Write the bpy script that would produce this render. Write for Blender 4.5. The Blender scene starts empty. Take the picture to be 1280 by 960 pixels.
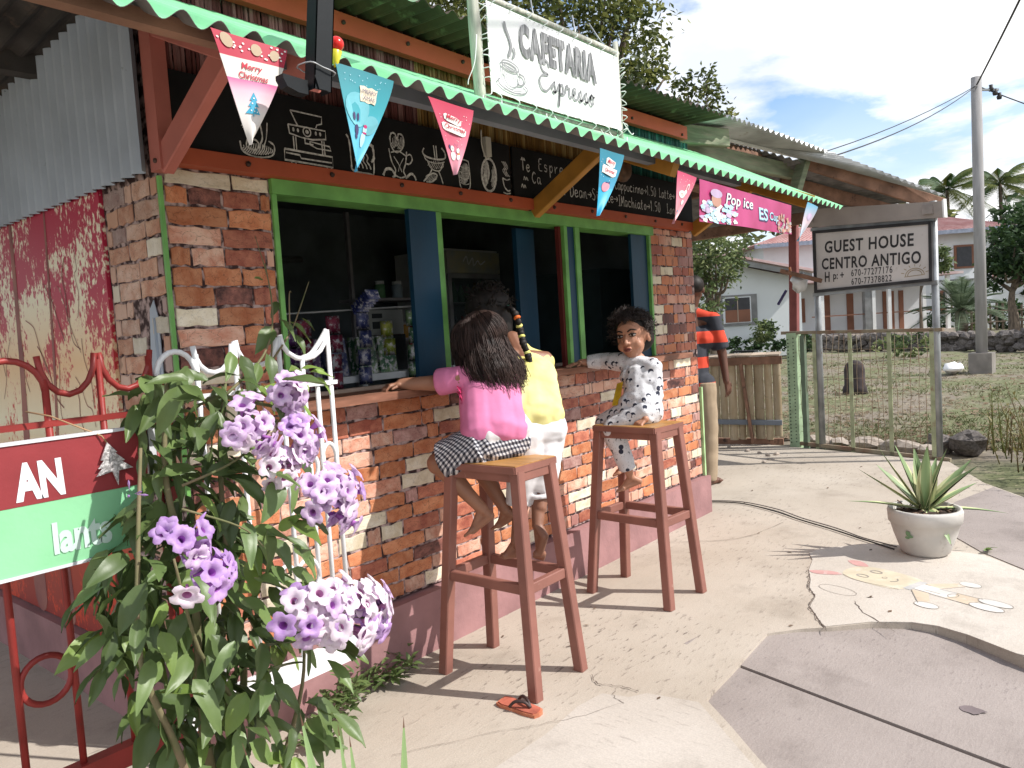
import bpy, bmesh, math, random
from mathutils import Vector, Matrix, noise as mnoise
random.seed(7)
S = bpy.context.scene
COL = S.collection
V = Vector
# ---------------------------------------------------------------- camera
cam_d = bpy.data.cameras.new('camera'); cam = bpy.data.objects.new('camera', cam_d); COL.objects.link(cam)
cam_d.sensor_width = 36.0; cam_d.lens = 36.0 * 965.0 / 1280.0
cam_d.clip_start = 0.05; cam_d.clip_end = 2000
CX = V((0.6363, -0.7689, -0.0623)); CY = V((0.0922, -0.0044, 0.9957)); CZ = V((-0.7659, -0.6393, 0.0681))
CZ.normalize(); CX = (CX - CZ * CX.dot(CZ)).normalized(); CY = CZ.cross(CX)
cm = Matrix((CX, CY, CZ)).transposed().to_4x4(); cm.translation = V((0, 0, 1.38))
cam.matrix_world = cm
S.camera = cam
# ---------------------------------------------------------------- light
SUN = V((0.45, -0.89, 0.97)).normalized()
sl = bpy.data.lights.new('sun', 'SUN'); sl.energy = 4.3; sl.angle = math.radians(0.53); sl.color = (1.0, 0.962, 0.905)
so = bpy.data.objects.new('sun', sl); COL.objects.link(so); so.rotation_euler = SUN.to_track_quat('Z', 'Y').to_euler(); so.location = (3, -4, 9)
W = bpy.data.worlds.new('World'); S.world = W; W.use_nodes = True
nt = W.node_tree; nt.nodes.clear()
def wn(t, **k):
    n = nt.nodes.new(t)
    for a, b in k.items(): setattr(n, a, b)
    return n
sky = wn('ShaderNodeTexSky', sky_type='NISHITA', sun_disc=False, sun_elevation=math.asin(SUN.z), sun_rotation=math.atan2(SUN.x, SUN.y), air_density=1.0, dust_density=0.6, ozone_density=2.0)
bg1 = wn('ShaderNodeBackground'); bg1.inputs[1].default_value = 0.15
bg2 = wn('ShaderNodeBackground'); bg2.inputs[1].default_value = 1.02
tc = wn('ShaderNodeTexCoord'); sx = wn('ShaderNodeSeparateXYZ')
L = nt.links.new
L(tc.outputs['Generated'], sx.inputs[0])
mz = wn('ShaderNodeMath', operation='MAXIMUM'); L(sx.outputs[2], mz.inputs[0]); mz.inputs[1].default_value = 0.0
az = wn('ShaderNodeMath', operation='ADD'); L(mz.outputs[0], az.inputs[0]); az.inputs[1].default_value = 0.22
dx = wn('ShaderNodeMath', operation='DIVIDE'); L(sx.outputs[0], dx.inputs[0]); L(az.outputs[0], dx.inputs[1])
dy = wn('ShaderNodeMath', operation='DIVIDE'); L(sx.outputs[1], dy.inputs[0]); L(az.outputs[0], dy.inputs[1])
cb = wn('ShaderNodeCombineXYZ'); L(dx.outputs[0], cb.inputs[0]); L(dy.outputs[0], cb.inputs[1]); cb.inputs[2].default_value = 22.4
n1 = wn('ShaderNodeTexNoise'); n1.inputs['Scale'].default_value = 1.25; n1.inputs['Detail'].default_value = 9; n1.inputs['Roughness'].default_value = 0.56; n1.inputs['Distortion'].default_value = 0.25
L(cb.outputs[0], n1.inputs['Vector'])
r1 = wn('ShaderNodeValToRGB'); r1.color_ramp.elements[0].position = 0.405; r1.color_ramp.elements[1].position = 0.485
L(n1.outputs['Fac'], r1.inputs[0])
n2 = wn('ShaderNodeTexNoise'); n2.inputs['Scale'].default_value = 2.3; n2.inputs['Detail'].default_value = 6; L(cb.outputs[0], n2.inputs['Vector'])
r2 = wn('ShaderNodeValToRGB'); r2.color_ramp.elements[0].position = 0.36; r2.color_ramp.elements[1].position = 0.58
r2.color_ramp.elements[0].color = (0.70, 0.75, 0.84, 1); r2.color_ramp.elements[1].color = (1.0, 1.0, 1.0, 1)
L(n2.outputs['Fac'], r2.inputs[0]); L(r2.outputs[0], bg2.inputs[0])
hs = wn('ShaderNodeHueSaturation'); hs.inputs["Saturation"].default_value = 1.2; hs.inputs['Value'].default_value = 1.0
L(sky.outputs[0], hs.inputs['Color']); L(hs.outputs[0], bg1.inputs[0])
hzm = wn('ShaderNodeMapRange'); hzm.inputs['From Min'].default_value = 0.02; hzm.inputs['From Max'].default_value = 0.30; hzm.inputs['To Min'].default_value = 0.85; hzm.inputs['To Max'].default_value = 0.0; L(sx.outputs[2], hzm.inputs['Value'])
mxh = wn('ShaderNodeMath', operation='MAXIMUM'); L(r1.outputs[0], mxh.inputs[0]); L(hzm.outputs[0], mxh.inputs[1])
mxw = wn('ShaderNodeMixShader'); L(mxh.outputs[0], mxw.inputs[0]); L(bg1.outputs[0], mxw.inputs[1]); L(bg2.outputs[0], mxw.inputs[2])
wo = wn('ShaderNodeOutputWorld'); L(mxw.outputs[0], wo.inputs[0])
S.view_settings.view_transform = 'Standard'; S.view_settings.look = 'None'; S.view_settings.exposure = 0.42; S.view_settings.gamma = 1.0
S.view_settings.use_curve_mapping = False
try:
    S.cycles.max_bounces = 6; S.cycles.diffuse_bounces = 4; S.cycles.glossy_bounces = 2; S.cycles.transparent_max_bounces = 8; S.cycles.transmission_bounces = 4
    S.cycles.use_denoising = True
except Exception: pass

# ---------------------------------------------------------------- materials
MATS = {}
def mat(name, col, rough=0.65, var=0.2, scale=6.0, bump=0.15, bscale=70.0, metal=0.0, spec=0.35, col2=None, lo=0.35, hi=0.65, detail=5, stretch=None, obj_random=0.0, emit=0.0, transl=0.0, stains=None):
    """mottled principled material: base colour wanders between two tones, fine bump, optional dirt stains"""
    if name in MATS: return MATS[name]
    m = bpy.data.materials.new(name); m.use_nodes = True; t = m.node_tree; N = t.nodes; K = t.links.new
    b = N['Principled BSDF']; b.inputs['Roughness'].default_value = rough; b.inputs['Metallic'].default_value = metal
    b.inputs['Specular IOR Level'].default_value = spec
    c = N.new('ShaderNodeTexCoord'); vec = c.outputs['Object']
    if stretch:
        mp = N.new('ShaderNodeMapping'); mp.inputs['Scale'].default_value = stretch; K(vec, mp.inputs[0]); vec = mp.outputs[0]
    n = N.new('ShaderNodeTexNoise'); n.inputs['Scale'].default_value = scale; n.inputs['Detail'].default_value = detail; K(vec, n.inputs['Vector'])
    rp = N.new('ShaderNodeValToRGB'); e = rp.color_ramp.elements
    e[0].position = lo; e[1].position = hi
    ca = [max(0, x * (1 - var)) for x in col]; cbb = col2 if col2 else [min(1, x * (1 + var)) for x in col]
    if col2: ca = col
    e[0].color = (*ca[:3], 1); e[1].color = (*cbb[:3], 1); K(n.outputs['Fac'], rp.inputs[0])
    out = rp.outputs[0]
    if stains:
        sc, s_lo, s_hi, scol = stains
        n3 = N.new('ShaderNodeTexNoise'); n3.inputs['Scale'].default_value = sc; n3.inputs['Detail'].default_value = 8; n3.inputs['Roughness'].default_value = 0.7; K(vec, n3.inputs['Vector'])
        r3 = N.new('ShaderNodeValToRGB'); r3.color_ramp.elements[0].position = s_lo; r3.color_ramp.elements[1].position = s_hi; K(n3.outputs['Fac'], r3.inputs[0])
        mx = N.new('ShaderNodeMix'); mx.data_type = 'RGBA'; K(r3.outputs[0], mx.inputs['Factor']); K(out, mx.inputs['A']); mx.inputs['B'].default_value = (*scol, 1); out = mx.outputs['Result']
    if obj_random:
        oi = N.new('ShaderNodeObjectInfo'); mr = N.new('ShaderNodeMapRange'); mr.inputs['To Min'].default_value = 1 - obj_random; mr.inputs['To Max'].default_value = 1 + obj_random
        K(oi.outputs['Random'], mr.inputs['Value']); h = N.new('ShaderNodeHueSaturation'); K(mr.outputs[0], h.inputs['Value']); K(out, h.inputs['Color']); out = h.outputs[0]
    K(out, b.inputs['Base Color'])
    if emit: K(out, b.inputs['Emission Color']); b.inputs['Emission Strength'].default_value = emit
    if bump:
        n4 = N.new('ShaderNodeTexNoise'); n4.inputs['Scale'].default_value = bscale; n4.inputs['Detail'].default_value = 4; K(vec, n4.inputs['Vector'])
        bp = N.new('ShaderNodeBump'); bp.inputs['Strength'].default_value = bump; bp.inputs['Distance'].default_value = 0.004; K(n4.outputs['Fac'], bp.inputs['Height']); K(bp.outputs[0], b.inputs['Normal'])
    if transl:
        tr = N.new('ShaderNodeBsdfTranslucent'); K(out, tr.inputs['Color']); ms = N.new('ShaderNodeMixShader'); ms.inputs[0].default_value = transl
        K(b.outputs[0], ms.inputs[1]); K(tr.outputs[0], ms.inputs[2]); K(ms.outputs[0], N['Material Output'].inputs['Surface'])
    MATS[name] = m
    return m
def glass(name, col=(0.8, 0.9, 0.9), alpha=0.15, rough=0.05):
    if name in MATS: return MATS[name]
    m = bpy.data.materials.new(name); m.use_nodes = True; b = m.node_tree.nodes['Principled BSDF']
    b.inputs['Base Color'].default_value = (*col, 1); b.inputs['Roughness'].default_value = rough; b.inputs['Alpha'].default_value = alpha
    MATS[name] = m; return m

# ---------------------------------------------------------------- geometry helpers
ORG = {}
class MB:
    """collects vertices and faces, then links them as ONE mesh object"""
    def __init__(s): s.v = []; s.f = []; s.m = []; s.sm = []
    def add(s, vs, fs, mi=0, smooth=False):
        o = len(s.v); s.v += [V(p) for p in vs]
        for f in fs: s.f.append([i + o for i in f]); s.m.append(mi); s.sm.append(smooth)
        return s
    def box(s, a, b, mi=0):
        x0, y0, z0 = a; x1, y1, z1 = b
        return s.add([(x0,y0,z0),(x1,y0,z0),(x1,y1,z0),(x0,y1,z0),(x0,y0,z1),(x1,y0,z1),(x1,y1,z1),(x0,y1,z1)],
            [(0,3,2,1),(4,5,6,7),(0,1,5,4),(1,2,6,5),(2,3,7,6),(3,0,4,7)], mi)
    def beam(s, p, q, w, h, up=(0,0,1), mi=0, w2=None, h2=None, bev=0.0):
        """rectangular bar from p to q, w across, h along up"""
        p, q, up = V(p), V(q), V(up); d = (q - p).normalized(); sd = d.cross(up)
        if sd.length < 1e-4: sd = d.cross(V((1,0,0)))
        sd.normalize(); u = sd.cross(d).normalized(); w2 = w2 or w; h2 = h2 or h
        vs = []
        def ring(c, w, h):
            if bev <= 0: return [c - sd*w/2 - u*h/2, c + sd*w/2 - u*h/2, c + sd*w/2 + u*h/2, c - sd*w/2 + u*h/2]
            b = bev; r = []
            for sx_, uy_ in ((-1,-1),(1,-1),(1,1),(-1,1)):
                k = [(sx_*w/2, uy_*(h/2-b)), (sx_*(w/2-b), uy_*h/2)]
                if sx_*uy_ < 0: k.reverse()
                r += [c + sd*a + u*e for a, e in k]
            return r
        A, B = ring(p, w, h), ring(q, w2, h2); n = len(A)
        fs = [[i, (i+1) % n, n + (i+1) % n, n + i] for i in range(n)] + [list(range(n))[::-1], list(range(n, 2*n))]
        return s.add(A + B, fs, mi)
    def tube(s, pts, r, n=8, mi=0, cap=True, smooth=True, closed=False):
        pts = [V(p) for p in pts]; k = len(pts); rr = r if isinstance(r, (list, tuple)) else [r] * k
        vs = []; prev = None
        for i, p in enumerate(pts):
            if closed: d = pts[(i+1) % k] - pts[i-1]
            else: d = (pts[min(i+1, k-1)] - pts[max(i-1, 0)])
            d.normalize()
            if prev is None:
                a = d.cross(V((0,0,1)));
                if a.length < 1e-3: a = d.cross(V((1,0,0)))
            else: a = prev - d * prev.dot(d)
            a.normalize(); prev = a; b = d.cross(a)
            vs += [p + (a*math.cos(2*math.pi*j/n) + b*math.sin(2*math.pi*j/n)) * rr[i] for j in range(n)]
        fs = []
        for i in range(k if closed else k-1):
            i2 = (i+1) % k
            for j in range(n): fs.append([i*n+j, i*n+(j+1) % n, i2*n+(j+1) % n, i2*n+j])
        if cap and not closed: fs += [list(range(n))[::-1], [(k-1)*n+j for j in range(n)]]
        return s.add(vs, fs, mi, smooth)
    def lathe(s, prof, c, n=24, mi=0, smooth=True, sx=1, sy=1):
        c = V(c); vs = []; m = len(prof)
        for j in range(n):
            a = 2*math.pi*j/n
            vs += [c + V((r*math.cos(a)*sx, r*math.sin(a)*sy, z)) for r, z in prof]
        fs = [[j*m+i, ((j+1) % n)*m+i, ((j+1) % n)*m+i+1, j*m+i+1] for j in range(n) for i in range(m-1)]
        return s.add(vs, fs, mi, smooth)
    def prism(s, poly, n, mi=0):
        """flat polygon (3-D points, one plane) thickened by vector n"""
        n = V(n); P = [V(p) for p in poly]; k = len(P)
        return s.add(P + [p + n for p in P], [list(range(k))[::-1], list(range(k, 2*k))] + [[i, (i+1) % k, k+(i+1) % k, k+i] for i in range(k)], mi)
    def ball(s, c, r, nu=12, nv=8, mi=0, rot=None):
        c = V(c); r = V(r) if not isinstance(r, (int, float)) else V((r, r, r)); vs = []
        for i in range(1, nv):
            th = math.pi*i/nv
            for j in range(nu):
                p = V((math.sin(th)*math.cos(2*math.pi*j/nu)*r.x, math.sin(th)*math.sin(2*math.pi*j/nu)*r.y, math.cos(th)*r.z))
                vs.append(c + (rot @ p if rot else p))
        t = V((0,0,r.z)); vs += [c + (rot @ t if rot else t), c - (rot @ t if rot else t)]
        fs = [[i*nu+j, (i+1)*nu+j, (i+1)*nu+(j+1) % nu, i*nu+(j+1) % nu] for i in range(nv-2) for j in range(nu)]
        a = len(vs)-2
        fs += [[a, j, (j+1) % nu] for j in range(nu)] + [[a+1, (nv-2)*nu+(j+1) % nu, (nv-2)*nu+j] for j in range(nu)]
        return s.add(vs, fs, mi, True)
    def mesh(s, name, mats, org=V((0,0,0))):
        me = bpy.data.meshes.new(name)
        me.from_pydata([p - org for p in s.v], [], s.f)
        if not isinstance(mats, (list, tuple)): mats = [mats]
        for m in mats: me.materials.append(m)
        me.polygons.foreach_set('material_index', s.m); me.polygons.foreach_set('use_smooth', s.sm)
        me.update(); return me
    def obj(s, name, mats, parent=None, org=None):
        o_ = ORG[parent.name] if parent else V(org or (0,0,0))
        o = bpy.data.objects.new(name, s.mesh(name, mats, o_)); COL.objects.link(o)
        if parent: o.parent = parent
        else: o.location = o_
        ORG[o.name] = V(o_); return o
def tag(o, label=None, cat=None, group=None, kind=None):
    if label: o['label'] = label
    if cat: o['category'] = cat
    if group: o['group'] = group
    if kind: o['kind'] = kind
    return o
def thing(name, loc, label, cat, group=None):
    o = bpy.data.objects.new(name, None); COL.objects.link(o); o.location = loc; o.empty_display_size = 0.1
    ORG[o.name] = V(loc); return tag(o, label, cat, group)
def place(name, me, parent, loc, rot=None, scale=None):
    """another object that shares the mesh `me`, put at world point loc under parent"""
    o = bpy.data.objects.new(name, me); COL.objects.link(o); o.parent = parent
    m = (rot.to_4x4() if rot else Matrix.Identity(4))
    if scale: m = m @ Matrix.Diagonal((*scale, 1))
    o.matrix_local = Matrix.Translation(V(loc) - (ORG[parent.name] if parent else V((0,0,0)))) @ m
    return o
def copy_tree(o, parent=None):
    c = o.copy(); COL.objects.link(c); c.parent = parent
    if parent: c.matrix_parent_inverse = o.matrix_parent_inverse.copy()
    for ch in o.children: copy_tree(ch, c)
    return c
def cr(pts, sub=6, closed=False):
    """Catmull-Rom through pts (any dimension)"""
    P = [V(p) for p in pts]; n = len(P); out = []
    if n < 3: return P
    rng = range(n if closed else n-1)
    for i in rng:
        g = (lambda k: P[k % n]) if closed else (lambda k: P[max(0, min(n-1, k))])
        a, b, c, d = g(i-1), g(i), g(i+1), g(i+2)
        for j in range(sub):
            t = j/sub
            out.append(0.5*((2*b) + (c-a)*t + (2*a-5*b+4*c-d)*t*t + (3*b-a-3*c+d)*t**3))
    if not closed: out.append(P[-1])
    return out
class Plane2:
    """a drawing plane standing in the scene: origin, u to the right, v up, n out of it"""
    def __init__(s, o, u, v):
        s.o = V(o); s.u = V(u).normalized(); s.v = V(v).normalized(); s.n = s.u.cross(s.v)
    def at(s, x, y, h=0.0): return s.o + s.u*x + s.v*y + s.n*h
    def stroke(s, mb, pts, w, h=0.001, mi=0, smooth=True, sub=5, closed=False, jit=0.0):
        P = cr([V((*p, 0)) for p in pts], sub, closed) if smooth else [V((*p, 0)) for p in pts]
        if closed: P.append(P[0])
        vs = []; k = len(P)
        for i, p in enumerate(P):
            d = P[min(i+1, k-1)] - P[max(i-1, 0)]
            if d.length < 1e-7: d = V((1,0,0))
            d.normalize(); q = V((-d.y, d.x, 0)) * (w/2*(1+random.uniform(-jit, jit)))
            vs += [s.at((p+q).x, (p+q).y, h), s.at((p-q).x, (p-q).y, h)]
        mb.add(vs, [[2*i, 2*i+1, 2*i+3, 2*i+2] for i in range(k-1)], mi)
    def poly(s, mb, pts, h=0.001, mi=0, smooth=False, th=0.0):
        P = cr([V((*p, 0)) for p in pts], 5, True) if smooth else [V((*p, 0)) for p in pts]
        if th: mb.prism([s.at(p.x, p.y, h) for p in P], s.n*th, mi)
        else: mb.add([s.at(p.x, p.y, h) for p in P], [list(range(len(P)))], mi)
    def oval(s, mb, x, y, rx, ry, h=0.001, mi=0, n=16, a=0.0):
        s.poly(mb, [(x + rx*math.cos(t)*math.cos(a) - ry*math.sin(t)*math.sin(a), y + rx*math.cos(t)*math.sin(a) + ry*math.sin(t)*math.cos(a)) for t in [2*math.pi*i/n for i in range(n)]], h, mi)
    def ring(s, mb, x, y, rx, ry, w, h=0.001, mi=0, n=14, a=0.0):
        s.stroke(mb, [(x + rx*math.cos(t)*math.cos(a) - ry*math.sin(t)*math.sin(a), y + rx*math.cos(t)*math.sin(a) + ry*math.sin(t)*math.cos(a)) for t in [2*math.pi*i/n for i in range(n)]], w, h, mi, True, 2, True)
    def text(s, mb, string, x, y, size, h=0.001, mi=0, sx=1.0, shear=0.0, bold=0.0, align='LEFT', spacing=1.0, rot=0.0, jitter=0.0):
        c = bpy.data.curves.new('lettering', 'FONT'); c.body = string; c.size = size; c.shear = shear; c.offset = bold; c.align_x = align; c.space_character = spacing; c.resolution_u = 3
        o = bpy.data.objects.new('lettering', c); COL.objects.link(o)
        dg = bpy.context.evaluated_depsgraph_get(); me = bpy.data.meshes.new_from_object(o.evaluated_get(dg))
        ca, sa = math.cos(rot), math.sin(rot)
        vs = [s.at(x + v.co.x*sx*ca - v.co.y*sa, y + v.co.x*sx*sa + v.co.y*ca, h) for v in me.vertices]
        mb.add(vs, [list(p.vertices) for p in me.polygons], mi)
        bpy.data.objects.remove(o); bpy.data.meshes.remove(me); bpy.data.curves.remove(c)
def evalmesh(o):
    dg = bpy.context.evaluated_depsgraph_get(); return bpy.data.meshes.new_from_object(o.evaluated_get(dg))
def rnd(a, b): return random.uniform(a, b)
# ================================================================ MATERIALS USED BY THE PLACE
def brickmat(name, c1, c2, dark=0.62):
    m = bpy.data.materials.new(name); m.use_nodes = True; t = m.node_tree; N = t.nodes; K = t.links.new
    b = N['Principled BSDF']; b.inputs['Roughness'].default_value = 0.55; b.inputs['Specular IOR Level'].default_value = 0.3
    c = N.new('ShaderNodeTexCoord'); mp = N.new('ShaderNodeMapping'); mp.inputs['Scale'].default_value = (2.6, 1, 1.1); K(c.outputs['Object'], mp.inputs[0])
    oi = N.new('ShaderNodeObjectInfo'); sc = N.new('ShaderNodeVectorMath'); sc.operation = 'ADD'; ml = N.new('ShaderNodeMath'); ml.operation = 'MULTIPLY'; ml.inputs[1].default_value = 60
    K(oi.outputs['Random'], ml.inputs[0]); K(mp.outputs[0], sc.inputs[0]); K(ml.outputs[0], sc.inputs[1]); v = sc.outputs[0]
    n = N.new('ShaderNodeTexNoise'); n.inputs['Scale'].default_value = 0.9; n.inputs['Detail'].default_value = 7; n.inputs['Roughness'].default_value = 0.62; K(v, n.inputs['Vector'])
    r = N.new('ShaderNodeValToRGB'); e = r.color_ramp.elements; e[0].position = 0.38; e[1].position = 0.64; e[0].color = (*c1, 1); e[1].color = (*c2, 1); K(n.outputs['Fac'], r.inputs[0])
    vo = N.new('ShaderNodeTexVoronoi'); vo.feature = 'DISTANCE_TO_EDGE'; vo.inputs['Scale'].default_value = 1.15
    nd = N.new('ShaderNodeTexNoise'); nd.inputs['Scale'].default_value = 3.5; nd.inputs['Detail'].default_value = 4; K(v, nd.inputs['Vector'])
    ad = N.new('ShaderNodeVectorMath'); ad.operation = 'MULTIPLY_ADD'; K(nd.outputs['Color'], ad.inputs[0]); ad.inputs[1].default_value = (0.5, 0.5, 0.5); K(v, ad.inputs[2]); K(ad.outputs[0], vo.inputs['Vector'])
    rv = N.new('ShaderNodeValToRGB'); rv.color_ramp.elements[0].position = 0.0; rv.color_ramp.elements[1].position = 0.018
    rv.color_ramp.elements[0].color = (1, 1, 1, 1); rv.color_ramp.elements[1].color = (0, 0, 0, 1); K(vo.outputs['Distance'], rv.inputs[0])
    ns = N.new('ShaderNodeTexNoise'); ns.inputs['Scale'].default_value = 7; ns.inputs['Detail'].default_value = 6; ns.inputs['Roughness'].default_value = 0.75; K(v, ns.inputs['Vector'])
    rs = N.new('ShaderNodeValToRGB'); rs.color_ramp.elements[0].position = 0.57; rs.color_ramp.elements[1].position = 0.68; K(ns.outputs['Fac'], rs.inputs[0])
    mxx = N.new('ShaderNodeMath'); mxx.operation = 'MAXIMUM'; K(rv.outputs[0], mxx.inputs[0]); K(rs.outputs[0], mxx.inputs[1])
    mu = N.new('ShaderNodeMath'); mu.operation = 'MULTIPLY'; mu.inputs[1].default_value = dark; K(mxx.outputs[0], mu.inputs[0])
    mix = N.new('ShaderNodeMix'); mix.data_type = 'RGBA'; K(mu.outputs[0], mix.inputs['Factor']); K(r.outputs[0], mix.inputs['A']); mix.inputs['B'].default_value = (0.05, 0.022, 0.02, 1)
    mr = N.new('ShaderNodeMapRange'); mr.inputs['To Min'].default_value = 0.8; mr.inputs['To Max'].default_value = 1.2; K(oi.outputs['Random'], mr.inputs['Value'])
    h = N.new('ShaderNodeHueSaturation'); K(mr.outputs[0], h.inputs['Value']); K(mix.outputs['Result'], h.inputs['Color'])
    K(h.outputs[0], b.inputs['Base Color'])
    bp = N.new('ShaderNodeBump'); bp.inputs['Strength'].default_value = 0.25; bp.inputs['Distance'].default_value = 0.003; K(ns.outputs['Fac'], bp.inputs['Height']); K(bp.outputs[0], b.inputs['Normal'])
    return m
BRICKS = [brickmat('brick_orange', (0.47, 0.150, 0.062), (0.63, 0.28, 0.145)), brickmat('brick_red', (0.31, 0.085, 0.055), (0.54, 0.205, 0.125)),
          brickmat('brick_salmon', (0.55, 0.235, 0.155), (0.71, 0.47, 0.36)), brickmat('brick_cream', (0.64, 0.54, 0.38), (0.80, 0.73, 0.60), 0.35),
          brickmat('brick_burnt', (0.06, 0.025, 0.024), (0.33, 0.13, 0.10), 0.75), brickmat('brick_mauve', (0.33, 0.15, 0.13), (0.55, 0.34, 0.30))]
PALE = [brickmat('brick_pale_rose', (0.52, 0.29, 0.20), (0.66, 0.47, 0.38)), brickmat('brick_pale_cream', (0.62, 0.55, 0.43), (0.74, 0.68, 0.58), 0.25),
        brickmat('brick_pale_clay', (0.46, 0.21, 0.13), (0.60, 0.38, 0.27)), brickmat('brick_pale_mauve', (0.36, 0.23, 0.21), (0.52, 0.40, 0.36))]
mortar = mat('mortar', (0.045, 0.022, 0.022), col2=(0.46, 0.34, 0.32), scale=30, lo=0.44, hi=0.60, detail=8, rough=0.8, bump=0.4, bscale=60)
M_plinth = mat('plinth_paint', (0.31, 0.165, 0.165), var=0.16, scale=5, rough=0.8, bump=0.5, bscale=40, stains=(9, 0.60, 0.75, (0.19, 0.12, 0.11)))
M_green = mat('green_paint', (0.16, 0.40, 0.10), var=0.2, scale=9, rough=0.5, bump=0.15, stains=(20, 0.66, 0.74, (0.10, 0.13, 0.06)))
M_blue = mat('blue_paint', (0.006, 0.042, 0.085), var=0.25, scale=5, rough=0.5, stretch=(1, 1, .3))
M_red = mat('orange_red_paint', (0.42, 0.085, 0.035), var=0.14, scale=4, rough=0.55, bump=0.12, stains=(14, 0.66, 0.76, (0.20, 0.05, 0.03)))
M_salmon = mat('faded_red_paint', (0.46, 0.15, 0.12), var=0.12, scale=4, rough=0.6, stains=(12, 0.66, 0.78, (0.25, 0.08, 0.06)))
M_fascia = mat('orange_fascia_paint', (0.62, 0.115, 0.060), var=0.12, scale=3, rough=0.6, stains=(9, 0.66, 0.78, (0.3, 0.09, 0.05)))
M_ochre = mat('ochre_paint', (0.42, 0.20, 0.035), var=0.2, scale=7, rough=0.5, stains=(10, 0.62, 0.75, (0.22, 0.10, 0.02)))
M_sill = mat('sill_wood', (0.23, 0.10, 0.062), var=0.3, scale=5, rough=0.5, stretch=(1, 8, 8), bump=0.25, stains=(5, 0.55, 0.75, (0.36, 0.22, 0.16)))
M_mint = mat('mint_roof_paint', (0.22, 0.58, 0.30), var=0.12, scale=5, rough=0.55, bump=0.05, stains=(9, 0.54, 0.74, (0.20, 0.36, 0.22)))
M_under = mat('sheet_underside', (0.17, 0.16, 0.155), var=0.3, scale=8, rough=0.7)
M_greenroof = mat('green_roof_sheet', (0.060, 0.042, 0.024), var=0.5, scale=5, rough=0.7, stains=(8, 0.58, 0.7, (0.16, 0.16, 0.09)))
M_zinc = mat('zinc_sheet', (0.42, 0.43, 0.44), var=0.25, scale=3, rough=0.45, metal=0.55, bump=0.1, stains=(7, 0.58, 0.8, (0.25, 0.21, 0.18)))
M_bluezinc = mat('blue_grey_sheet', (0.42, 0.475, 0.55), var=0.10, scale=3.5, rough=0.6, bump=0.1, stains=(16, 0.66, 0.72, (0.16, 0.19, 0.21)))
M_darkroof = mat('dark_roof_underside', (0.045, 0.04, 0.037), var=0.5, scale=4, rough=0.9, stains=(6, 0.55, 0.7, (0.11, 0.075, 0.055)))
M_greybeam = mat('grey_beam_paint', (0.17, 0.19, 0.22), var=0.12, scale=6, rough=0.7)
M_oldwood = mat('weathered_green_timber', (0.20, 0.23, 0.15), var=0.3, scale=6, rough=0.85, bump=0.4, bscale=40, stretch=(.4, 1, 4), stains=(10, 0.5, 0.75, (0.30, 0.26, 0.20)))
M_brownwood = mat('brown_timber', (0.22, 0.12, 0.08), var=0.3, scale=7, rough=0.85, bump=0.4, bscale=40, stains=(12, 0.58, 0.68, (0.06, 0.035, 0.03)))
M_black = mat('dark_interior', (0.02, 0.024, 0.026), var=0.3, scale=3, rough=0.9, bump=0)
M_room = mat('interior_teal', (0.14, 0.165, 0.175), var=0.3, scale=3, rough=0.9, bump=0)
M_board = mat('blackboard', (0.012, 0.012, 0.013), var=0.35, scale=4, rough=0.75, spec=0.2, stains=(5, 0.6, 0.85, (0.035, 0.035, 0.038)))
M_chalk = mat('chalk', (0.42, 0.40, 0.39), col2=(0.72, 0.71, 0.68), scale=90, lo=0.35, hi=0.6, rough=0.95, bump=0)
M_white = mat('white_paint', (0.78, 0.78, 0.78), var=0.06, scale=8, rough=0.5, stains=(30, 0.68, 0.76, (0.42, 0.33, 0.28)))
M_bolt = mat('rusty_bolt', (0.09, 0.055, 0.045), var=0.3, scale=30, metal=0.4)
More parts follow.
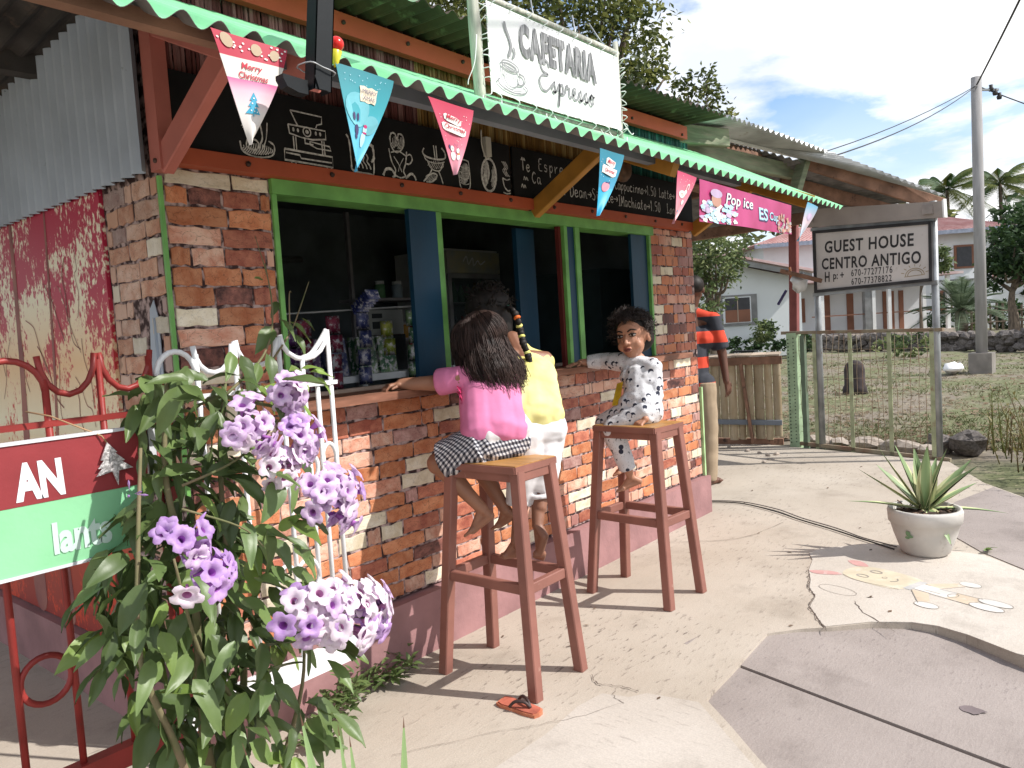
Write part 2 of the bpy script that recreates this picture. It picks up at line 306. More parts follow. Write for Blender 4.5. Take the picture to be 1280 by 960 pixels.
def concrete(name, c1, c2, speck, streak=(3.0, 26.0, 1), rot=0.0, spk=0.60):
    m = bpy.data.materials.new(name); m.use_nodes = True; t = m.node_tree; N = t.nodes; K = t.links.new
    b = N['Principled BSDF']; b.inputs['Roughness'].default_value = 0.85; b.inputs['Specular IOR Level'].default_value = 0.25
    c = N.new('ShaderNodeTexCoord')
    n = N.new('ShaderNodeTexNoise'); n.inputs['Scale'].default_value = 1.1; n.inputs['Detail'].default_value = 8; n.inputs['Roughness'].default_value = 0.6; K(c.outputs['Object'], n.inputs['Vector'])
    r = N.new('ShaderNodeValToRGB'); e = r.color_ramp.elements; e[0].position = 0.32; e[1].position = 0.68; e[0].color = (*c1, 1); e[1].color = (*c2, 1); K(n.outputs['Fac'], r.inputs[0])
    mp = N.new('ShaderNodeMapping'); mp.inputs['Scale'].default_value = streak; mp.inputs['Rotation'].default_value = (0, 0, rot); K(c.outputs['Object'], mp.inputs[0])
    s1 = N.new('ShaderNodeTexNoise'); s1.inputs['Scale'].default_value = 7.5; s1.inputs['Detail'].default_value = 6; s1.inputs['Roughness'].default_value = 0.7; K(mp.outputs[0], s1.inputs['Vector'])
    rs = N.new('ShaderNodeValToRGB'); rs.color_ramp.elements[0].position = spk; rs.color_ramp.elements[1].position = spk + 0.07; K(s1.outputs['Fac'], rs.inputs[0])
    s2 = N.new('ShaderNodeTexNoise'); s2.inputs['Scale'].default_value = 0.8; s2.inputs['Detail'].default_value = 3; K(c.outputs['Object'], s2.inputs['Vector'])
    r2 = N.new('ShaderNodeValToRGB'); r2.color_ramp.elements[0].position = 0.38; r2.color_ramp.elements[1].position = 0.62; K(s2.outputs['Fac'], r2.inputs[0])
    mu = N.new('ShaderNodeMath'); mu.operation = 'MULTIPLY'; K(rs.outputs[0], mu.inputs[0]); K(r2.outputs[0], mu.inputs[1])
    m3 = N.new('ShaderNodeMath'); m3.operation = 'MULTIPLY'; m3.inputs[1].default_value = 0.85; K(mu.outputs[0], m3.inputs[0])
    mix = N.new('ShaderNodeMix'); mix.data_type = 'RGBA'; K(m3.outputs[0], mix.inputs['Factor']); K(r.outputs[0], mix.inputs['A']); mix.inputs['B'].default_value = (*speck, 1)
    d1 = N.new('ShaderNodeTexNoise'); d1.inputs['Scale'].default_value = 2.4; d1.inputs['Detail'].default_value = 9; d1.inputs['Roughness'].default_value = 0.68; K(c.outputs['Object'], d1.inputs['Vector'])
    d2 = N.new('ShaderNodeValToRGB'); d2.color_ramp.elements[0].position = 0.54; d2.color_ramp.elements[1].position = 0.72; d2.color_ramp.elements[1].color = (.45, .45, .45, 1); K(d1.outputs['Fac'], d2.inputs[0])
    mixd = N.new('ShaderNodeMix'); mixd.data_type = 'RGBA'; K(d2.outputs[0], mixd.inputs['Factor']); K(mix.outputs['Result'], mixd.inputs['A']); mixd.inputs['B'].default_value = (c1[0]*.55, c1[1]*.53, c1[2]*.52, 1); mix = mixd
    g = N.new('ShaderNodeTexNoise'); g.inputs['Scale'].default_value = 160; g.inputs['Detail'].default_value = 3; K(c.outputs['Object'], g.inputs['Vector'])
    rg = N.new('ShaderNodeMapRange'); rg.inputs['To Min'].default_value = 0.82; rg.inputs['To Max'].default_value = 1.18; K(g.outputs['Fac'], rg.inputs['Value'])
    h = N.new('ShaderNodeHueSaturation'); K(rg.outputs[0], h.inputs['Value']); K(mix.outputs['Result'], h.inputs['Color']); K(h.outputs[0], b.inputs['Base Color'])
    bp = N.new('ShaderNodeBump'); bp.inputs['Strength'].default_value = 0.55; bp.inputs['Distance'].default_value = 0.004; K(s1.outputs['Fac'], bp.inputs['Height'])
    bp2 = N.new('ShaderNodeBump'); bp2.inputs['Strength'].default_value = 0.3; bp2.inputs['Distance'].default_value = 0.002; K(g.outputs['Fac'], bp2.inputs['Height']); K(bp.outputs[0], bp2.inputs['Normal'])
    K(bp2.outputs[0], b.inputs['Normal']); MATS[name] = m; return m
M_conc = concrete('cream_concrete', (0.385, 0.328, 0.268), (0.475, 0.418, 0.355), (0.13, 0.105, 0.09), streak=(1.6, 6.0, 1), rot=-0.9, spk=0.57)
M_conc2 = concrete('smooth_patch_concrete', (0.41, 0.36, 0.31), (0.505, 0.455, 0.405), (0.19, 0.16, 0.14), streak=(7, 1.3, 1), rot=0.5, spk=0.58)
M_conc3 = concrete('bleached_concrete', (0.45, 0.40, 0.345), (0.56, 0.51, 0.455), (0.28, 0.24, 0.21), streak=(4, 8, 1), spk=0.62)
M_drive = concrete('lilac_concrete', (0.240, 0.203, 0.185), (0.345, 0.298, 0.275), (0.15, 0.125, 0.12), streak=(3, 11, 1), rot=0.3, spk=0.58)
M_crack = mat('crack_dark', (0.12, 0.095, 0.08), rough=1, bump=0)
M_soil = mat('dry_field_soil', (0.185, 0.155, 0.12), col2=(0.125, 0.135, 0.062), scale=0.9, lo=0.40, hi=0.58, detail=9, rough=0.95, bump=0.8, bscale=22, stains=(7, 0.55, 0.66, (0.30, 0.25, 0.17)))

# ================================================================ THE SETTING
def sheet(name, poly, z, th, m, kind='structure'):
    mb = MB(); mb.prism([(x, y, z - th) for x, y in poly], (0, 0, th)); return tag(mb.obj(name, m), kind=kind)
g = MB()
xs = [-120, -40, -12, -4] + [0 + i*1.0 for i in range(0, 8)] + [8 + i*0.35 for i in range(0, 44)] + [24, 27, 32, 40, 60, 100, 200, 400]
ys = [-300, -100, -50, -25, -12] + [-8 + i*0.4 for i in range(0, 40)] + [8, 10, 13, 20, 35, 70, 150, 400]
vs = []
for x in xs:
    for y in ys:
        z = -0.075
        if x > 8.4: z += 0.05*mnoise.noise(V((x*0.5, y*0.5, 3))) + 0.035*mnoise.noise(V((x*1.7, y*1.7, 7))) + 0.03
        vs.append((x, y, z))
ny = len(ys)
g.add(vs, [[i*ny+j, (i+1)*ny+j, (i+1)*ny+j+1, i*ny+j+1] for i in range(len(xs)-1) for j in range(ny-1)], 0, True)
tag(g.obj('ground', M_soil), kind='structure')
EDGE = [(0.9,-0.8),(1.5,0.1),(2.23,0.95),(2.50,1.26),(2.76,1.275),(3.18,1.30),(3.30,1.20),(3.39,1.09),(3.52,0.96),(3.61,0.82),(3.62,0.72),(3.58,0.60),(3.46,0.39),(3.3,0.0),(2.9,-1.5),(2.6,-3)]
EDGE_J = []
for i in range(len(EDGE)-1):
    a, b = V((*EDGE[i], 0)), V((*EDGE[i+1], 0))
    for k in range(4):
        p = a.lerp(b, k/4); EDGE_J.append((p.x + rnd(-.002,.002), p.y + rnd(-.002,.002)))
EDGE_J.append(EDGE[-1])
pav = sheet('pavement', [(-4,7),(-4,-4),(-0.3,-4),(-.3,-3)] + EDGE_J + [(5.2,-1.2),(6.0,0.45),(6.75,1.0),(7.6,1.40),(7.95,2.9),(8.2,3.9),(8.2,7)], 0.0, 0.06, M_conc)
# driveway slabs, a little lower, with an open joint between them
ja, jb = V((2.84,1.262)), V((2.66,0.27)); jd = (jb - ja).normalized(); jn = V((-jd.y, jd.x)) * 0.009
ja2 = ja - jd*0.3; jb2 = jb + jd*3.0
jm = ja + (jb-ja)*((ja.y-.23)/(ja.y-jb.y))
right_side = [(ja2 + jn), (jm + jn), V((4.2,0.23)), V((3.9,1.4))]
left_side = [(ja2 - jn), V((2.2,1.5)), V((1.2,0.23)), (jm - jn)]
def slab(poly, dz):
    mb = MB(); zz = lambda y: max(-.055, -.010-.042*(1.3-y))+dz; mb.add([(p.x, p.y, zz(p.y)-.03) for p in poly]+[(p.x, p.y, zz(p.y)) for p in poly], [list(range(len(poly)))[::-1], list(range(len(poly), 2*len(poly)))]+[[i, (i+1) % len(poly), len(poly)+(i+1) % len(poly), len(poly)+i] for i in range(len(poly))])
    return tag(mb.obj('driveway', M_drive), kind='structure')
def cut(poly, y):   # add the point where each edge crosses y so the two slopes stay planar
    return poly
dr = slab(right_side, 0); dr2 = slab(left_side, -.002)
mb = MB(); P2 = Plane2((0,0,-0.0425), (1,0,0), (0,1,0)); P2.poly(mb, [(2.99+.035*math.cos(a)*rnd(.7,1.2), 0.50+.045*math.sin(a)*rnd(.7,1.2)) for a in [i*.45 for i in range(14)]], 0.002)
mb.obj('oil_stain', mat('oil_stain', (0.17, 0.135, 0.135), rough=0.7, bump=0.1), dr)
# smooth cement apron by the joint, the bleached patch that carries the painting, the lilac path behind the pot
sheet('cement_patch', [(2.42,1.46),(2.36,1.50),(2.33,1.60),(2.20,1.62),(1.98,1.60),(1.6,1.62),(1.2,1.5),(0.7,0.6),(0.8,-0.7),(1.46,0.12),(2.19,0.96),(2.46,1.27)], 0.004, 0.003, M_conc2)
jag = [(4.52,1.50),(4.40,1.53),(4.28,1.47),(4.10,1.43),(3.95,1.37),(3.83,1.335),(3.72,1.27),(3.58,1.25),(3.46,1.175),(3.37,1.12)]
sheet('painted_pavement_patch', jag + [(3.52,0.97),(3.605,0.82),(3.615,0.72),(3.575,0.60),(3.47,0.42),(3.4,0.1),(4.2,0.1),(4.57,0.50),(4.78,0.72),(4.80,1.05),(4.72,1.3)], 0.004, 0.003, M_conc3)
sheet('path', [(4.22,0.1),(4.59,0.50),(4.84,0.74),(5.15,0.95),(5.5,1.03),(6.0,1.07),(6.6,0.92),(6.0,0.47),(5.2,-1.15),(4.2,-1.5)], 0.0045, 0.003, M_drive)
ck = MB(); PG = Plane2((0,0,0.0005), (1,0,0), (0,1,0))
def crack(pts, w, h=0.005):
    P = cr([V((*p,0)) for p in pts], 7); PG.stroke(ck, [(p.x+rnd(-.007,.007), p.y+rnd(-.007,.007)) for p in P], w, h, jit=0.6, smooth=False)
crack([(4.10,1.44),(3.95,1.375),(3.83,1.34),(3.72,1.275),(3.58,1.25),(3.46,1.18),(3.33,1.09)], 0.0045)
crack([(2.44,1.72),(2.39,1.66),(2.41,1.58),(2.42,1.49)], 0.0035); crack([(2.41,1.58),(2.34,1.56),(2.31,1.49)], 0.002)
crack([(2.31,1.49),(2.1,1.6),(1.9,1.75),(1.6,1.95)], 0.0012); crack([(3.46,0.85),(3.62,1.02),(3.74,1.10)], 0.004); crack([(4.2,2.4),(4.5,2.0),(5.0,1.9)], 0.003)
ck.obj('crack', M_crack, pav)
# ================================================================ THE KIOSK
K0 = thing('snack_kiosk', (3.16, 3.6, 0), 'small roadside snack kiosk with brick-look walls and green window frames', 'kiosk')
FY = 2.495                                            # plane of the facade
fw = MB()
fw.box((1.262, FY, .27), (1.672, FY+.1, 2.0)); fw.box((1.672, FY, .27), (4.452, FY+.1, 1.125)); fw.box((4.452, FY, .27), (5.062, FY+.1, 2.0)); fw.box((1.262, FY+.006, 2.0), (5.062, FY+.1, 2.76))
front_wall = fw.obj('front_wall', mortar, K0)
swl = MB(); swl.box((1.257, FY+.1005, .25), (1.35, 2.913, 1.985)); swl.box((1.2575, 2.9135, .25), (1.35, 5.0, 1.985)); side_wall = swl.obj('side_wall', mortar, K0)
ow = MB(); ow.box((1.262, 5.0, 0), (5.062, 5.08, 2.76)); ow.box((4.97, FY+.101, 0), (5.062, 4.999, 2.70)); ow.box((1.31, FY+.101, 2.0), (1.35, 4.999, 2.72))
ow.obj('rear_wall', M_room, K0)
rm = MB(); rm.box((1.351, FY+.102, .03), (4.969, 4.998, .08)); rm.box((1.36, FY+.11, 2.40), (4.96, 4.99, 2.44)); rm.box((1.355, FY+.102, .1), (1.40, 4.99, 2.39)); rm.obj('room_lining', M_room, K0)
# bricks: five irregular outlines, laid row by row; the 300 that show largest are single parts
def brick_mesh(name, m, seed):
    rr = random.Random(seed); pts = []
    for (x0, z0, x1, z1, n) in ((0,0,1,0,4),(1,0,1,1,2),(1,1,0,1,4),(0,1,0,0,2)):
        for i in range(n):
            t = i/n; pts.append((x0+(x1-x0)*t + rr.uniform(-.018,.018), z0+(z1-z0)*t + rr.uniform(-.075,.075)))
    c = len(pts); b = MB()
    ring0 = [V((x, 0.3, z)) for x, z in pts]; ring1 = [V((x, -.55, z)) for x, z in pts]
    ring2 = [V((.5+(x-.5)*.965, -1 + rr.uniform(-.15,.15), .5+(z-.5)*.90)) for x, z in pts]
    fs = [[i, (i+1) % c, c+(i+1) % c, c+i] for i in range(c)] + [[c+i, c+(i+1) % c, 2*c+(i+1) % c, 2*c+i] for i in range(c)] + [list(range(2*c, 3*c))]
    b.add(ring0+ring1+ring2, fs); return b, b.mesh(name, m)
BV = [[brick_mesh('brick', m, 11*k+i) for i in range(4)] for k, m in enumerate(BRICKS)]
BP = [[brick_mesh('brick', m, 300+11*k+i) for i in range(4)] for k, m in enumerate(PALE)]
brr = random.Random(5)
def rows(u0, u1, z0, z1, h=0.066, mean=0.165):
    out = []; z = z0; k = 0
    while z < z1 - 0.02:
        hh = min(h*brr.uniform(.94,1.06), z1 - z); u = u0 - brr.uniform(0, mean*.6) if k % 2 else u0
        while u < u1 - 0.01:
            l = mean*brr.choice((.45,.75,.9,1,1.1,1.2,1.35,1.5)); a, b = max(u, u0), min(u+l, u1)
            if b - a > 0.03: out.append((a, z, b-a, hh))
            u += l
        z += hh; k += 1
    return out
front = [(1, *b) for b in rows(1.27, 5.055, .275, 1.122)] + [(1, *b) for b in rows(1.27, 1.668, 1.122, 1.99)] + [(1, *b) for b in rows(4.46, 5.055, 1.168, 1.99, mean=.13)]
side = [(2, *b) for b in rows(2.505, 2.905, .255, 1.98, mean=.12)]
side = [b for b in side if not (2.57 < b[1]+b[3]/2 < 2.70 and .28 < b[2] + b[4]/2 < 1.55)]
def bdist(b):
    p = V((b[1]+b[3]/2, FY, b[2]+b[4]/2)) if b[0] == 1 else V((1.26, b[1], b[2]))
    return -b[3]*b[4]*(abs(p.y) if b[0] == 1 else 1.0)/((p - V((0,0,1.38))).length**3)
allb = sorted(front + side, key=bdist)
rest = MB(); wts = (27, 20, 24, 14, 5, 10)
for i, (kind, u, z, l, h) in enumerate(allb):
    g_ = 0.0092
    if kind == 1:
        k = brr.choices(range(6), (46, 22, 12, 11, 7, 3) if (u < 1.7 and z > 1.05) else wts)[0]; b, me = BV[k][brr.randrange(4)]
        loc = V((u+g_/2, FY, z+g_/2)); rot = Matrix.Identity(3); par = front_wall
    else:
        k = brr.choices(range(4), (4, 2, 3, 2))[0]; b, me = BP[k][brr.randrange(4)]
        loc = V((1.257, u+l-g_/2, z+g_/2)); rot = Matrix.Rotation(-math.pi/2, 3, 'Z'); par = side_wall
    sc = V((l-g_, brr.uniform(.0028,.0045), h-g_))
    if i < 300: place('brick', me, par, loc, rot, sc)
    else:
        mm = rot @ Matrix.Diagonal(sc); rest.add([loc + mm @ p for p in b.v], b.f, k if kind == 1 else 6+k)
tag(rest.obj('bricks_beyond', BRICKS + PALE, front_wall), kind='stuff')
# torn print: bare zinc strip on the side wall, curled edge
tp = MB(); tp.prism([(1.2565, 2.70, .28), (1.2565, 2.575, .28), (1.2565, 2.578, 1.50), (1.2565, 2.60, 1.56), (1.2565, 2.632, 1.53), (1.2565, 2.655, 1.37), (1.2565, 2.672, 1.20), (1.2565, 2.685, .8)], (-.003, 0, 0)); 
for yy in (2.60, 2.645): tp.tube([(1.253, yy, .29), (1.253, yy, 1.50 if yy < 2.62 else 1.2)], .006, 6)
tp.obj('bare_metal_patch', M_bluezinc, side_wall)
# mural print of a red autumn wood
mm_ = bpy.data.materials.new('autumn_mural'); mm_.use_nodes = True; t_ = mm_.node_tree; N_ = t_.nodes; K_ = t_.links.new
tc_ = N_.new('ShaderNodeTexCoord'); sp_ = N_.new('ShaderNodeSeparateXYZ'); K_(tc_.outputs['Object'], sp_.inputs[0])
gr_ = N_.new('ShaderNodeMapRange'); gr_.inputs['From Min'].default_value = .25; gr_.inputs['From Max'].default_value = 1.98; K_(sp_.outputs[2], gr_.inputs['Value'])
rp_ = N_.new('ShaderNodeValToRGB'); e_ = rp_.color_ramp.elements; e_[0].position = 0; e_[0].color = (0.30, 0.03, 0.02, 1); e_[1].position = 1; e_[1].color = (0.88, 0.82, 0.64, 1)
for p_, c_ in ((.25, (.50, .07, .025, 1)), (.36, (.80, .48, .22, 1)), (.50, (.88, .80, .58, 1)), (.64, (.85, .56, .30, 1)), (.80, (.88, .82, .62, 1))):
    q_ = e_.new(p_); q_.color = c_
K_(gr_.outputs[0], rp_.inputs[0])
mp_ = N_.new('ShaderNodeMapping'); mp_.inputs['Scale'].default_value = (1, 1.25, .85); K_(tc_.outputs['Object'], mp_.inputs[0])
nl_ = N_.new('ShaderNodeTexNoise'); nl_.inputs['Scale'].default_value = 42; nl_.inputs['Detail'].default_value = 5; nl_.inputs['Roughness'].default_value = .6; K_(mp_.outputs[0], nl_.inputs['Vector'])
nb_ = N_.new('ShaderNodeTexNoise'); nb_.inputs['Scale'].default_value = 3.6; nb_.inputs['Detail'].default_value = 4; K_(tc_.outputs['Object'], nb_.inputs['Vector'])
hz_ = N_.new('ShaderNodeValToRGB'); hz_.color_ramp.elements[0].position = .46; hz_.color_ramp.elements[1].position = .92; hz_.color_ramp.elements[0].color = (0,0,0,1); hz_.color_ramp.elements[1].color = (.30,.30,.30,1)
q_ = hz_.color_ramp.elements.new(.20); q_.color = (.12,.12,.12,1); K_(gr_.outputs[0], hz_.inputs[0])
a1_ = N_.new('ShaderNodeMath'); a1_.operation = 'ADD'; K_(nl_.outputs['Fac'], a1_.inputs[0]); K_(hz_.outputs[0], a1_.inputs[1])
m1_ = N_.new('ShaderNodeMath'); m1_.operation = 'MULTIPLY_ADD'; K_(nb_.outputs['Fac'], m1_.inputs[0]); m1_.inputs[1].default_value = 1.3; K_(a1_.outputs[0], m1_.inputs[2])
th_ = N_.new('ShaderNodeMapRange'); th_.inputs['From Min'].default_value = 1.31; th_.inputs['From Max'].default_value = 1.42; K_(m1_.outputs[0], th_.inputs['Value'])
rc_ = N_.new('ShaderNodeValToRGB'); rc_.color_ramp.elements[0].color = (.62,.06,.02,1); rc_.color_ramp.elements[1].color = (.46,.012,.055,1); rc_.color_ramp.elements[0].position = .45; rc_.color_ramp.elements[1].position = .8; K_(gr_.outputs[0], rc_.inputs[0])
mx_ = N_.new('ShaderNodeMix'); mx_.data_type = 'RGBA'; K_(th_.outputs[0], mx_.inputs['Factor']); K_(rp_.outputs[0], mx_.inputs['A']); K_(rc_.outputs[0], mx_.inputs['B'])
b_ = N_['Principled BSDF']; b_.inputs['Roughness'].default_value = .55; K_(mx_.outputs['Result'], b_.inputs['Base Color'])
mu = MB(); mu.box((1.2415, 2.915, .25), (1.2565, 4.99, 1.985)); mural = mu.obj('mural_print', mm_, side_wall)
tr = MB(); PM = Plane2((1.2415, 4.99, .25), (0,-1,0), (0,0,1))     # x runs toward the corner
PMX = lambda y: 4.99 - y
for y, w0, w1, lean in ((3.90,.095,.050,.06),(3.56,.042,.024,.09)):
    x = PMX(y); PM.poly(tr, [(x-w0/2-.02,0.05),(x+w0/2+.02,0.05),(x+w0/2,.5),(x+w1/2+lean,1.15),(x+w1/3+lean*1.5,1.72),(x-w1/3+lean*1.5,1.72),(x-w1/2+lean,1.15),(x-w0/2,.5)], .0012, smooth=True)
for s_ in range(15):
    y = rnd(2.95, 4.2); z = rnd(.75, 1.3); x = PMX(y); d = rnd(-.9, .9); pts = [(x, z)]
    for k in range(4): x += d*.06 + rnd(-.03,.03); z += rnd(.02,.09); pts.append((min(max(x, .02), 2.05), min(z, 1.7)))
    PM.stroke(tr, pts, rnd(.003,.007), .0016)
tr.obj('painted_trunk', mat('mural_trunk', (.22,.07,.07), col2=(.40,.17,.13), scale=4, bump=0), mural)
# plinth
pl = MB(); pl.prism([(1.205,2.435,0),(5.085,2.445,0),(5.085,2.62,0),(1.205,2.62,0)], (0,0,.262)); pl.box((1.205,2.621,0),(1.36,5.0,.245)); pl.obj('plinth', M_plinth, K0)
# corner strips
cs = MB(); cs.box((1.249, 2.481, .262), (1.262, 2.4935, 1.955)); cs.obj('corner_strip', M_green, K0)
cs = MB(); cs.box((5.0625, 2.475, .263), (5.08, 2.50, .9)); cs.obj('corner_strip', mat('pale_green_paint', (.38,.56,.28), scale=9), K0)
# sheet-metal gable wall and roof of the lean-to on the left
def corrugated(name, A, B, wave, amp, m, parent, n_per=8, nrm=None, rows_=1, th=.0016, mi_edge=None):
    """corrugated sheet ruled between polylines A and B; waves run along A"""
    def samp(P, t):
        P = [V(p) for p in P]; Ls = [(P[i+1]-P[i]).length for i in range(len(P)-1)]; T = sum(Ls); d = t*T
        for i, l in enumerate(Ls):
            if d <= l or i == len(Ls)-1: return P[i].lerp(P[i+1], d/l)
            d -= l
    Ln = sum((V(A[i+1])-V(A[i])).length for i in range(len(A)-1)); N = max(4, int(Ln/wave*n_per)); mb = MB(); vs = []
    for layer in (0, 1):
        for r in range(rows_+1):
            for i in range(N+1):
                t = i/N; a, b = samp(A, t), samp(B, t); nn = nrm
                ph = 2*math.pi*t*Ln/wave
                vs.append(a.lerp(b, r/rows_) + nn*(amp*math.cos(ph) + layer*th))
    R = rows_+1; off = R*(N+1); fs = []; mi = []
    for r in range(rows_):
        for i in range(N):
            k = r*(N+1)+i; fs.append([k, k+1, k+N+2, k+N+1]); fs.append([off+k, off+k+N+1, off+k+N+2, off+k+1])
    for i in range(N):
        fs.append([i, off+i, off+i+1, i+1]); k = rows_*(N+1)+i; fs.append([k, k+1, off+k+1, off+k])
    mb.add(vs, fs, 0, False)
    if isinstance(m, (list, tuple)):
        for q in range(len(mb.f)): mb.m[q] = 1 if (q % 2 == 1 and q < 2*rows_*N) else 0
    return mb.obj(name, m, parent)
corrugated('sheet_metal_wall', [(1.224,2.50,1.970),(1.224,5.0,1.972)], [(1.224,2.50,2.60),(1.224,5.0,2.38)], .076, .0145, M_bluezinc, K0, nrm=V((-1,0,0)))
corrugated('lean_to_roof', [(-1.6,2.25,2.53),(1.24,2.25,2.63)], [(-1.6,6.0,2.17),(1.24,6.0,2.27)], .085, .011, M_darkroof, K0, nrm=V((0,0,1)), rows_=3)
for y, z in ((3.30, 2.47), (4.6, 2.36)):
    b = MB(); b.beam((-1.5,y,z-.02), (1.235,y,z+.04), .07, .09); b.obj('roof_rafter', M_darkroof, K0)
# red brackets that carry the awning on the left end
def bracket(x, m, d=.05, low=1.985, post=True, out=1.64, zin=2.465, zout=2.10):
    if post:
        b = MB(); b.box((x-.028, 2.425, 1.965), (x+.022, 2.493, 2.50)); b.obj('bracket_post', m, K0)
    b = MB(); b.beam((x, 2.425, zin-.04), (x, out, zout-.035), d, .088, bev=.004); b.obj('bracket_arm', m, K0)
    b = MB(); b.beam((x-.001, 2.452, low+.005), (x-.001, 2.02, 2.235), d*.8, .085, bev=.004); b.obj('bracket_brace', m, K0)
    for yy, zz in ((2.455,1.995),(2.44,2.43),(2.30,2.36)):
        b = MB(); b.tube([(x-.034,yy,zz),(x-.024,yy,zz)], .008, 8); b.obj('bolt', M_bolt, K0)
bracket(1.262, M_salmon)
bracket(3.20, M_ochre, .055, post=False); bracket(4.98, M_ochre, .055, post=False)
# beams, counter, window frames
b = MB(); b.box((1.30, 2.432, 1.992), (5.0, 2.4945, 2.046)); beam_ = b.obj('red_beam', M_red, K0)
for x in [1.55+.36*i for i in range(10)]:
    b = MB(); b.tube([(x,2.433,2.02+rnd(-.008,.008)),(x,2.424,2.02)], .009, 8); b.obj('bolt', M_bolt, beam_)
b = MB(); b.box((1.64, 2.375, 1.132), (4.755, 2.62, 1.165)); b.obj('counter', M_sill, K0)
b = MB(); b.box((1.70, 2.62, 1.10), (4.45, 2.66, 1.18)); b.obj('counter_back_rail', mat('pale_rail', (.40,.30,.24), scale=7), K0)
def jamb(x0, x1, m, y0=2.484, y1=2.60, z0=1.166, z1=1.936, name='window_post'):
    b = MB(); b.box((x0, y0, z0), (x1, y1, z1)); return b.obj(name, m, K0)
b = MB(); b.box((1.668, 2.474, 1.937), (4.478, 2.60, 1.991)); b.obj('window_header', M_green, K0)
jamb(1.672, 1.692, M_green); jamb(2.345, 2.512, M_blue, 2.480, 2.505); jamb(2.5125, 2.548, M_green, 2.482, 2.54)
jamb(3.50, 3.53, M_green, 2.484, 2.52); jamb(3.5305, 3.600, M_blue, 2.49, 2.54); jamb(3.6005, 3.645, M_green, 2.480, 2.54)
jamb(4.430, 4.452, M_green, 2.482); jamb(4.235, 4.4245, M_blue, 2.50, 2.52, name='shutter')
b = MB(); b.box((3.478,2.505,1.166),(3.4985,2.53,1.936)); b.obj('window_inner_frame', mat('maroon_paint', (.13,.018,.016), scale=6), K0)
jamb(3.30, 3.455, M_blue, 2.66, 2.69, name='shutter')
# upper cladding of upright reeds in painted bands
rr_ = random.Random(3)
for nm, x0, x1, c1, c2 in (('red', 1.30, 2.44, (.17,.06,.055), (.33,.17,.16)), ('straw', 2.44, 4.05, (.22,.12,.03), (.38,.26,.10)), ('teal', 4.05, 5.03, (.012,.09,.075), (.03,.2,.16))):
    mb = MB(); x = x0
    mA = mat('reed_%s_dark' % nm, c1, var=.3, scale=9, stretch=(3,3,.5), bump=.2); mB = mat('reed_%s_light' % nm, c2, var=.3, scale=9, stretch=(3,3,.5), bump=.2)
    while x < x1:
        r = rr_.uniform(.005, .0095); y = 2.49 + rr_.uniform(-.003,.003)
        mb.tube([(x+r,y,2.20),(x+r+rr_.uniform(-.003,.003),y,2.70)], r, 5, rr_.choice((0,0,1)), smooth=False); x += 2*r*rr_.uniform(.9,1.25)
    tag(mb.obj('reed_cladding', [mA, mB], K0), kind='stuff')
fs_ = MB(); fs_.prism([(1.2,2.43,2.585),(2.07,2.43,2.580),(2.84,2.43,2.570),(3.8,2.43,2.587),(4.93,2.43,2.603),(4.93,2.43,2.688),(3.8,2.43,2.668),(2.84,2.43,2.652),(1.2,2.43,2.668)], (0,.038,0)); fsc = fs_.obj('fascia_board', M_fascia, K0)
for x in (1.5,2.02,2.36,2.7,3.3,3.9,4.2,4.85):
    b = MB(); b.tube([(x,2.431,2.622),(x,2.422,2.622)], .009, 8); b.obj('bolt', M_bolt, fsc)
corrugated('roof_sheet', [(0.9,2.17,2.672),(3.5,2.17,2.674),(5.0,2.17,2.712)], [(0.9,5.3,2.79),(5.0,5.3,2.81)], .082, .013, M_greenroof, K0, nrm=V((0,0,1)), rows_=4)
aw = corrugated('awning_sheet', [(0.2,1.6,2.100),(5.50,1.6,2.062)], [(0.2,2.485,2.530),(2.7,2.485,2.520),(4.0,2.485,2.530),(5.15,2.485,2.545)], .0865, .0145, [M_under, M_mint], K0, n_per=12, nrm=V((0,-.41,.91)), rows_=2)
b = MB(); b.box((1.14,1.725,2.092),(4.12,1.765,2.140)); b.obj('awning_beam', M_greybeam, K0)
b = MB(); b.box((1.2,2.15,2.315),(5.0,2.19,2.345)); b.obj('awning_purlin', M_greybeam, K0)
b = MB(); b.box((0.2,1.66,2.085),(1.13,1.70,2.118)); b.obj('awning_beam', M_brownwood, K0)
# ---------------------------------------------------------------- timber porch at the far end
PO = thing('porch', (6.4, 3.2, 0), 'open timber porch with zinc sheets beyond the kiosk', 'porch')
corrugated('eave_sheet', [(4.70,2.28,2.765),(5.9,2.28,2.80),(7.0,2.145,2.744),(8.0,1.451,2.355)], [(4.70,2.60,2.74),(5.7,2.60,2.79),(6.6,2.55,2.80),(7.05,2.40,2.765)], .085, .014, M_zinc, PO, nrm=V((0,-.2,.98)))
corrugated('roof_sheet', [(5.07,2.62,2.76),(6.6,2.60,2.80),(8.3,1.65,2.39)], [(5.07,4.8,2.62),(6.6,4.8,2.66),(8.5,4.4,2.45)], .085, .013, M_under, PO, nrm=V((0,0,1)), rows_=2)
b = MB(); b.beam((5.60,2.585,2.765),(7.15,2.385,2.750),.02,.022); b.obj('eave_flashing', M_white, PO)
def tim(n, p, q, w, h, m, up=(0,0,1)):
    b = MB(); b.beam(p, q, w, h, up, bev=.006); return b.obj(n, m, PO)
tim('beam', (5.1,2.62,2.62), (7.15,2.52,2.66), .06, .13, M_oldwood); tim('beam', (4.93,2.52,2.66), (5.48,2.40,2.685), .07, .13, M_oldwood)
tim('strut', (6.90,2.42,2.40), (7.06,2.36,2.76), .11, .06, M_oldwood)
tim('rake_board', (7.05,2.34,2.70), (8.05,1.47,2.275), .035, .13, M_brownwood); tim('rake_board', (7.15,2.62,2.60), (8.25,1.85,2.27), .035, .12, M_brownwood)
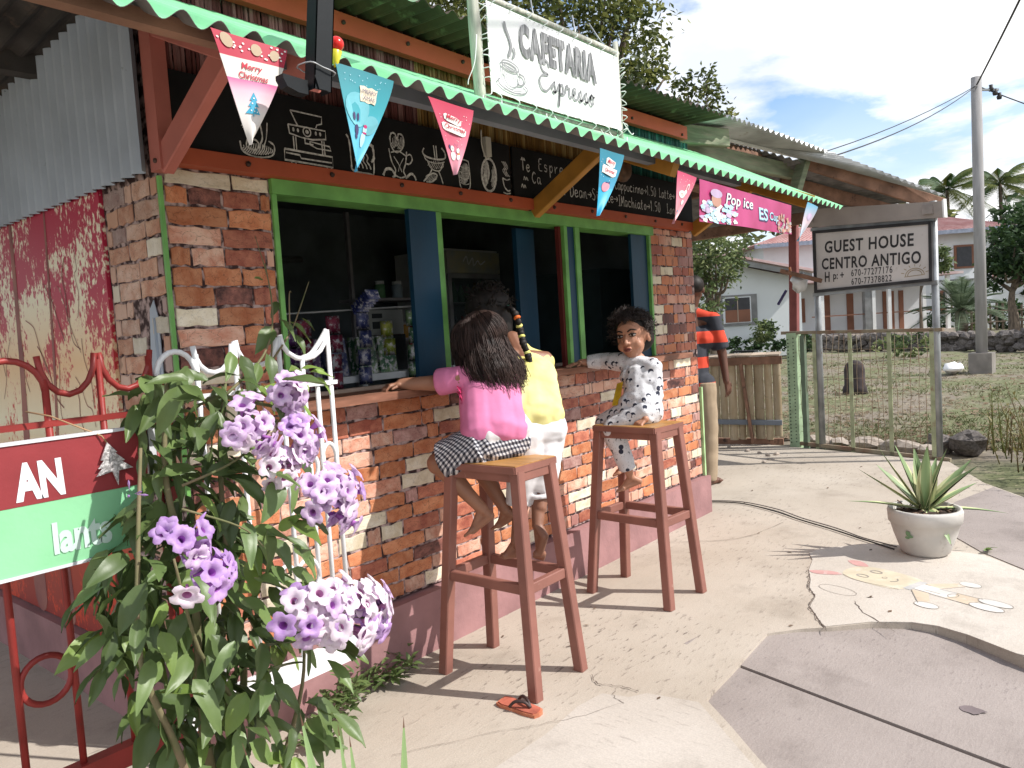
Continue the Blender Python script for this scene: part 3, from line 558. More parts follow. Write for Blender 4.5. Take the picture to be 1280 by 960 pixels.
tim('cross_beam', (6.9,2.75,2.62), (6.9,4.7,2.52), .07, .12, M_brownwood); tim('cross_beam', (7.9,2.3,2.33), (8.05,4.5,2.30), .07, .11, M_brownwood); tim('plank', (5.2,3.2,2.60), (8.0,2.9,2.42), .12, .03, M_brownwood)
tim('plank', (5.9,2.66,2.74), (7.0,2.60,2.72), .025, .11, M_brownwood)
tim('post', (8.42,3.03,-.02), (8.36,2.94,2.45), .085, .085, mat('dull_red_post', (.24,.075,.07), scale=5, stains=(9,.6,.75,(.16,.07,.06))), (0,1,0))
# ================================================================ SIGNS, BOARDS, BUNTING
def board_panel(name, x0, x1, label, z0=2.048, z1=2.295):
    t = thing(name, ((x0+x1)/2, 2.452, z0), label, 'chalkboard'); b = MB(); b.box((x0, 2.446, z0), (x1, 2.458, z1)); b.obj('board', M_board, t)
    return t, Plane2((0, 2.446, 0), (1,0,0), (0,0,1))
cb1, PB = board_panel('chalkboard', 1.296, 3.02, 'long black chalkboard with chalk drawings of a coffee machine and cups')
c = MB()
def st(pts, w=.006, closed=False, smooth=True): PB.stroke(c, pts, w*rnd(.85,1.15), .0016+random.random()*.0003, smooth=smooth, closed=closed, jit=.3)
def hatch(x, y, rx, ry, n, w=.004, a=.9):
    for i in range(n):
        t = -1 + 2*(i+.5)/n; k = math.sqrt(max(0, 1-t*t)); st([(x+rx*t-.01*k, y-ry*k*.9), (x+rx*t+.006, y), (x+rx*t+.012*k, y+ry*k*.9)], w)
st([(1.335,2.165),(1.37,2.162),(1.38,2.15),(1.345,2.148)], .004); st([(1.345,2.156),(1.375,2.153)], .003)
# scroll cup behind the white pennant
st([(1.545,2.17),(1.56,2.19),(1.59,2.18),(1.585,2.15),(1.56,2.15)], .006); hatch(1.567, 2.165, .02, .022, 5)
st([(1.56,2.14),(1.575,2.115),(1.60,2.11),(1.61,2.09),(1.59,2.075),(1.56,2.085),(1.565,2.11)], .006); st([(1.62,2.17),(1.625,2.12),(1.60,2.08)], .006); st([(1.65,2.18),(1.64,2.12),(1.62,2.08)], .005)
st([(1.535,2.10),(1.545,2.065),(1.60,2.052),(1.66,2.065),(1.672,2.10),(1.65,2.115)], .007); hatch(1.60, 2.08, .062, .022, 14)
# espresso machine
L_ = lambda *p: st(p, .0055, smooth=False)
L_((1.752,2.243),(1.893,2.241),(1.890,2.214),(1.868,2.207),(1.862,2.195)); L_((1.752,2.243),(1.772,2.205),(1.780,2.192)); L_((1.738,2.19),(1.905,2.19),(1.905,2.158),(1.84,2.148),(1.79,2.150),(1.742,2.158),(1.738,2.19))
for x in (1.76,1.78,1.86,1.88): PB.oval(c, x, 2.174, .005, .008, .0017, n=8)
PB.ring(c, 1.82, 2.174, .017, .017, .005, .0017); PB.oval(c, 1.82, 2.174, .008, .008, .0018, n=8)
L_((1.757,2.150),(1.757,2.10)); L_((1.768,2.150),(1.768,2.10)); L_((1.885,2.150),(1.885,2.098)); L_((1.895,2.150),(1.895,2.098))
L_((1.808,2.148),(1.808,2.13),(1.845,2.13)); L_((1.83,2.14),(1.92,2.133),(1.926,2.118),(1.86,2.118),(1.83,2.128),(1.83,2.14)); L_((1.715,2.098),(1.93,2.095),(1.93,2.055),(1.712,2.058),(1.715,2.098)); L_((1.72,2.085),(1.78,2.083),(1.785,2.072),(1.925,2.072))
L_((1.74,2.058),(1.742,2.048)); L_((1.76,2.058),(1.76,2.048)); L_((1.90,2.056),(1.902,2.048)); L_((1.92,2.055),(1.922,2.048))
# jar cup with steam, heart cup, dripper, tin, bean, steaming cup
st([(2.005,2.195),(2.018,2.17),(2.022,2.09),(2.03,2.056),(2.11,2.052),(2.135,2.06),(2.14,2.17)], .007); st([(2.09,2.14),(2.105,2.165),(2.135,2.165),(2.14,2.12),(2.125,2.10)], .010)
for k in range(4): st([(2.04+.02*k,2.13),(2.048+.02*k,2.115),(2.042+.02*k,2.10),(2.055+.02*k,2.085),(2.06+.02*k,2.07)], .005)
st([(2.235,2.215),(2.245,2.235),(2.265,2.235),(2.275,2.21),(2.285,2.237),(2.308,2.232),(2.312,2.20),(2.29,2.168),(2.26,2.160),(2.24,2.18),(2.235,2.215)], .006); hatch(2.257, 2.20, .018, .03, 5, .003); hatch(2.292, 2.20, .018, .03, 5, .003)
st([(2.225,2.17),(2.235,2.12),(2.255,2.085),(2.245,2.065)], .006); st([(2.325,2.17),(2.315,2.12),(2.30,2.085),(2.312,2.065)], .006); st([(2.235,2.155),(2.28,2.165),(2.32,2.15)], .005); st([(2.25,2.14),(2.275,2.11),(2.29,2.08)], .004); st([(2.305,2.14),(2.28,2.105),(2.27,2.08)], .004)
st([(2.32,2.15),(2.345,2.16),(2.355,2.14),(2.338,2.12),(2.318,2.118)], .006); st([(2.185,2.055),(2.20,2.08),(2.23,2.085),(2.25,2.063),(2.235,2.052)], .010); st([(2.31,2.055),(2.34,2.078),(2.36,2.072),(2.37,2.054)], .009); st([(2.245,2.065),(2.28,2.055),(2.312,2.065)], .006)
st([(2.43,2.20),(2.42,2.18),(2.44,2.165),(2.50,2.16),(2.555,2.17),(2.56,2.195),(2.54,2.215)], .008); st([(2.425,2.178),(2.44,2.15),(2.50,2.142),(2.553,2.155)], .005); st([(2.445,2.15),(2.47,2.115),(2.52,2.113),(2.545,2.15)], .005); hatch(2.495, 2.135, .05, .02, 9, .003)
st([(2.47,2.112),(2.45,2.085),(2.415,2.055)], .006); st([(2.51,2.112),(2.525,2.085),(2.535,2.055)], .006); st([(2.43,2.075),(2.47,2.095),(2.50,2.09),(2.47,2.06),(2.43,2.055)], .007); hatch(2.46, 2.075, .035, .017, 8, .003)
L_((2.49,2.22),(2.495,2.165)); L_((2.505,2.22),(2.507,2.165))
st([(2.645,2.165),(2.66,2.18),(2.70,2.18),(2.715,2.163),(2.712,2.056),(2.65,2.056),(2.645,2.165)], .006); hatch(2.68, 2.118, .03, .055, 10, .0035)
for k in range(4): st([(2.65,2.075+.025*k),(2.68,2.068+.025*k),(2.71,2.075+.025*k)], .003)
PB.ring(c, 2.855, 2.132, .052, .078, .012, .0017, a=-.1); hatch(2.832, 2.135, .022, .068, 9, .004); hatch(2.885, 2.13, .016, .06, 6, .004)
for k in range(3): st([(2.955+.012*k,2.21),(2.975+.012*k,2.185),(2.96+.012*k,2.165),(2.985+.012*k,2.14)], .005)
st([(2.955,2.13),(2.965,2.09),(2.99,2.07),(3.01,2.075)], .006); st([(2.955,2.13),(2.985,2.122),(3.012,2.13)], .005); st([(2.955,2.06),(2.98,2.055),(3.01,2.06)], .006)
c.obj('chalk_drawing', M_chalk, cb1)
cb2, _ = board_panel('chalkboard', 3.043, 4.985, 'long black chalkboard with a handwritten coffee menu in chalk')
c = MB()
def scribble(txt, x, y, s, w=.0052, sp=.74):
    """hand-chalked lettering drawn as strokes on a unit cell (0..0.6 by 0..1)"""
    G = {'a':[[(.5,.55),(.2,.6),(.08,.25),(.25,0),(.48,.3),(.5,.55),(.52,.1),(.65,.05)]],'b':[[(.1,1),(.1,.05),(.4,.05),(.5,.3),(.3,.5),(.12,.4)]],'c':[[(.5,.5),(.25,.6),(.08,.3),(.25,.02),(.52,.12)]],'d':[[(.45,.5),(.2,.58),(.08,.25),(.25,0),(.48,.25),(.5,1.05),(.52,.08),(.65,.05)]],'e':[[(.1,.3),(.48,.36),(.42,.58),(.2,.56),(.08,.25),(.28,0),(.55,.14)]],'f':[[(.5,.95),(.3,1),(.25,.6),(.25,-.3)],[(.08,.55),(.45,.58)]],
     'g':[[(.48,.5),(.2,.6),(.1,.3),(.28,.08),(.48,.5),(.48,-.2),(.25,-.38),(.1,-.2)]],'h':[[(.1,1.05),(.1,0)],[(.1,.3),(.35,.58),(.48,.35),(.5,0)]],'i':[[(.2,.55),(.2,.1),(.32,.02)],[(.2,.75),(.22,.79)]],'k':[[(.1,1),(.1,0)],[(.45,.6),(.14,.3),(.5,0)]],'l':[[(.12,.2),(.3,1),(.16,1.02),(.16,.1),(.38,.04)]],'m':[[(.02,.5),(.1,0),(.12,.4),(.26,.58),(.32,.05),(.36,.42),(.5,.58),(.58,.02)]],'n':[[(.08,.55),(.1,0),(.14,.4),(.38,.6),(.46,.05),(.58,.04)]],'o':[[(.3,.58),(.1,.4),(.15,.05),(.42,.08),(.48,.42),(.3,.58)]],'p':[[(.1,.58),(.12,-.4)],[(.12,.4),(.35,.6),(.5,.3),(.3,.02),(.12,.15)]],
     'r':[[(.1,.58),(.12,0),(.16,.35),(.45,.58)]],'s':[[(.45,.52),(.2,.58),(.14,.38),(.42,.25),(.36,.02),(.08,.06)]],'t':[[(.25,.95),(.22,.1),(.42,.04)],[(.05,.6),(.45,.64)]],'u':[[(.1,.56),(.1,.12),(.3,0),(.46,.25),(.48,.56),(.5,.04)]],'y':[[(.1,.56),(.14,.2),(.36,.15)],[(.48,.56),(.36,-.1),(.12,-.35)]],'E':[[(.5,1),(.15,.95),(.12,.55),(.4,.55),(.12,.5),(.1,.04),(.52,.02)]],'D':[[(.12,1),(.12,0),(.45,.1),(.6,.55),(.4,.98),(.05,.98)]],'S':[[(.5,.9),(.25,1),(.1,.75),(.48,.35),(.36,0),(.05,.1)]],'C':[[(.55,.85),(.3,1),(.06,.5),(.3,0),(.58,.15)]],'M':[[(.05,0),(.12,1),(.3,.3),(.5,1),(.58,0)]],'L':[[(.25,.95),(.14,1),(.18,.1),(.05,.05),(.3,.1),(.6,.02)]],'I':[[(.2,1),(.2,0)],[(.05,1),(.36,1)],[(.04,0),(.36,0)]],'T':[[(.3,1),(.3,0)],[(0,.98),(.6,1)]],
     '1':[[(.15,.8),(.3,1),(.3,0)]],'5':[[(.5,1),(.15,1),(.12,.58),(.42,.55),(.45,.12),(.1,.04)]],'0':[[(.3,1),(.08,.6),(.2,.02),(.45,.2),(.46,.8),(.3,1)]],'.':[[(.2,.02),(.24,.06)]],'-':[[(.05,.4),(.55,.42)]],'>':[[(0,.4),(.6,.4)],[(.4,.62),(.62,.4),(.4,.18)]],'~':[[(0,.3),(.15,.6),(.3,.3),(.45,.55),(.6,.3)]]}
    for ch in txt:
        if ch in G:
            for stk in G[ch]: PB.stroke(c, [(x+px*s+rnd(-.02,.02)*s, y+py*s+rnd(-.02,.02)*s) for px, py in stk], w*rnd(.8,1.2), .0016+random.random()*.0004, sub=4, jit=.25)
        x += s*(sp if ch not in 'iIl.1' else .5)
scribble('~', 3.11, 2.22, .05); scribble('Te', 3.105, 2.185, .055); scribble('~', 3.12, 2.12, .06); scribble('~', 3.10, 2.08, .06)
scribble('Espresso', 3.25, 2.20, .062); scribble('Ida Dean>Single>', 3.36, 2.095, .062, sp=.70); scribble('Ca', 3.19, 2.13, .055)
scribble('~Cappucinno>1.50 Latte>', 3.95, 2.180, .056, sp=.62); scribble('IMachiato>1.50  Long', 4.02, 2.085, .060, sp=.66)
c.obj('chalk_writing', M_chalk, cb2)
# ---- banner sign over the awning
SY = 1.78
sg = thing('banner_sign', (2.55, SY, 2.16), 'white cafeteria espresso banner laced to a frame above the green awning', 'sign')
M_banner = mat('banner_vinyl', (0.80, 0.80, 0.80), var=.04, scale=3, rough=.45, bump=.05, bscale=8)
M_stick = mat('pale_pole', (.42,.42,.36), var=.3, scale=14, stretch=(4,4,.6), stains=(20,.62,.72,(.14,.13,.1)))
bn = MB(); nx, nz = 16, 8; vs = []
for j in range(nz+1):
    for i in range(nx+1):
        u, w = i/nx, j/nz; vs.append((2.118+.862*u, SY - .003 + .002*math.sin(u*9+w*3)*math.sin(w*3.14), 2.222+.308*w - .006*math.sin(u*math.pi)*(1-w)))
bn.add(vs, [[j*(nx+1)+i, j*(nx+1)+i+1, (j+1)*(nx+1)+i+1, (j+1)*(nx+1)+i] for j in range(nz) for i in range(nx)], 0, True)
k0 = len(bn.v); bn.add([p+V((0,.003,0)) for p in bn.v], [list(reversed(f)) for f in bn.f], 0, True); ban = bn.obj('banner', M_banner, sg)
for p, q, r in (((2.085,SY+.02,2.12),(2.07,SY+.02,2.75),.022),((2.995,SY+.01,2.14),(2.985,SY+.01,2.60),.012),((2.07,SY+.02,2.175),(3.0,SY+.02,2.185),.014),((2.07,SY+.02,2.555),(3.0,SY+.015,2.555),.014),((2.10,SY+.03,2.205),(2.98,SY+.03,2.210),.012)):
    b = MB(); P = [V(p).lerp(V(q), i/6)+V((rnd(-.004,.004),0,rnd(-.004,.004))) for i in range(7)]; b.tube(P, [r*rnd(.9,1.08) for _ in P], 8); b.obj('frame_pole', M_stick, sg)
def tie(P, r): b = MB(); b.tube(P, r, 4); b.obj('tie_string', M_white, sg)
for i in range(9):
    for (x, z, dz) in ((2.14+.1*i, 2.54, .03), (2.14+.1*i, 2.20, -.035)): tie(cr([(x,SY-.008,z-dz*.5),(x+.012,SY-.02,z),(x+rnd(-.02,.02),SY+.035,z+dz*.7),(x-.01,SY+.03,z)],3), .0022)
for i in range(10):
    for x, s in ((2.10,-1),(2.995,1)): z = 2.22+.033*i; tie(cr([(x-.012*s,SY-.008,z),(x+.010*s,SY-.020,z+rnd(-.02,.02)),(x+.018*s,SY+.03,z+rnd(-.03,.03)),(x-.01*s,SY+.02,z+.02)],3), .002)
for i in range(7): x = rnd(2.05,3.0); tie(cr([(x,SY-.02,2.19),(x+rnd(-.03,.03),SY-.035,2.165),(x+rnd(-.05,.05),SY-.03,rnd(2.13,2.16))],3), .0018)
tie(cr([(2.06,SY,2.40),(2.03,SY-.01,2.30),(2.005,SY,2.24),(2.00,SY,2.22)],4), .0018); tie(cr([(3.0,SY,2.26),(3.03,SY-.02,2.21),(3.05,SY-.02,2.215)],4), .0025)
for x0, x1 in ((2.18,2.27),(2.42,2.51),(2.70,2.80),(2.93,2.925)):
    b = MB(); b.tube([(x0,SY+.02,2.555),(x1,SY+.10,2.69)], .003, 5); b.obj('stay_wire', M_zinc, sg)
M_letter = mat('striped_grey_print', (.13,.13,.135), col2=(.30,.30,.31), scale=30, lo=.50, hi=.60, stretch=(5,1,.6), detail=3, rough=.5, bump=0)
M_grey = mat('grey_print', (.24,.24,.25), var=.1, rough=.5, bump=0)
PS = Plane2((0, SY-.0035, 0), (1,0,0), (0,0,1)); lt = MB()
PS.text(lt, 'CAFETARIA', 2.288, 2.388, .148, .0045, 0, sx=.575, bold=.010, spacing=1.18); lt.obj('lettering', M_letter, ban)
CUR = {'E':[(1.6,2.1),(1.35,2.6),(.75,2.65),(.35,2.2),(.65,1.66),(1.3,1.5),(1.25,1.38),(.5,1.25),(.05,.7),(.35,.05),(1.0,-.05),(1.6,.35),(1.9,.7)],'s':[(0,.25),(.4,1.0),(.5,.65),(.6,.25),(.35,0),(.15,.12),(.5,.08),(.95,.35)],'p':[(0,.3),(.3,1.0),(.28,.2),(.15,-.9),(.0,-1.0),(.18,-.2),(.42,.8),(.8,.95),(.85,.4),(.5,.08),(.9,.1),(1.2,.35)],'r':[(0,.3),(.3,1.1),(.42,.85),(.75,.85),(.65,.3),(.85,.03),(1.15,.3)],'e':[(0,.3),(.5,.5),(.6,.95),(.3,1.0),(.15,.5),(.35,.03),(.75,.05),(1.05,.3)],'o':[(0,.3),(.35,.95),(.12,.45),(.35,.0),(.75,.25),(.7,.8),(.4,1.0),(.6,.75),(1.1,.9)]}
es = MB(); x = 2.395; sc = .042
for ch in 'Espresso':
    pts = CUR[ch]; PS.stroke(es, [(x+px*sc, 2.285+py*sc) for px, py in pts], .0085, .0045+random.random()*.0003, sub=6); x += pts[-1][0]*sc*.98
cup = lambda pts, w=.005, cl=False: PS.stroke(es, pts, w, .0045, closed=cl)
cup([(2.205,2.48),(2.212,2.455),(2.228,2.43),(2.238,2.40),(2.228,2.375),(2.222,2.36)], .012); cup([(2.25,2.40),(2.256,2.38),(2.245,2.36)], .010)
PS.ring(es, 2.225, 2.328, .048, .015, .006, .0046, a=-.12); PS.ring(es, 2.225, 2.327, .034, .008, .004, .0047, a=-.12)
for k in range(8): cup([(2.188+.01*k,2.303-.002*k),(2.19+.01*k,2.293-.002*k)], .004)
cup([(2.178,2.33),(2.182,2.29),(2.20,2.262),(2.23,2.255),(2.262,2.268),(2.275,2.30),(2.273,2.32)], .0045); cup([(2.275,2.31),(2.30,2.305),(2.305,2.285),(2.285,2.272),(2.265,2.27)], .007); cup([(2.165,2.275),(2.15,2.262),(2.18,2.245),(2.24,2.236),(2.30,2.245),(2.318,2.262),(2.30,2.272)], .0055); cup([(2.19,2.25),(2.24,2.243),(2.285,2.252)], .003)
for u in [i/60 for i in range(61)]:
    if int(u*60) % 2 == 0: PS.poly(es, [(2.128+.84*u,2.520),(2.128+.84*u+.010,2.520),(2.128+.84*u+.010,2.5225),(2.128+.84*u,2.5225)], .0046)
es.obj('print', M_grey, ban)
# ---- pennants along the awning edge
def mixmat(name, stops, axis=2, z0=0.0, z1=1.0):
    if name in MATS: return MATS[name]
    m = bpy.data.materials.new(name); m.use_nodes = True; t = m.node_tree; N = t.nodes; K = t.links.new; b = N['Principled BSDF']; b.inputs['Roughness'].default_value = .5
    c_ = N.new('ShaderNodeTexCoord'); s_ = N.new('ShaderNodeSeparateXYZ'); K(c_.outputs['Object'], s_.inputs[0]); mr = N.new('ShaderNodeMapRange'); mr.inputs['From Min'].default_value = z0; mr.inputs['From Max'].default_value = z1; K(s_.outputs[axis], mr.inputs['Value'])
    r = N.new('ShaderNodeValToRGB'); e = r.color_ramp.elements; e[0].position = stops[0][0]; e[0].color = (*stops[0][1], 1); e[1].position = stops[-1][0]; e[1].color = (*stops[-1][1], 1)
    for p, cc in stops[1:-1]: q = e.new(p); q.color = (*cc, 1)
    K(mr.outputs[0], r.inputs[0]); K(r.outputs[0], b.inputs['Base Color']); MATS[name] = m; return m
FM = {k: mat('print_'+k, v, var=.06, scale=20, rough=.5, bump=0) for k, v in dict(red=(.42,.02,.045), white=(.72,.70,.66), pink=(.60,.24,.30), teal=(.02,.20,.24), sky=(.05,.38,.58), cyan=(.03,.30,.46), navy=(.05,.04,.12), cream=(.66,.58,.45), gold=(.42,.32,.22), magenta=(.45,.03,.14), ice=(.40,.62,.72), skin=(.45,.24,.18), black=(.02,.02,.02), orange=(.7,.2,.03), lilac=(.45,.35,.5)).items()}
WP = []
def pennant(pts, stops, label, art, y=1.598, sway=.006, curl=.0):
    """triangular flag hung by its top edge; pts = top-left, top-right, tip in (x, z)"""
    (xa, za), (xb, zb), (xc, zc) = pts; t = thing('pennant', ((xa+xb)/2, y, max(za, zb)), label, 'pennant', 'pennants hanging from the awning edge')
    T = V(((xa+xb)/2, y, max(za, zb))); zt = max(za, zb); f = MB(); n = 14; m_ = 8
    def P(u, w, h=0):   # u across 0..1, w down 0..1
        l = V((xa+(xc-xa)*(w**.92), 0, za+(zc-za)*w)); r = V((xb+(xc-xb)*(w**1.25), 0, zb+(zc-zb)*w)); q = l.lerp(r, u)
        q.y = y - h + sway*math.sin(u*4.2+w*2.2+xa*7)*(.3+w) + curl*w*w; return q
    vs = []; vb = []
    for j in range(n+1):
        for i in range(m_+1): vs.append(P(i/m_, j/n)); vb.append(P(i/m_, j/n, -.0015))
    R = m_+1; fs = [[j*R+i, (j+1)*R+i, (j+1)*R+i+1, j*R+i+1] for j in range(n) for i in range(m_)]
    f.add(vs, fs, 0, True); f.add(vb, [list(reversed(q)) for q in fs], 0, True)
    cloth = f.obj('cloth', mixmat('pennant_%d' % len(WP), stops, 2, zc-zt, 0.0), t); WP.append(t)
    class PF(Plane2):
        def __init__(s): pass
        def at(s, x, yy, h=0.0): return P(x, yy, h)
    art(PF(), cloth, P); return t
def flat(mb_list, cloth):
    for mb, m in mb_list:
        if mb.v: mb.obj('print', m, cloth)
def text_on(pf, mb, s, x, w, size, sx, h=.0022, shear=.2, bold=0.0, slope=0.0):
    """lettering that follows the cloth: flag coordinates run 0..1 across and 0..1 down"""
    Q = Plane2((0,0,0), (1,0,0), (0,1,0)); tmp = MB(); Q.text(tmp, s, 0, 0, 1.0, 0, 0, shear=shear, bold=bold, align='CENTER')
    mb.add([pf.at(x+p.x*size*sx, w-p.y*size+slope*p.x*size, h) for p in tmp.v], tmp.f)
def art_tree(pf, cloth, P):
    r, w, k = MB(), MB(), MB()
    text_on(pf, r, 'Merry', .47, .295, .085, 1.6, bold=.02); text_on(pf, r, 'Christmas', .50, .385, .085, 1.55, bold=.02)
    tr_ = [(.5,.50),(.60,.58),(.55,.58),(.66,.64),(.58,.64),(.76,.71),(.52,.71),(.52,.735),(.48,.735),(.48,.71),(.22,.71),(.42,.64),(.34,.64),(.45,.58),(.40,.58)]
    k.add([pf.at(x, y, .002) for x, y in tr_], [list(range(len(tr_)))])
    for x, y in ((.5,.56),(.46,.61),(.55,.65),(.42,.68),(.52,.685),(.62,.69)): w.add([pf.at(x+.022*math.cos(a), y+.008*math.sin(a), .0028) for a in [i*.9 for i in range(7)]], [list(range(7))])
    for i in range(26): x, y = rnd(.03,.97), rnd(.02,.16); w.add([pf.at(x+.018*math.cos(a), y+.010*math.sin(a), .002) for a in [i*1.05 for i in range(6)]], [list(range(6))])
    g_ = MB()
    for x, y, s in ((.16,.07,.085),(.56,.09,.075),(.82,.10,.07)): g_.add([pf.at(x+s*math.cos(a), y+s*.75*math.sin(a), .0024) for a in [i*.42 for i in range(15)]], [list(range(15))])
    flat([(r, FM['red']), (k, FM['cyan']), (w, FM['white']), (g_, FM['gold'])], cloth)
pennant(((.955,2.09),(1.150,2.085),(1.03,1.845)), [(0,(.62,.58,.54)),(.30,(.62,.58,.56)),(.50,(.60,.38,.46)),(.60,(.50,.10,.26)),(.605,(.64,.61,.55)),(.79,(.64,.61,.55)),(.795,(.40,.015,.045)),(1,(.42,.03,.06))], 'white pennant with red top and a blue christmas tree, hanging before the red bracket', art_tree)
def blob_(pf, mb, x, y, rx, ry, h=.002, n=12): mb.add([pf.at(x+rx*math.cos(2*math.pi*i/n), y+ry*math.sin(2*math.pi*i/n), h) for i in range(n)], [list(range(n))])
def art_deer(pf, cloth, P):
    s, w, n_, c_, l = MB(), MB(), MB(), MB(), MB()
    blob_(pf, s, .32, .40, .30, .17, .0015, 18); blob_(pf, s, .75, .52, .24, .10, .0015, 16)
    pts = [(.36,.16),(.45,.15),(.52,.165),(.60,.15),(.68,.165),(.72,.16),(.715,.22),(.73,.27),(.72,.31),(.62,.305),(.55,.315),(.46,.305),(.37,.31),(.36,.26),(.37,.21)]
    c_.add([pf.at(x, y, .0022) for x, y in pts], [list(range(len(pts)))])
    text_on(pf, n_, 'MERRY', .54, .225, .055, 1.8, .006, 0); text_on(pf, n_, 'XMAS', .54, .29, .055, 1.9, .006, 0)
    blob_(pf, n_, .26, .60, .07, .055, .002); blob_(pf, n_, .20, .47, .035, .04, .002); blob_(pf, n_, .31, .47, .03, .04, .002); blob_(pf, n_, .23, .66, .05, .03, .002)
    blob_(pf, w, .56, .68, .13, .075, .0021, 16); blob_(pf, w, .58, .58, .085, .045, .0022, 14); blob_(pf, l, .58, .545, .07, .018, .0027); blob_(pf, l, .60, .61, .09, .010, .0026)
    for i in range(16): blob_(pf, w, rnd(.1,.9), rnd(.05,.15), .008, .005, .002, 6)
    flat([(s, mat('print_seafoam', (.12,.36,.42), bump=0)), (c_, FM['cream']), (n_, FM['navy']), (w, FM['ice']), (l, FM['magenta'])], cloth)
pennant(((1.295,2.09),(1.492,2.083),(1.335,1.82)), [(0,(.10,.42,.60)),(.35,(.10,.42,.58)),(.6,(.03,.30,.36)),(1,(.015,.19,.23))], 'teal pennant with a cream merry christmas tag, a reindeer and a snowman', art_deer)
def art_snow(pf, cloth, P):
    r, w, n_, o = MB(), MB(), MB(), MB()
    for (x0, y0, x1, y1) in ((.24,.16,.72,.26),(.12,.29,.88,.40)):
        w.add([pf.at(*p, .002) for p in ((x0,y0+.02),(x0+.06,y0),(x1-.06,y0+.03),(x1,y0+.06),(x1,y1+.02),(x1-.08,y1+.04),(x0+.06,y1),(x0,y1-.02))], [list(range(8))])
    text_on(pf, r, 'Merry', .48, .235, .092, 1.75, .006, slope=.04, bold=.015); text_on(pf, r, 'Christmas', .50, .375, .092, 1.72, .006, slope=.05, bold=.015)
    blob_(pf, w, .42, .735, .14, .062, .002, 16); blob_(pf, w, .40, .63, .085, .04, .0024, 14); blob_(pf, w, .70, .745, .085, .045, .002, 14); blob_(pf, w, .66, .65, .065, .038, .0024)
    for x, y in ((.38,.62),(.43,.625),(.64,.645),(.69,.65),(.42,.71),(.42,.74)): blob_(pf, n_, x, y, .010, .005, .003, 6)
    blob_(pf, o, .41, .636, .03, .006, .003, 6); blob_(pf, o, .70, .70, .07, .012, .003, 8); blob_(pf, n_, .27, .61, .05, .03, .0022, 8)
    for dx in (-.05,.03):
        n_.add([pf.at(.58+dx,.58,.003),pf.at(.60+dx,.58,.003),pf.at(.57+dx*1.5,.54,.003)],[[0,1,2]]); n_.add([pf.at(.66-dx,.62,.003),pf.at(.68-dx,.62,.003),pf.at(.70-dx*2,.57,.003)],[[0,1,2]])
    for i in range(18): blob_(pf, w, rnd(.05,.95), rnd(.04,.6), .010, .006, .0016, 6)
    flat([(w, FM['white']), (r, FM['red']), (n_, FM['navy']), (o, FM['orange'])], cloth)
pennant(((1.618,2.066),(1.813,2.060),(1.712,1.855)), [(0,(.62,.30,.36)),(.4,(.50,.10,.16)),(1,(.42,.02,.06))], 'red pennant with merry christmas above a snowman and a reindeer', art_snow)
def art_santa(pf, cloth, P):
    r, w, l, n_ = MB(), MB(), MB(), MB()
    for (x0, y0, x1, y1) in ((.30,.10,.72,.20),(.14,.22,.86,.34)): w.add([pf.at(*p, .002) for p in ((x0,y0+.02),(x0+.08,y0),(x1,y0+.05),(x1,y1+.03),(x1-.1,y1+.05),(x0,y1))], [list(range(6))])
    text_on(pf, r, 'Merry', .5, .19, .085, 1.5, .006, slope=.06, bold=.015); text_on(pf, r, 'Christmas', .5, .33, .08, 1.5, .006, slope=.06, bold=.015)
    blob_(pf, l, .50, .55, .24, .075, .002, 16); blob_(pf, n_, .52, .50, .09, .035, .0025, 9); blob_(pf, n_, .66, .48, .05, .02, .0025, 7)
    for i in range(10): blob_(pf, w, rnd(.05,.95), rnd(.04,.5), .012, .006, .0016, 6)
    flat([(w, FM['white']), (r, FM['red']), (l, FM['pink']), (n_, FM['navy'])], cloth)
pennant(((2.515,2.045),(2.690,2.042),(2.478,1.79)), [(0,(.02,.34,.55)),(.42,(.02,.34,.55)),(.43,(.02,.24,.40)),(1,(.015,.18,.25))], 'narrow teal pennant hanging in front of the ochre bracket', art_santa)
def art_pink(pf, cloth, P):
    w, n_, k = MB(), MB(), MB()
    blob_(pf, w, .40, .42, .26, .075, .002, 14); blob_(pf, w, .62, .36, .10, .05, .0022, 10); blob_(pf, w, .66, .56, .13, .05, .002, 10); blob_(pf, n_, .36, .41, .05, .012, .003, 7); blob_(pf, n_, .48, .43, .04, .012, .003, 7)
    blob_(pf, k, .45, .75, .16, .022, .002, 9); pf.stroke(w, [(.60,.34),(.62,.22),(.72,.20),(.74,.30)], .03, .002)
    for i in range(12): blob_(pf, w, rnd(.05,.95), rnd(.04,.3), .014, .006, .0016, 6)
    flat([(w, FM['white']), (n_, FM['skin']), (k, FM['cyan'])], cloth)
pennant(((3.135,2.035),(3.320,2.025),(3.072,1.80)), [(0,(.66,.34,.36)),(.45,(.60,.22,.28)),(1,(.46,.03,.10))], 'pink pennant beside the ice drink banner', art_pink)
def art_end(pf, cloth, P):
    w = MB(); blob_(pf, w, .5, .35, .25, .10, .002, 10); flat([(w, FM['lilac'])], cloth)
pennant(((4.80,2.045),(4.98,2.03),(4.60,1.80)), [(0,(.25,.50,.62)),(.5,(.55,.42,.46)),(1,(.05,.30,.45))], 'pale blue and pink pennant at the far end of the awning', art_end)
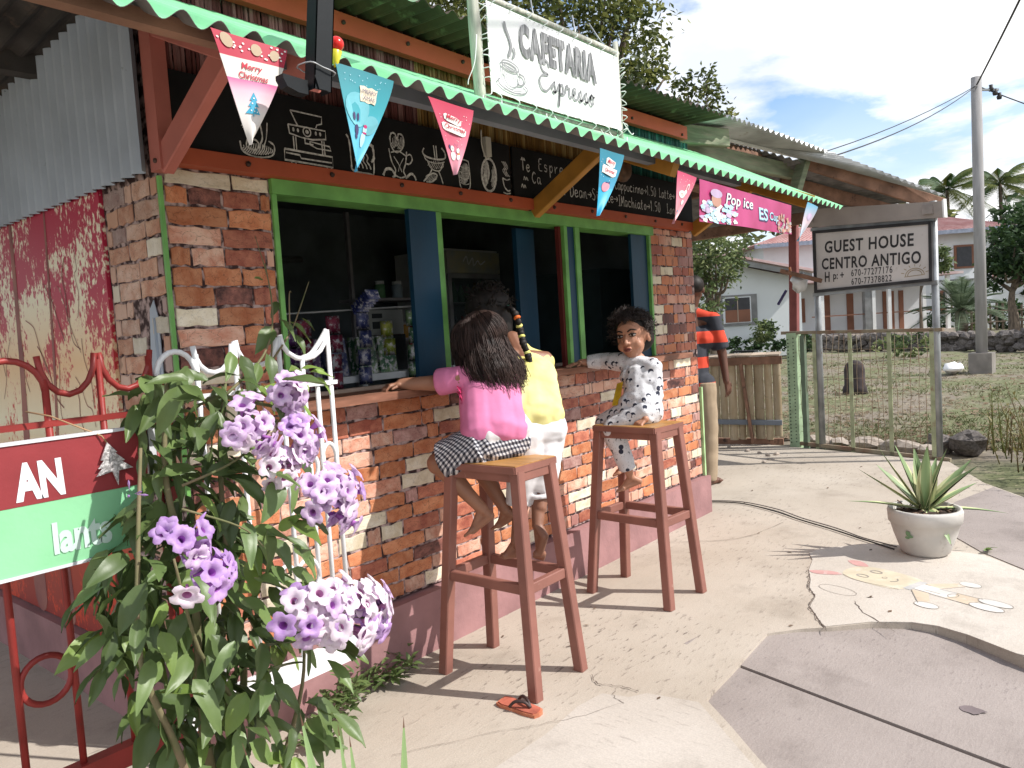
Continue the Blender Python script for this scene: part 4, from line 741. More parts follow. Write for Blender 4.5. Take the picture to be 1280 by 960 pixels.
# ---- ice drink banner
ib = thing('drink_banner', (3.9, 1.598, 2.02), 'magenta ice drink banner with blue splash hanging under the awning end', 'banner')
b = MB(); n = 14; vs = []; 
def BP_(u, w, h=0): return V((3.345+1.17*u, 1.598-h+.010*math.sin(u*7+w*2)*w, (2.022-.022*u)-(.192-.028*u)*w))
for lay in (0, .0015):
    for j in range(7):
        for i in range(n+1): vs.append(BP_(i/n, j/6, -lay))
fs = [[j*(n+1)+i,(j+1)*(n+1)+i,(j+1)*(n+1)+i+1,j*(n+1)+i+1] for j in range(6) for i in range(n)]; o_ = 7*(n+1)
b.add(vs, fs+[[q+o_ for q in reversed(f)] for f in fs], 0, True); bc = b.obj('cloth', mat('magenta_vinyl', (.33,.025,.11), col2=(.43,.05,.17), scale=5, rough=.45, bump=0), ib)
class PBn(Plane2):
    def __init__(s): pass
    def at(s, x, y, h=0.0): return BP_(x, y, h)
pb = PBn(); ww, kk, cc_, dd, sk, gr = MB(), MB(), MB(), MB(), MB(), MB(); q_ = random.Random(4)
for i in range(60):
    x, y = q_.uniform(.02,.33), q_.uniform(.5,.96); (cc_ if q_.random() < .55 else ww if q_.random() < .6 else dd).add([pb.at(x+q_.uniform(.01,.035)*math.cos(a), y+q_.uniform(.03,.09)*math.sin(a), .002+.0001*i) for a in [k*1.1 for k in range(6)]], [list(range(6))])
blob_(pb, sk, .14, .42, .045, .17, .008, 14); blob_(pb, dd, .14, .26, .055, .11, .0085, 12); blob_(pb, dd, .10, .62, .06, .2, .0016, 9)
text_on(pb, kk, 'Pop ice', .37, .46, .42, .22, .0018, .25, bold=.05); text_on(pb, ww, 'Pop ice', .37, .45, .42, .22, .003, .25, bold=.01)
text_on(pb, kk, 'ES', .63, .72, .50, .24, .0018, 0, bold=.06); text_on(pb, cc_, 'ES', .625, .70, .50, .24, .003, 0, bold=.02); text_on(pb, kk, 'Cup', .77, .66, .34, .22, .0018, 0, bold=.05); text_on(pb, cc_, 'Cup', .766, .645, .34, .22, .003, 0, bold=.01)
for i in range(40): x, y = q_.uniform(.80,.985), q_.uniform(.42,.97); (gr if i % 2 else sk).add([pb.at(x+q_.uniform(.006,.02)*math.cos(a), y+q_.uniform(.03,.10)*math.sin(a), .002+.0001*i) for a in [k*1.1 for k in range(6)]], [list(range(6))])
flat([(ww, FM['white']), (kk, FM['navy']), (cc_, FM['ice']), (dd, FM['lilac']), (sk, FM['skin']), (gr, mat('print_grey', (.42,.36,.36), bump=0))], bc)
# ---- oddments on the awning
bl = thing('toy_ball', (1.30,1.62,2.12), 'red ball on a small yellow cone on the awning edge', 'ball'); b = MB(); b.ball((1.303,1.60,2.137), .0195, 16, 10); b.obj('ball', mat('red_plastic', (.6,.02,.015), var=.05, rough=.25, bump=0), bl)
b = MB(); b.lathe([(.004,-.045),(.019,-.006),(.012,0)], (1.30,1.605,2.124), 12); b.obj('cone', mat('yellow_plastic', (.55,.5,.03), var=.05, rough=.3, bump=0), bl)
gt = thing('black_gutter', (1.17,1.52,1.97), 'black plastic gutter channel tied to the awning edge', 'gutter'); M_gut = mat('black_plastic', (.006,.008,.010), var=.3, rough=.5, spec=.2, bump=.05, stains=(30,.72,.76,(.08,.08,.08)))
b = MB(); A, B_ = V((1.172,1.50,1.972)), V((1.215,1.50,2.30)); xw, dp = V((.025,0,0)), V((0,.038,0))
for a, c_ in ((-1,-1),(1,1)): b.prism([A+xw*a, B_+xw*a, B_+xw*a+dp, A+xw*a+dp], V((-.003*a,0,0)))
b.prism([A-xw, A+xw, B_+xw, B_-xw], V((0,.003,0))); b.prism([A-xw+V((.002,0,.03)), A+xw+V((-.002,0,.03)), A+xw+V((-.012,.0,.0)), A-xw+V((.012,0,0))], V((0,-.004,0))); b.obj('channel', M_gut, gt)
b = MB(); b.prism([(1.075,1.515,1.985),(1.085,1.515,1.968),(1.115,1.515,1.960),(1.1415,1.515,1.960),(1.1415,1.515,1.992),(1.075,1.515,1.995)], (0,.03,0)); b.obj('elbow', M_gut, gt); b = MB(); b.tube(cr([(1.14,1.497,2.03),(1.17,1.494,2.024),(1.21,1.497,2.018),(1.21,1.55,2.02),(1.14,1.55,2.03)],3,True), .0018, 4, closed=True); b.obj('tie_wire', M_zinc, gt)
lb = thing('light_bulb', (1.49,1.5,2.28), 'round white bulb hanging above the awning', 'lamp'); b = MB(); b.ball((1.49,1.50,2.291), .026, 16, 10); b.obj('globe', mat('white_globe', (.7,.72,.75), var=.02, rough=.2, bump=0), lb); b = MB(); b.tube([(1.49,1.5,2.315),(1.49,1.5,2.34)], .014, 10); b.tube([(1.49,1.5,2.34),(1.49,2.24,2.72)], .003, 5); b.obj('socket', M_gut, lb)
so_ = MB(); so_.box((2.825,2.425,2.215),(2.862,2.4455,2.305)); so_.tube(cr([(2.79,2.42,2.33),(2.80,2.43,2.26),(2.825,2.43,2.205),(2.845,2.43,2.215)],4), .0035, 6); tag(so_.obj('wall_socket', mat('cream_plastic', (.6,.57,.5), var=.05, rough=.4), None, (2.84,2.44,2.2)), 'cream electric socket box with a loop of cable on the chalkboard edge', 'socket')
cs_ = thing('coconut_shell', (3.22,1.95,2.10), 'brown coconut shell hanging under the ochre bracket', 'coconut shell'); b = MB(); b.ball((3.23,1.93,2.105), (.042,.042,.055), 12, 8); b.obj('shell', mat('coconut_husk', (.10,.055,.03), var=.5, scale=20, bump=.6), cs_); b = MB(); b.tube([(3.23,1.93,2.15),(3.22,1.95,2.235)], .002, 4); b.obj('string', M_brownwood, cs_)
# ---- guest house sign standing behind the wire fence
F0 = V((8.015,2.918,0)); FD = V((-.2738,-.9618,0)); FN = FD.cross(V((0,0,1)))   # runs to the right; FN faces the viewer
def FP(s, z, h=0): return F0 + FD*s + V((0,0,z)) + FN*h
if FN.x > 0: FN = -FN
gs = thing('guest_house_sign', FP(.92, 0), 'white guest house sign board on two steel posts under a grey hood', 'sign')
M_steel = mat('galvanised_steel', (.30,.31,.32), var=.25, scale=6, metal=.5, rough=.5); M_dark = mat('dark_frame', (.035,.033,.035), var=.3, rough=.6)
M_sgn = mat('aged_white_board', (.60,.56,.54), var=.08, scale=4, rough=.6, stains=(9,.62,.8,(.42,.36,.33)))
for s in (.335, 1.495):
    b = MB(); b.tube([FP(s,-.05,-.03), FP(s,2.33 if s < 1 else 2.28,-.03)], .031, 12); b.obj('post', M_steel, gs)
b = MB(); b.prism([FP(.352,1.585),FP(1.485,1.60),FP(1.49,2.09),FP(.356,2.165)], FN*.02); brd = b.obj('board', M_sgn, gs)
b = MB()
for p, q in ((FP(.352,1.585),FP(1.49,1.60)),(FP(1.487,1.585),FP(1.492,2.10)),(FP(.35,2.17),FP(1.495,2.095)),(FP(.354,1.57),FP(.358,2.18))): b.beam(p+FN*.018, q+FN*.018, .028, .028, FN)
b.obj('board_frame', M_dark, gs)
for z0, z1 in ((1.555,1.575),(2.20,2.125)):
    b = MB(); b.beam(FP(.31,z0,-.005), FP(1.53,z1,-.005), .03, .035); b.obj('rail', M_steel, gs)
b = MB(); b.prism([FP(.283,2.225,.03),FP(1.603,2.122,.03),FP(1.606,2.258,.05),FP(.287,2.402,.05)], -FN*.05); b.obj('hood', mat('hood_board', (.33,.29,.27), var=.1, scale=4, rough=.7), gs)
b = MB(); b.prism([FP(1.604,2.12,.03),FP(1.618,2.12,.03),FP(1.622,2.275,.05),FP(1.607,2.262,.05)], -FN*.05); b.obj('hood_trim', M_white, gs)
for s, z in ((.33,2.31),(1.49,2.21)):
    b = MB(); b.prism([FP(s-.05,z-.04,.056),FP(s+.04,z-.045,.056),FP(s+.04,z+.035,.056),FP(s-.05,z+.04,.056)], -FN*.016); b.obj('hood_bracket', mat('hood_block', (.30,.26,.24)), gs)
PGs = Plane2(FP(0,0,.0205), FD, V((0,-.0,1))); PGs.n = FN; L2 = MB(); slope = math.atan2(-.045, .87)
PGs.text(L2, 'GUEST HOUSE', .462, 1.955, .155, .001, sx=.80, bold=.004, spacing=1.12, rot=-.045, jitter=0); PGs.text(L2, 'CENTRO ANTIGO', .425, 1.797, .148, .001, sx=.745, bold=.004, spacing=1.12, rot=-.0416)
PGs.text(L2, 'H', .452, 1.672, .135, .001, sx=.62, bold=.003, rot=-.03); PGs.text(L2, 'p: +', .545, 1.69, .10, .001, sx=.75, bold=.002, rot=-.03)
PGs.text(L2, '670-77277176', .735, 1.70, .088, .001, sx=.68, bold=.001, spacing=1.18, rot=-.012); PGs.text(L2, '670-77378822', .735, 1.620, .085, .001, sx=.69, bold=.001, spacing=1.18, rot=.0)
L2.obj('lettering', M_dark, brd)
L3 = MB()
for r in (.065,.085): PGs.stroke(L3, [(1.345+r*math.cos(a),1.650+r*.75*math.sin(a)) for a in [i*math.pi/8 for i in range(9)]], .008, .001)
for a in [.3+i*.42 for i in range(7)]: PGs.stroke(L3, [(1.345+.10*math.cos(a),1.65+.08*math.sin(a)),(1.345+.13*math.cos(a),1.65+.10*math.sin(a))], .007, .001)
PGs.stroke(L3, [(1.25,1.645),(1.43,1.652)], .007, .001); L3.obj('sun_emblem', mat('faded_ochre', (.36,.29,.2)), brd)
# ---- painted board on the red fence
PBY = 2.085
sb = thing('painted_board', (.3,PBY,.85), 'red and green painted board with white hand lettering on the red fence', 'sign')
b = MB(); b.prism([(-.2,PBY,1.035),(.945,PBY,1.035),(.955,PBY,1.185),(-.2,PBY,1.183)], (0,.018,0)); rb_ = b.obj('board', mat('board_red', (.26,.035,.04), var=.12, scale=6, rough=.5, stains=(18,.68,.74,(.42,.2,.18))), sb)
b = MB(); b.prism([(-.2,PBY+.001,.872),(.895,PBY+.001,.872),(.945,PBY+.001,1.0345),(-.2,PBY+.001,1.0345)], (0,.017,0)); gb_ = b.obj('board', mat('board_green', (.24,.55,.30), var=.08, scale=5, rough=.5), sb)
b = MB(); b.box((-.2,PBY-.004,1.1835),(.965,PBY+.02,1.191)); b.prism([(.956,PBY-.003,1.035),(.974,PBY-.003,1.03),(.974,PBY-.003,1.18),(.956,PBY-.003,1.183)], (0,.02,0)); b.box((-.2,PBY-.003,.864),(.80,PBY+.018,.8715)); b.obj('edge_trim', mat('grey_white_trim', (.62,.63,.66), var=.06), sb)
PA = Plane2((0,PBY,0), (1,0,0), (0,0,1)); b = MB(); PA.text(b, 'AN', .742, 1.052, .118, .0012, bold=.006, sx=.62, align='RIGHT', shear=-.06); b.obj('lettering', mat('lettering_white', (.78,.78,.82), var=.04), rb_)
b = MB(); PA.text(b, 'lants', .840, .905, .105, .0012, sx=.72, align='RIGHT', bold=.004); 
b.obj('lettering', mat('faded_lettering', (.52,.68,.60), var=.1), gb_)
orn = thing('tree_ornament', (.845,PBY-.03,1.06), 'silver glitter christmas tree ornament hung on the red board', 'ornament')
pts = [(.845,1.160),(.868,1.132),(.862,1.131),(.886,1.108),(.877,1.107),(.905,1.085),(.868,1.083),(.864,1.045),(.852,1.083),(.812,1.076),(.828,1.096),(.818,1.095),(.834,1.115),(.826,1.116)]
b = MB(); b.prism([(x,PBY-.012,z) for x, z in pts], (0,.004,0)); b.obj('tree', mat('silver_glitter', (.35,.33,.33), col2=(.75,.72,.72), scale=140, lo=.42, hi=.58, rough=.35, metal=.4, bump=.5, bscale=200), orn)
b = MB(); b.tube([(.845,PBY-.010,1.160),(.835,PBY-.008,1.178),(.74,PBY+.05,1.24),(.70,PBY+.09,1.255)], .0022, 5); b.obj('cord', mat('tan_cord', (.36,.22,.12)), orn)
# ================================================================ STOOLS
M_stool = mat('stool_brown_paint', (.245,.105,.082), var=.12, scale=7, rough=.42, bump=.1, stains=(22,.64,.74,(.36,.21,.17)))
M_seatw = mat('stool_seat_wood', (.40,.20,.06), var=.25, scale=5, rough=.4, stretch=(8,1,8), bump=.15, stains=(12,.62,.8,(.22,.11,.04)))
def stool(loc, rz, label):
    t = thing('bar_stool', (0,0,0), label, 'stool', 'tall stools at the kiosk counter'); H = .875
    at = lambda sx_, sy_, z: V((sx_*(.152-.052*z/H), sy_*(.232-.066*z/H), z))
    for sx_ in (-1,1):
        for sy_ in (-1,1):
            b = MB(); b.beam(at(sx_,sy_,0), at(sx_,sy_,.853), .044, .044, (0,1,0), bev=.004); b.obj('leg', M_stool, t)
    for z, h, nm in ((.41,.040,'stretcher'),(.832,.042,'apron')):
        for s in (-1,1):
            a, e = at(s,-1,z), at(s,1,z); d = (e-a).normalized()*.021; b = MB(); b.beam(a+d, e-d, .028, h, bev=.003); b.obj(nm, M_stool, t)
            a, e = at(-1,s,z), at(1,s,z); d = (e-a).normalized()*.021; b = MB(); b.beam(a+d, e-d, .028, h, bev=.003); b.obj(nm, M_stool, t)
    b = MB(); b.prism([(-.128,-.182,.8545),(.128,-.182,.8545),(.128,.182,.8545),(-.128,.182,.8545)], (0,0,.022)); b.obj('seat', M_seatw, t)
    b = MB()
    for a, e in (((-.131,-.182),(.131,-.182)),((.131,-.182),(.131,.182)),((.131,.182),(-.131,.182)),((-.131,.182),(-.131,-.182))): b.beam((*a,.860), (*e,.860), .010, .026)
    b.obj('seat_rim', M_stool, t)
    t.location = loc; t.rotation_euler = (0,0,math.radians(rz)); return t
stool((2.305,2.015,0), 1.0, 'tall brown wooden bar stool under the girl in the pink shirt')
stool((3.385,2.015,0), -3.5, 'tall brown wooden bar stool under the curly haired girl in printed pyjamas')

# ================================================================ PEOPLE
def blob(name, prims, vox, m, parent, smooth=4, k=1.0):
    """one continuous skin: overlapping tapered limbs and ellipsoids fused by a voxel remesh and relaxed"""
    mb = MB()
    if k != 1.0: prims = [(p[0],p[1],p[2],p[3]*k,p[4]*k) if p[0] in 'cf' else (p[0],p[1],tuple(q*k for q in p[2]))+tuple(p[3:]) for p in prims]
    for p in prims:
        if p[0] == 'c':
            _, a, b, r1, r2 = p; a, b = V(a), V(b); d = (b-a); L_ = d.length; d.normalize(); k = d.cross(V((0,0,1)));
            if k.length < 1e-3: k = V((1,0,0))
            k.normalize(); w = d.cross(k); n = 14; vs = []; rings = []
            for th in (-80,-50,-20): rings.append((a + d*r1*math.sin(math.radians(th)), r1*math.cos(math.radians(th))))
            for th in (20,50,80): rings.append((b + d*r2*math.sin(math.radians(th)), r2*math.cos(math.radians(th))))
            for c_, r in rings: vs += [c_ + (k*math.cos(2*math.pi*j/n)+w*math.sin(2*math.pi*j/n))*r for j in range(n)]
            fs = [[i*n+j, i*n+(j+1) % n, (i+1)*n+(j+1) % n, (i+1)*n+j] for i in range(5) for j in range(n)] + [list(range(n))[::-1], [5*n+j for j in range(n)]]
            mb.add(vs, fs)
        elif p[0] == 'f':       # flat-ended sleeve or trouser leg
            _, a, b, r1, r2 = p; mb.tube([a, V(a).lerp(V(b), .5), b], [r1, (r1+r2)/2, r2], 16)
        else:
            mb.ball(p[1], p[2], 18, 12, rot=p[3] if len(p) > 3 else None)
    o = mb.obj('tmp_skin', m); r = o.modifiers.new('r', 'REMESH'); r.mode = 'VOXEL'; r.voxel_size = vox; r.use_smooth_shade = True
    if smooth: s = o.modifiers.new('s', 'SMOOTH'); s.iterations = smooth; s.factor = .5
    me = evalmesh(o); old = o.data; bpy.data.objects.remove(o); bpy.data.meshes.remove(old); me.name = name
    org = ORG[parent.name]; me.transform(Matrix.Translation(-org)); me.materials.clear(); me.materials.append(m)
    q = bpy.data.objects.new(name, me); COL.objects.link(q); q.parent = parent; ORG[q.name] = org; return q
def frame(f, up=(0,0,1)):
    f = V(f).normalized(); r = f.cross(V(up)).normalized(); u = r.cross(f); return f, r, u
def rotm(f, r, u): return Matrix((r, f, u)).transposed()
def skin(name, c): return mat(name, c, var=.10, scale=9, rough=.48, spec=.4, bump=.05, bscale=120)
def head_prims(c, f, r, u, s=1.0):
    c = V(c); R = rotm(f, r, u); g = lambda a, b, d: c + r*a*s + f*b*s + u*d*s
    P = [('e', g(0,-.012,.018), (.070*s,.085*s,.080*s), R), ('e', g(0,.020,-.030), (.056*s,.056*s,.066*s), R), ('e', g(0,.040,-.072), (.030*s,.026*s,.024*s), R),
         ('e', g(.032,.046,-.040), (.026*s,.022*s,.026*s), R), ('e', g(-.032,.046,-.040), (.026*s,.022*s,.026*s), R), ('e', g(0,.062,.030), (.046*s,.014*s,.030*s), R),
         ('c', g(0,.074,.002), g(0,.088,-.026), .0085*s, .0115*s), ('e', g(.011,.082,-.030), (.008*s,.008*s,.006*s), R), ('e', g(-.011,.082,-.030), (.008*s,.008*s,.006*s), R),
         ('e', g(0,.078,-.052), (.020*s,.008*s,.007*s), R), ('e', g(0,.075,-.061), (.016*s,.009*s,.006*s), R),
         ('e', g(.070,-.012,-.012), (.010*s,.018*s,.027*s), R), ('e', g(-.070,-.012,-.012), (.010*s,.018*s,.027*s), R)]
    return P
def face(c, f, r, u, s, par, lip=(.24,.075,.06)):
    g = lambda a, b, d: V(c) + r*a*s + f*b*s + u*d*s; R = rotm(f, r, u)
    for sd in (-1,1):
        b = MB(); b.ball(g(.030*sd,.0665,.006), (.0145*s,.008*s,.0062*s), 14, 8, rot=R); ey = b.obj('eye', mat('eye_white', (.48,.44,.41), var=.02, rough=.2, bump=0), par)
        b = MB(); b.ball(g(.030*sd,.0715,.006), (.0064*s,.005*s,.0062*s), 12, 6, rot=R); b.obj('iris', mat('iris_dark', (.018,.009,.006), var=.05, rough=.15, bump=0), ey)
        b = MB(); b.tube(cr([g(.014*sd,.0735,.008),g(.030*sd,.0770,.0130),g(.047*sd,.066,.009)],4), .0024*s, 5); b.tube(cr([g(.016*sd,.073,.003),g(.031*sd,.0735,-.002),g(.045*sd,.066,.003)],4), .0014*s, 5); b.obj('lash', mat('lash', (.015,.009,.008), bump=0), ey)
        b = MB(); b.tube(cr([g(.012*sd,.078,.022),g(.030*sd,.077,.030),g(.050*sd,.062,.024)],4), [.0026*s]+[.0034*s]*4+[.003*s]*3+[.0012*s], 5); b.obj('eyebrow', mat('brow', (.025,.014,.011), bump=0), par)
    b = MB(); b.ball(g(0,.0845,-.0515), (.019*s,.0045*s,.0048*s), 12, 6, rot=R); b.ball(g(0,.083,-.0605), (.0155*s,.005*s,.0048*s), 12, 6, rot=R); lipo = b.obj('lip', mat('lip', lip, var=.1, rough=.4, bump=0), par)
    b = MB(); b.tube(cr([g(-.020,.079,-.0585),g(-.008,.0875,-.0555),g(.008,.0875,-.0555),g(.020,.079,-.0585)],4), .0011*s, 4); b.obj('mouth_line', mat('mouth_line', (.05,.015,.012), bump=0), lipo)
def hand_prims(w, d, pn, s=1.0, curl=.3, thumb=1):
    """palm at wrist w, pointing along d, pn = out of the back of the hand; five unequal bent fingers"""
    w, d, pn = V(w), V(d).normalized(), V(pn); pn = (pn - d*pn.dot(d)).normalized(); sd = d.cross(pn)*thumb; P = []
    for k in (-1,0,1): P.append(('c', w+d*.012*s+sd*k*.008*s, w+d*.052*s+sd*k*.018*s, .012*s, .0105*s))
    for k, (o_, L_) in enumerate(((-.027,.036),(-.009,.046),(.009,.050),(.026,.044))):
        a = w+d*.055*s+sd*o_*s; ang = curl*(1+.12*k); m1 = a+(d*math.cos(ang)-pn*math.sin(ang)+sd*o_*2.2)*L_*.55*s; m2 = m1+(d*math.cos(ang*2.2)-pn*math.sin(ang*2.2)+sd*o_*1.5)*L_*.55*s
        P += [('c', a, m1, .0068*s, .0062*s), ('c', m1, m2, .0062*s, .0050*s)]
    a = w+d*.018*s+sd*.022*s; m1 = a+(d*.6+sd*.75-pn*.2).normalized()*.026*s; m2 = m1+(d*.9+sd*.3-pn*.25).normalized()*.022*s
    return P + [('c', a, m1, .0095*s, .0078*s), ('c', m1, m2, .0075*s, .0060*s)]
def foot_prims(ank, heel, toe, s=1.0, sidev=(1,0,0)):
    a, h, t = V(ank), V(heel), V(toe); d = (t-h).normalized(); sv = V(sidev); sv = (sv - d*sv.dot(d)).normalized(); ball = h.lerp(t, .74)
    P = [('c', a, h, .024*s, .021*s), ('c', h, ball, .021*s, .019*s), ('c', a, ball, .022*s, .016*s), ('c', ball-sv*.014*s, ball+sv*.014*s, .016*s, .016*s)]
    for k, L_ in enumerate((.030,.027,.025,.022,.018)):
        o_ = (.024-.012*k)*s; b = h.lerp(t, .78)+sv*o_; P.append(('c', b, b+d*L_*s, (.0095-.0009*k)*s, (.008-.0009*k)*s))
    return P
def strand_mesh(paths, r, n=3, mi=0):
    mb = MB()
    for p in paths: k = len(p); mb.tube(p, [r*(1-.75*(i/(k-1))**2) for i in range(k)], n, mi, cap=False)
    return mb
M_hairB = mat('hair_black', (.010,.008,.0075), col2=(.022,.016,.014), scale=30, rough=.6, spec=.3, bump=0)
M_hairBr = mat('hair_dark_brown', (.022,.012,.010), col2=(.060,.034,.028), scale=25, rough=.52, spec=.35, bump=0)
# cloth materials
M_pinkc = mat('pink_cotton', (.66,.20,.37), var=.10, scale=10, rough=.85, bump=.35, bscale=26)
M_yellowc = mat('yellow_cotton', (.68,.60,.16), col2=(.80,.74,.38), scale=5, rough=.85, bump=.35, bscale=26)
M_whitec = mat('white_cotton', (.66,.64,.65), var=.06, scale=12, rough=.9, bump=.4, bscale=24)
M_khaki = mat('khaki_cotton', (.33,.25,.17), var=.12, scale=8, rough=.9, bump=.3, bscale=30)
def gingham():
    m = bpy.data.materials.new('gingham_cotton'); m.use_nodes = True; t = m.node_tree; N = t.nodes; K = t.links.new; b = N['Principled BSDF']; b.inputs['Roughness'].default_value = .9
    c = N.new('ShaderNodeTexCoord'); s = N.new('ShaderNodeSeparateXYZ'); mp = N.new('ShaderNodeMapping'); mp.inputs['Rotation'].default_value = (0,0,.25); K(c.outputs['Object'], mp.inputs[0]); K(mp.outputs[0], s.inputs[0])
    outs = []; ax = []
    for src, kz in ((0,.5),(1,.9)):
        q0 = N.new('ShaderNodeMath'); q0.operation = 'MULTIPLY_ADD'; K(s.outputs[2], q0.inputs[0]); q0.inputs[1].default_value = kz; K(s.outputs[src], q0.inputs[2]); ax.append(q0.outputs[0])
    for o in ax:
        w = N.new('ShaderNodeMath'); w.operation = 'MULTIPLY'; w.inputs[1].default_value = 2*math.pi/.0165; K(o, w.inputs[0]); q = N.new('ShaderNodeMath'); q.operation = 'SINE'; K(w.outputs[0], q.inputs[0]); g = N.new('ShaderNodeMath'); g.operation = 'GREATER_THAN'; g.inputs[1].default_value = 0; K(q.outputs[0], g.inputs[0]); outs.append(g.outputs[0])
    a = N.new('ShaderNodeMath'); a.operation = 'ADD'; K(outs[0], a.inputs[0]); K(outs[1], a.inputs[1]); d = N.new('ShaderNodeMath'); d.operation = 'MULTIPLY'; d.inputs[1].default_value = .5; K(a.outputs[0], d.inputs[0])
    r = N.new('ShaderNodeValToRGB'); r.color_ramp.interpolation = 'CONSTANT'; e = r.color_ramp.elements; e[0].color = (.66,.65,.66,1); e[1].position = .75; e[1].color = (.012,.013,.022,1); q = e.new(.25); q.color = (.17,.17,.20,1); K(d.outputs[0], r.inputs[0]); K(r.outputs[0], b.inputs['Base Color']); return m
def moonprint():
    m = bpy.data.materials.new('moon_print_cotton'); m.use_nodes = True; t = m.node_tree; N = t.nodes; K = t.links.new; b = N['Principled BSDF']; b.inputs['Roughness'].default_value = .9
    c = N.new('ShaderNodeTexCoord')
    def vor(scale, off, thr):
        mp = N.new('ShaderNodeMapping'); mp.inputs['Location'].default_value = off; K(c.outputs['Object'], mp.inputs[0]); v = N.new('ShaderNodeTexVoronoi'); v.inputs['Scale'].default_value = scale; v.inputs['Randomness'].default_value = .75; K(mp.outputs[0], v.inputs['Vector'])
        g = N.new('ShaderNodeMath'); g.operation = 'LESS_THAN'; g.inputs[1].default_value = thr; K(v.outputs['Distance'], g.inputs[0]); return g.outputs[0]
    a, a2, dots = vor(24, (0,0,0), .34), vor(24, (.0075,.0075,.006), .33), vor(95, (.3,.1,.2), .20)
    i = N.new('ShaderNodeMath'); i.operation = 'SUBTRACT'; i.use_clamp = True; K(a, i.inputs[0]); K(a2, i.inputs[1]); dm = N.new('ShaderNodeMath'); dm.operation = 'MULTIPLY'; dm.inputs[1].default_value = .55; K(dots, dm.inputs[0])
    mx = N.new('ShaderNodeMath'); mx.operation = 'MAXIMUM'; K(i.outputs[0], mx.inputs[0]); K(dm.outputs[0], mx.inputs[1]); mix = N.new('ShaderNodeMix'); mix.data_type = 'RGBA'; K(mx.outputs[0], mix.inputs['Factor']); mix.inputs['A'].default_value = (.64,.64,.67,1); mix.inputs['B'].default_value = (.025,.028,.05,1); K(mix.outputs['Result'], b.inputs['Base Color'])
    n = N.new('ShaderNodeTexNoise'); n.inputs['Scale'].default_value = 24; n.inputs['Detail'].default_value = 3; K(c.outputs['Object'], n.inputs['Vector']); bp = N.new('ShaderNodeBump'); bp.inputs['Strength'].default_value = .4; bp.inputs['Distance'].default_value = .01; K(n.outputs['Fac'], bp.inputs['Height']); K(bp.outputs[0], b.inputs['Normal']); return m
def stripes():
    m = bpy.data.materials.new('striped_polo'); m.use_nodes = True; t = m.node_tree; N = t.nodes; K = t.links.new; b = N['Principled BSDF']; b.inputs['Roughness'].default_value = .85
    c = N.new('ShaderNodeTexCoord'); s = N.new('ShaderNodeSeparateXYZ'); K(c.outputs['Object'], s.inputs[0]); mr = N.new('ShaderNodeMapRange'); mr.inputs['From Min'].default_value = .70; mr.inputs['From Max'].default_value = 1.45; K(s.outputs[2], mr.inputs['Value'])
    r = N.new('ShaderNodeValToRGB'); r.color_ramp.interpolation = 'CONSTANT'; e = r.color_ramp.elements; R_, D_ = (.62,.055,.022,1), (.030,.033,.045,1); e[0].color = D_; e[1].position = .08; e[1].color = R_
    for p, cc in ((.21,D_),(.37,R_),(.49,D_),(.64,R_),(.77,D_),(.93,R_)): q = e.new(p); q.color = cc
    K(mr.outputs[0], r.inputs[0]); K(r.outputs[0], b.inputs['Base Color']); return m
def noisewrinkle(o, amp, sc):
    me = o.data; import numpy as np
    k = len(me.vertices); co = np.empty(k*3); no = np.empty(k*3); me.vertices.foreach_get('co', co); me.vertex_normals.foreach_get('vector', no)
    c3 = co.reshape(-1,3); dsp = np.array([mnoise.noise(V((x*sc, y*sc, z*sc*1.8))) for x, y, z in c3])*amp
    me.vertices.foreach_set('co', (c3 + no.reshape(-1,3)*dsp[:,None]).ravel()); me.update()
# ---- girl in pink, seated on the first stool, seen from behind
g1 = thing('person', (2.33,2.06,.876), 'girl with long loose brown hair in pink shirt and checked shorts, sitting on stool', 'person')
S1 = skin('skin_warm_brown', (.30,.145,.090))
pel, che, nek, hd = V((2.330,2.045,.962)), V((2.378,2.10,1.115)), V((2.405,2.14,1.240)), V((2.422,2.185,1.352))
f1, r1_, u1 = frame((-.25,.95,-.12)); ls, rs_ = V((2.288,2.185,1.200)), V((2.520,2.085,1.190))
le, lh, re_, rh_ = V((2.245,2.300,1.186)), V((2.165,2.405,1.190)), V((2.60,2.27,1.13)), V((2.56,2.42,1.185))
lhp, lk, la = V((2.268,2.085,.925)), V((2.190,2.245,.862)), V((2.282,2.105,.668)); rhp, rk, ra = V((2.395,2.055,.918)), V((2.385,2.225,.842)), V((2.405,2.085,.640))
pr = head_prims(hd, f1, r1_, u1, 1.12) + [('c', nek-V((0,0,.02)), hd-V((0,0,.05)), .036, .038), ('c', che, nek, .075, .05), ('c', ls, rs_, .044, .044), ('c', pel, che, .085, .08),
     ('c', ls, le, .040, .035), ('c', le, lh, .036, .025), ('c', rs_, re_, .040, .035), ('c', re_, rh_, .036, .025), ('c', lhp, lk, .064, .048), ('c', lk, la, .046, .026), ('c', rhp, rk, .064, .048), ('c', rk, ra, .046, .026), ('c', lk.lerp(la,.3)+V((.01,-.012,0)), lk.lerp(la,.55)+V((.008,-.008,0)), .034, .028), ('c', rk.lerp(ra,.3)+V((.01,-.012,0)), rk.lerp(ra,.55)+V((.008,-.008,0)), .034, .028)]
pr += hand_prims(lh, (-.85,.42,-.06), (0,0,1), 1.0, .5, -1) + hand_prims(rh_, (-.3,.9,-.05), (0,0,1), 1.0, .3, 1)
pr += foot_prims(la, (2.292,2.072,.640), (2.245,2.165,.560), .92, (-.8,-.3,.1)) + foot_prims(ra, (2.413,2.052,.618), (2.405,2.150,.556), .92, (-.8,-.3,.1))
blob('body', pr, .0042, S1, g1, 3); face(hd, f1, r1_, u1, 1.12, g1)
lv = (rs_-ls)
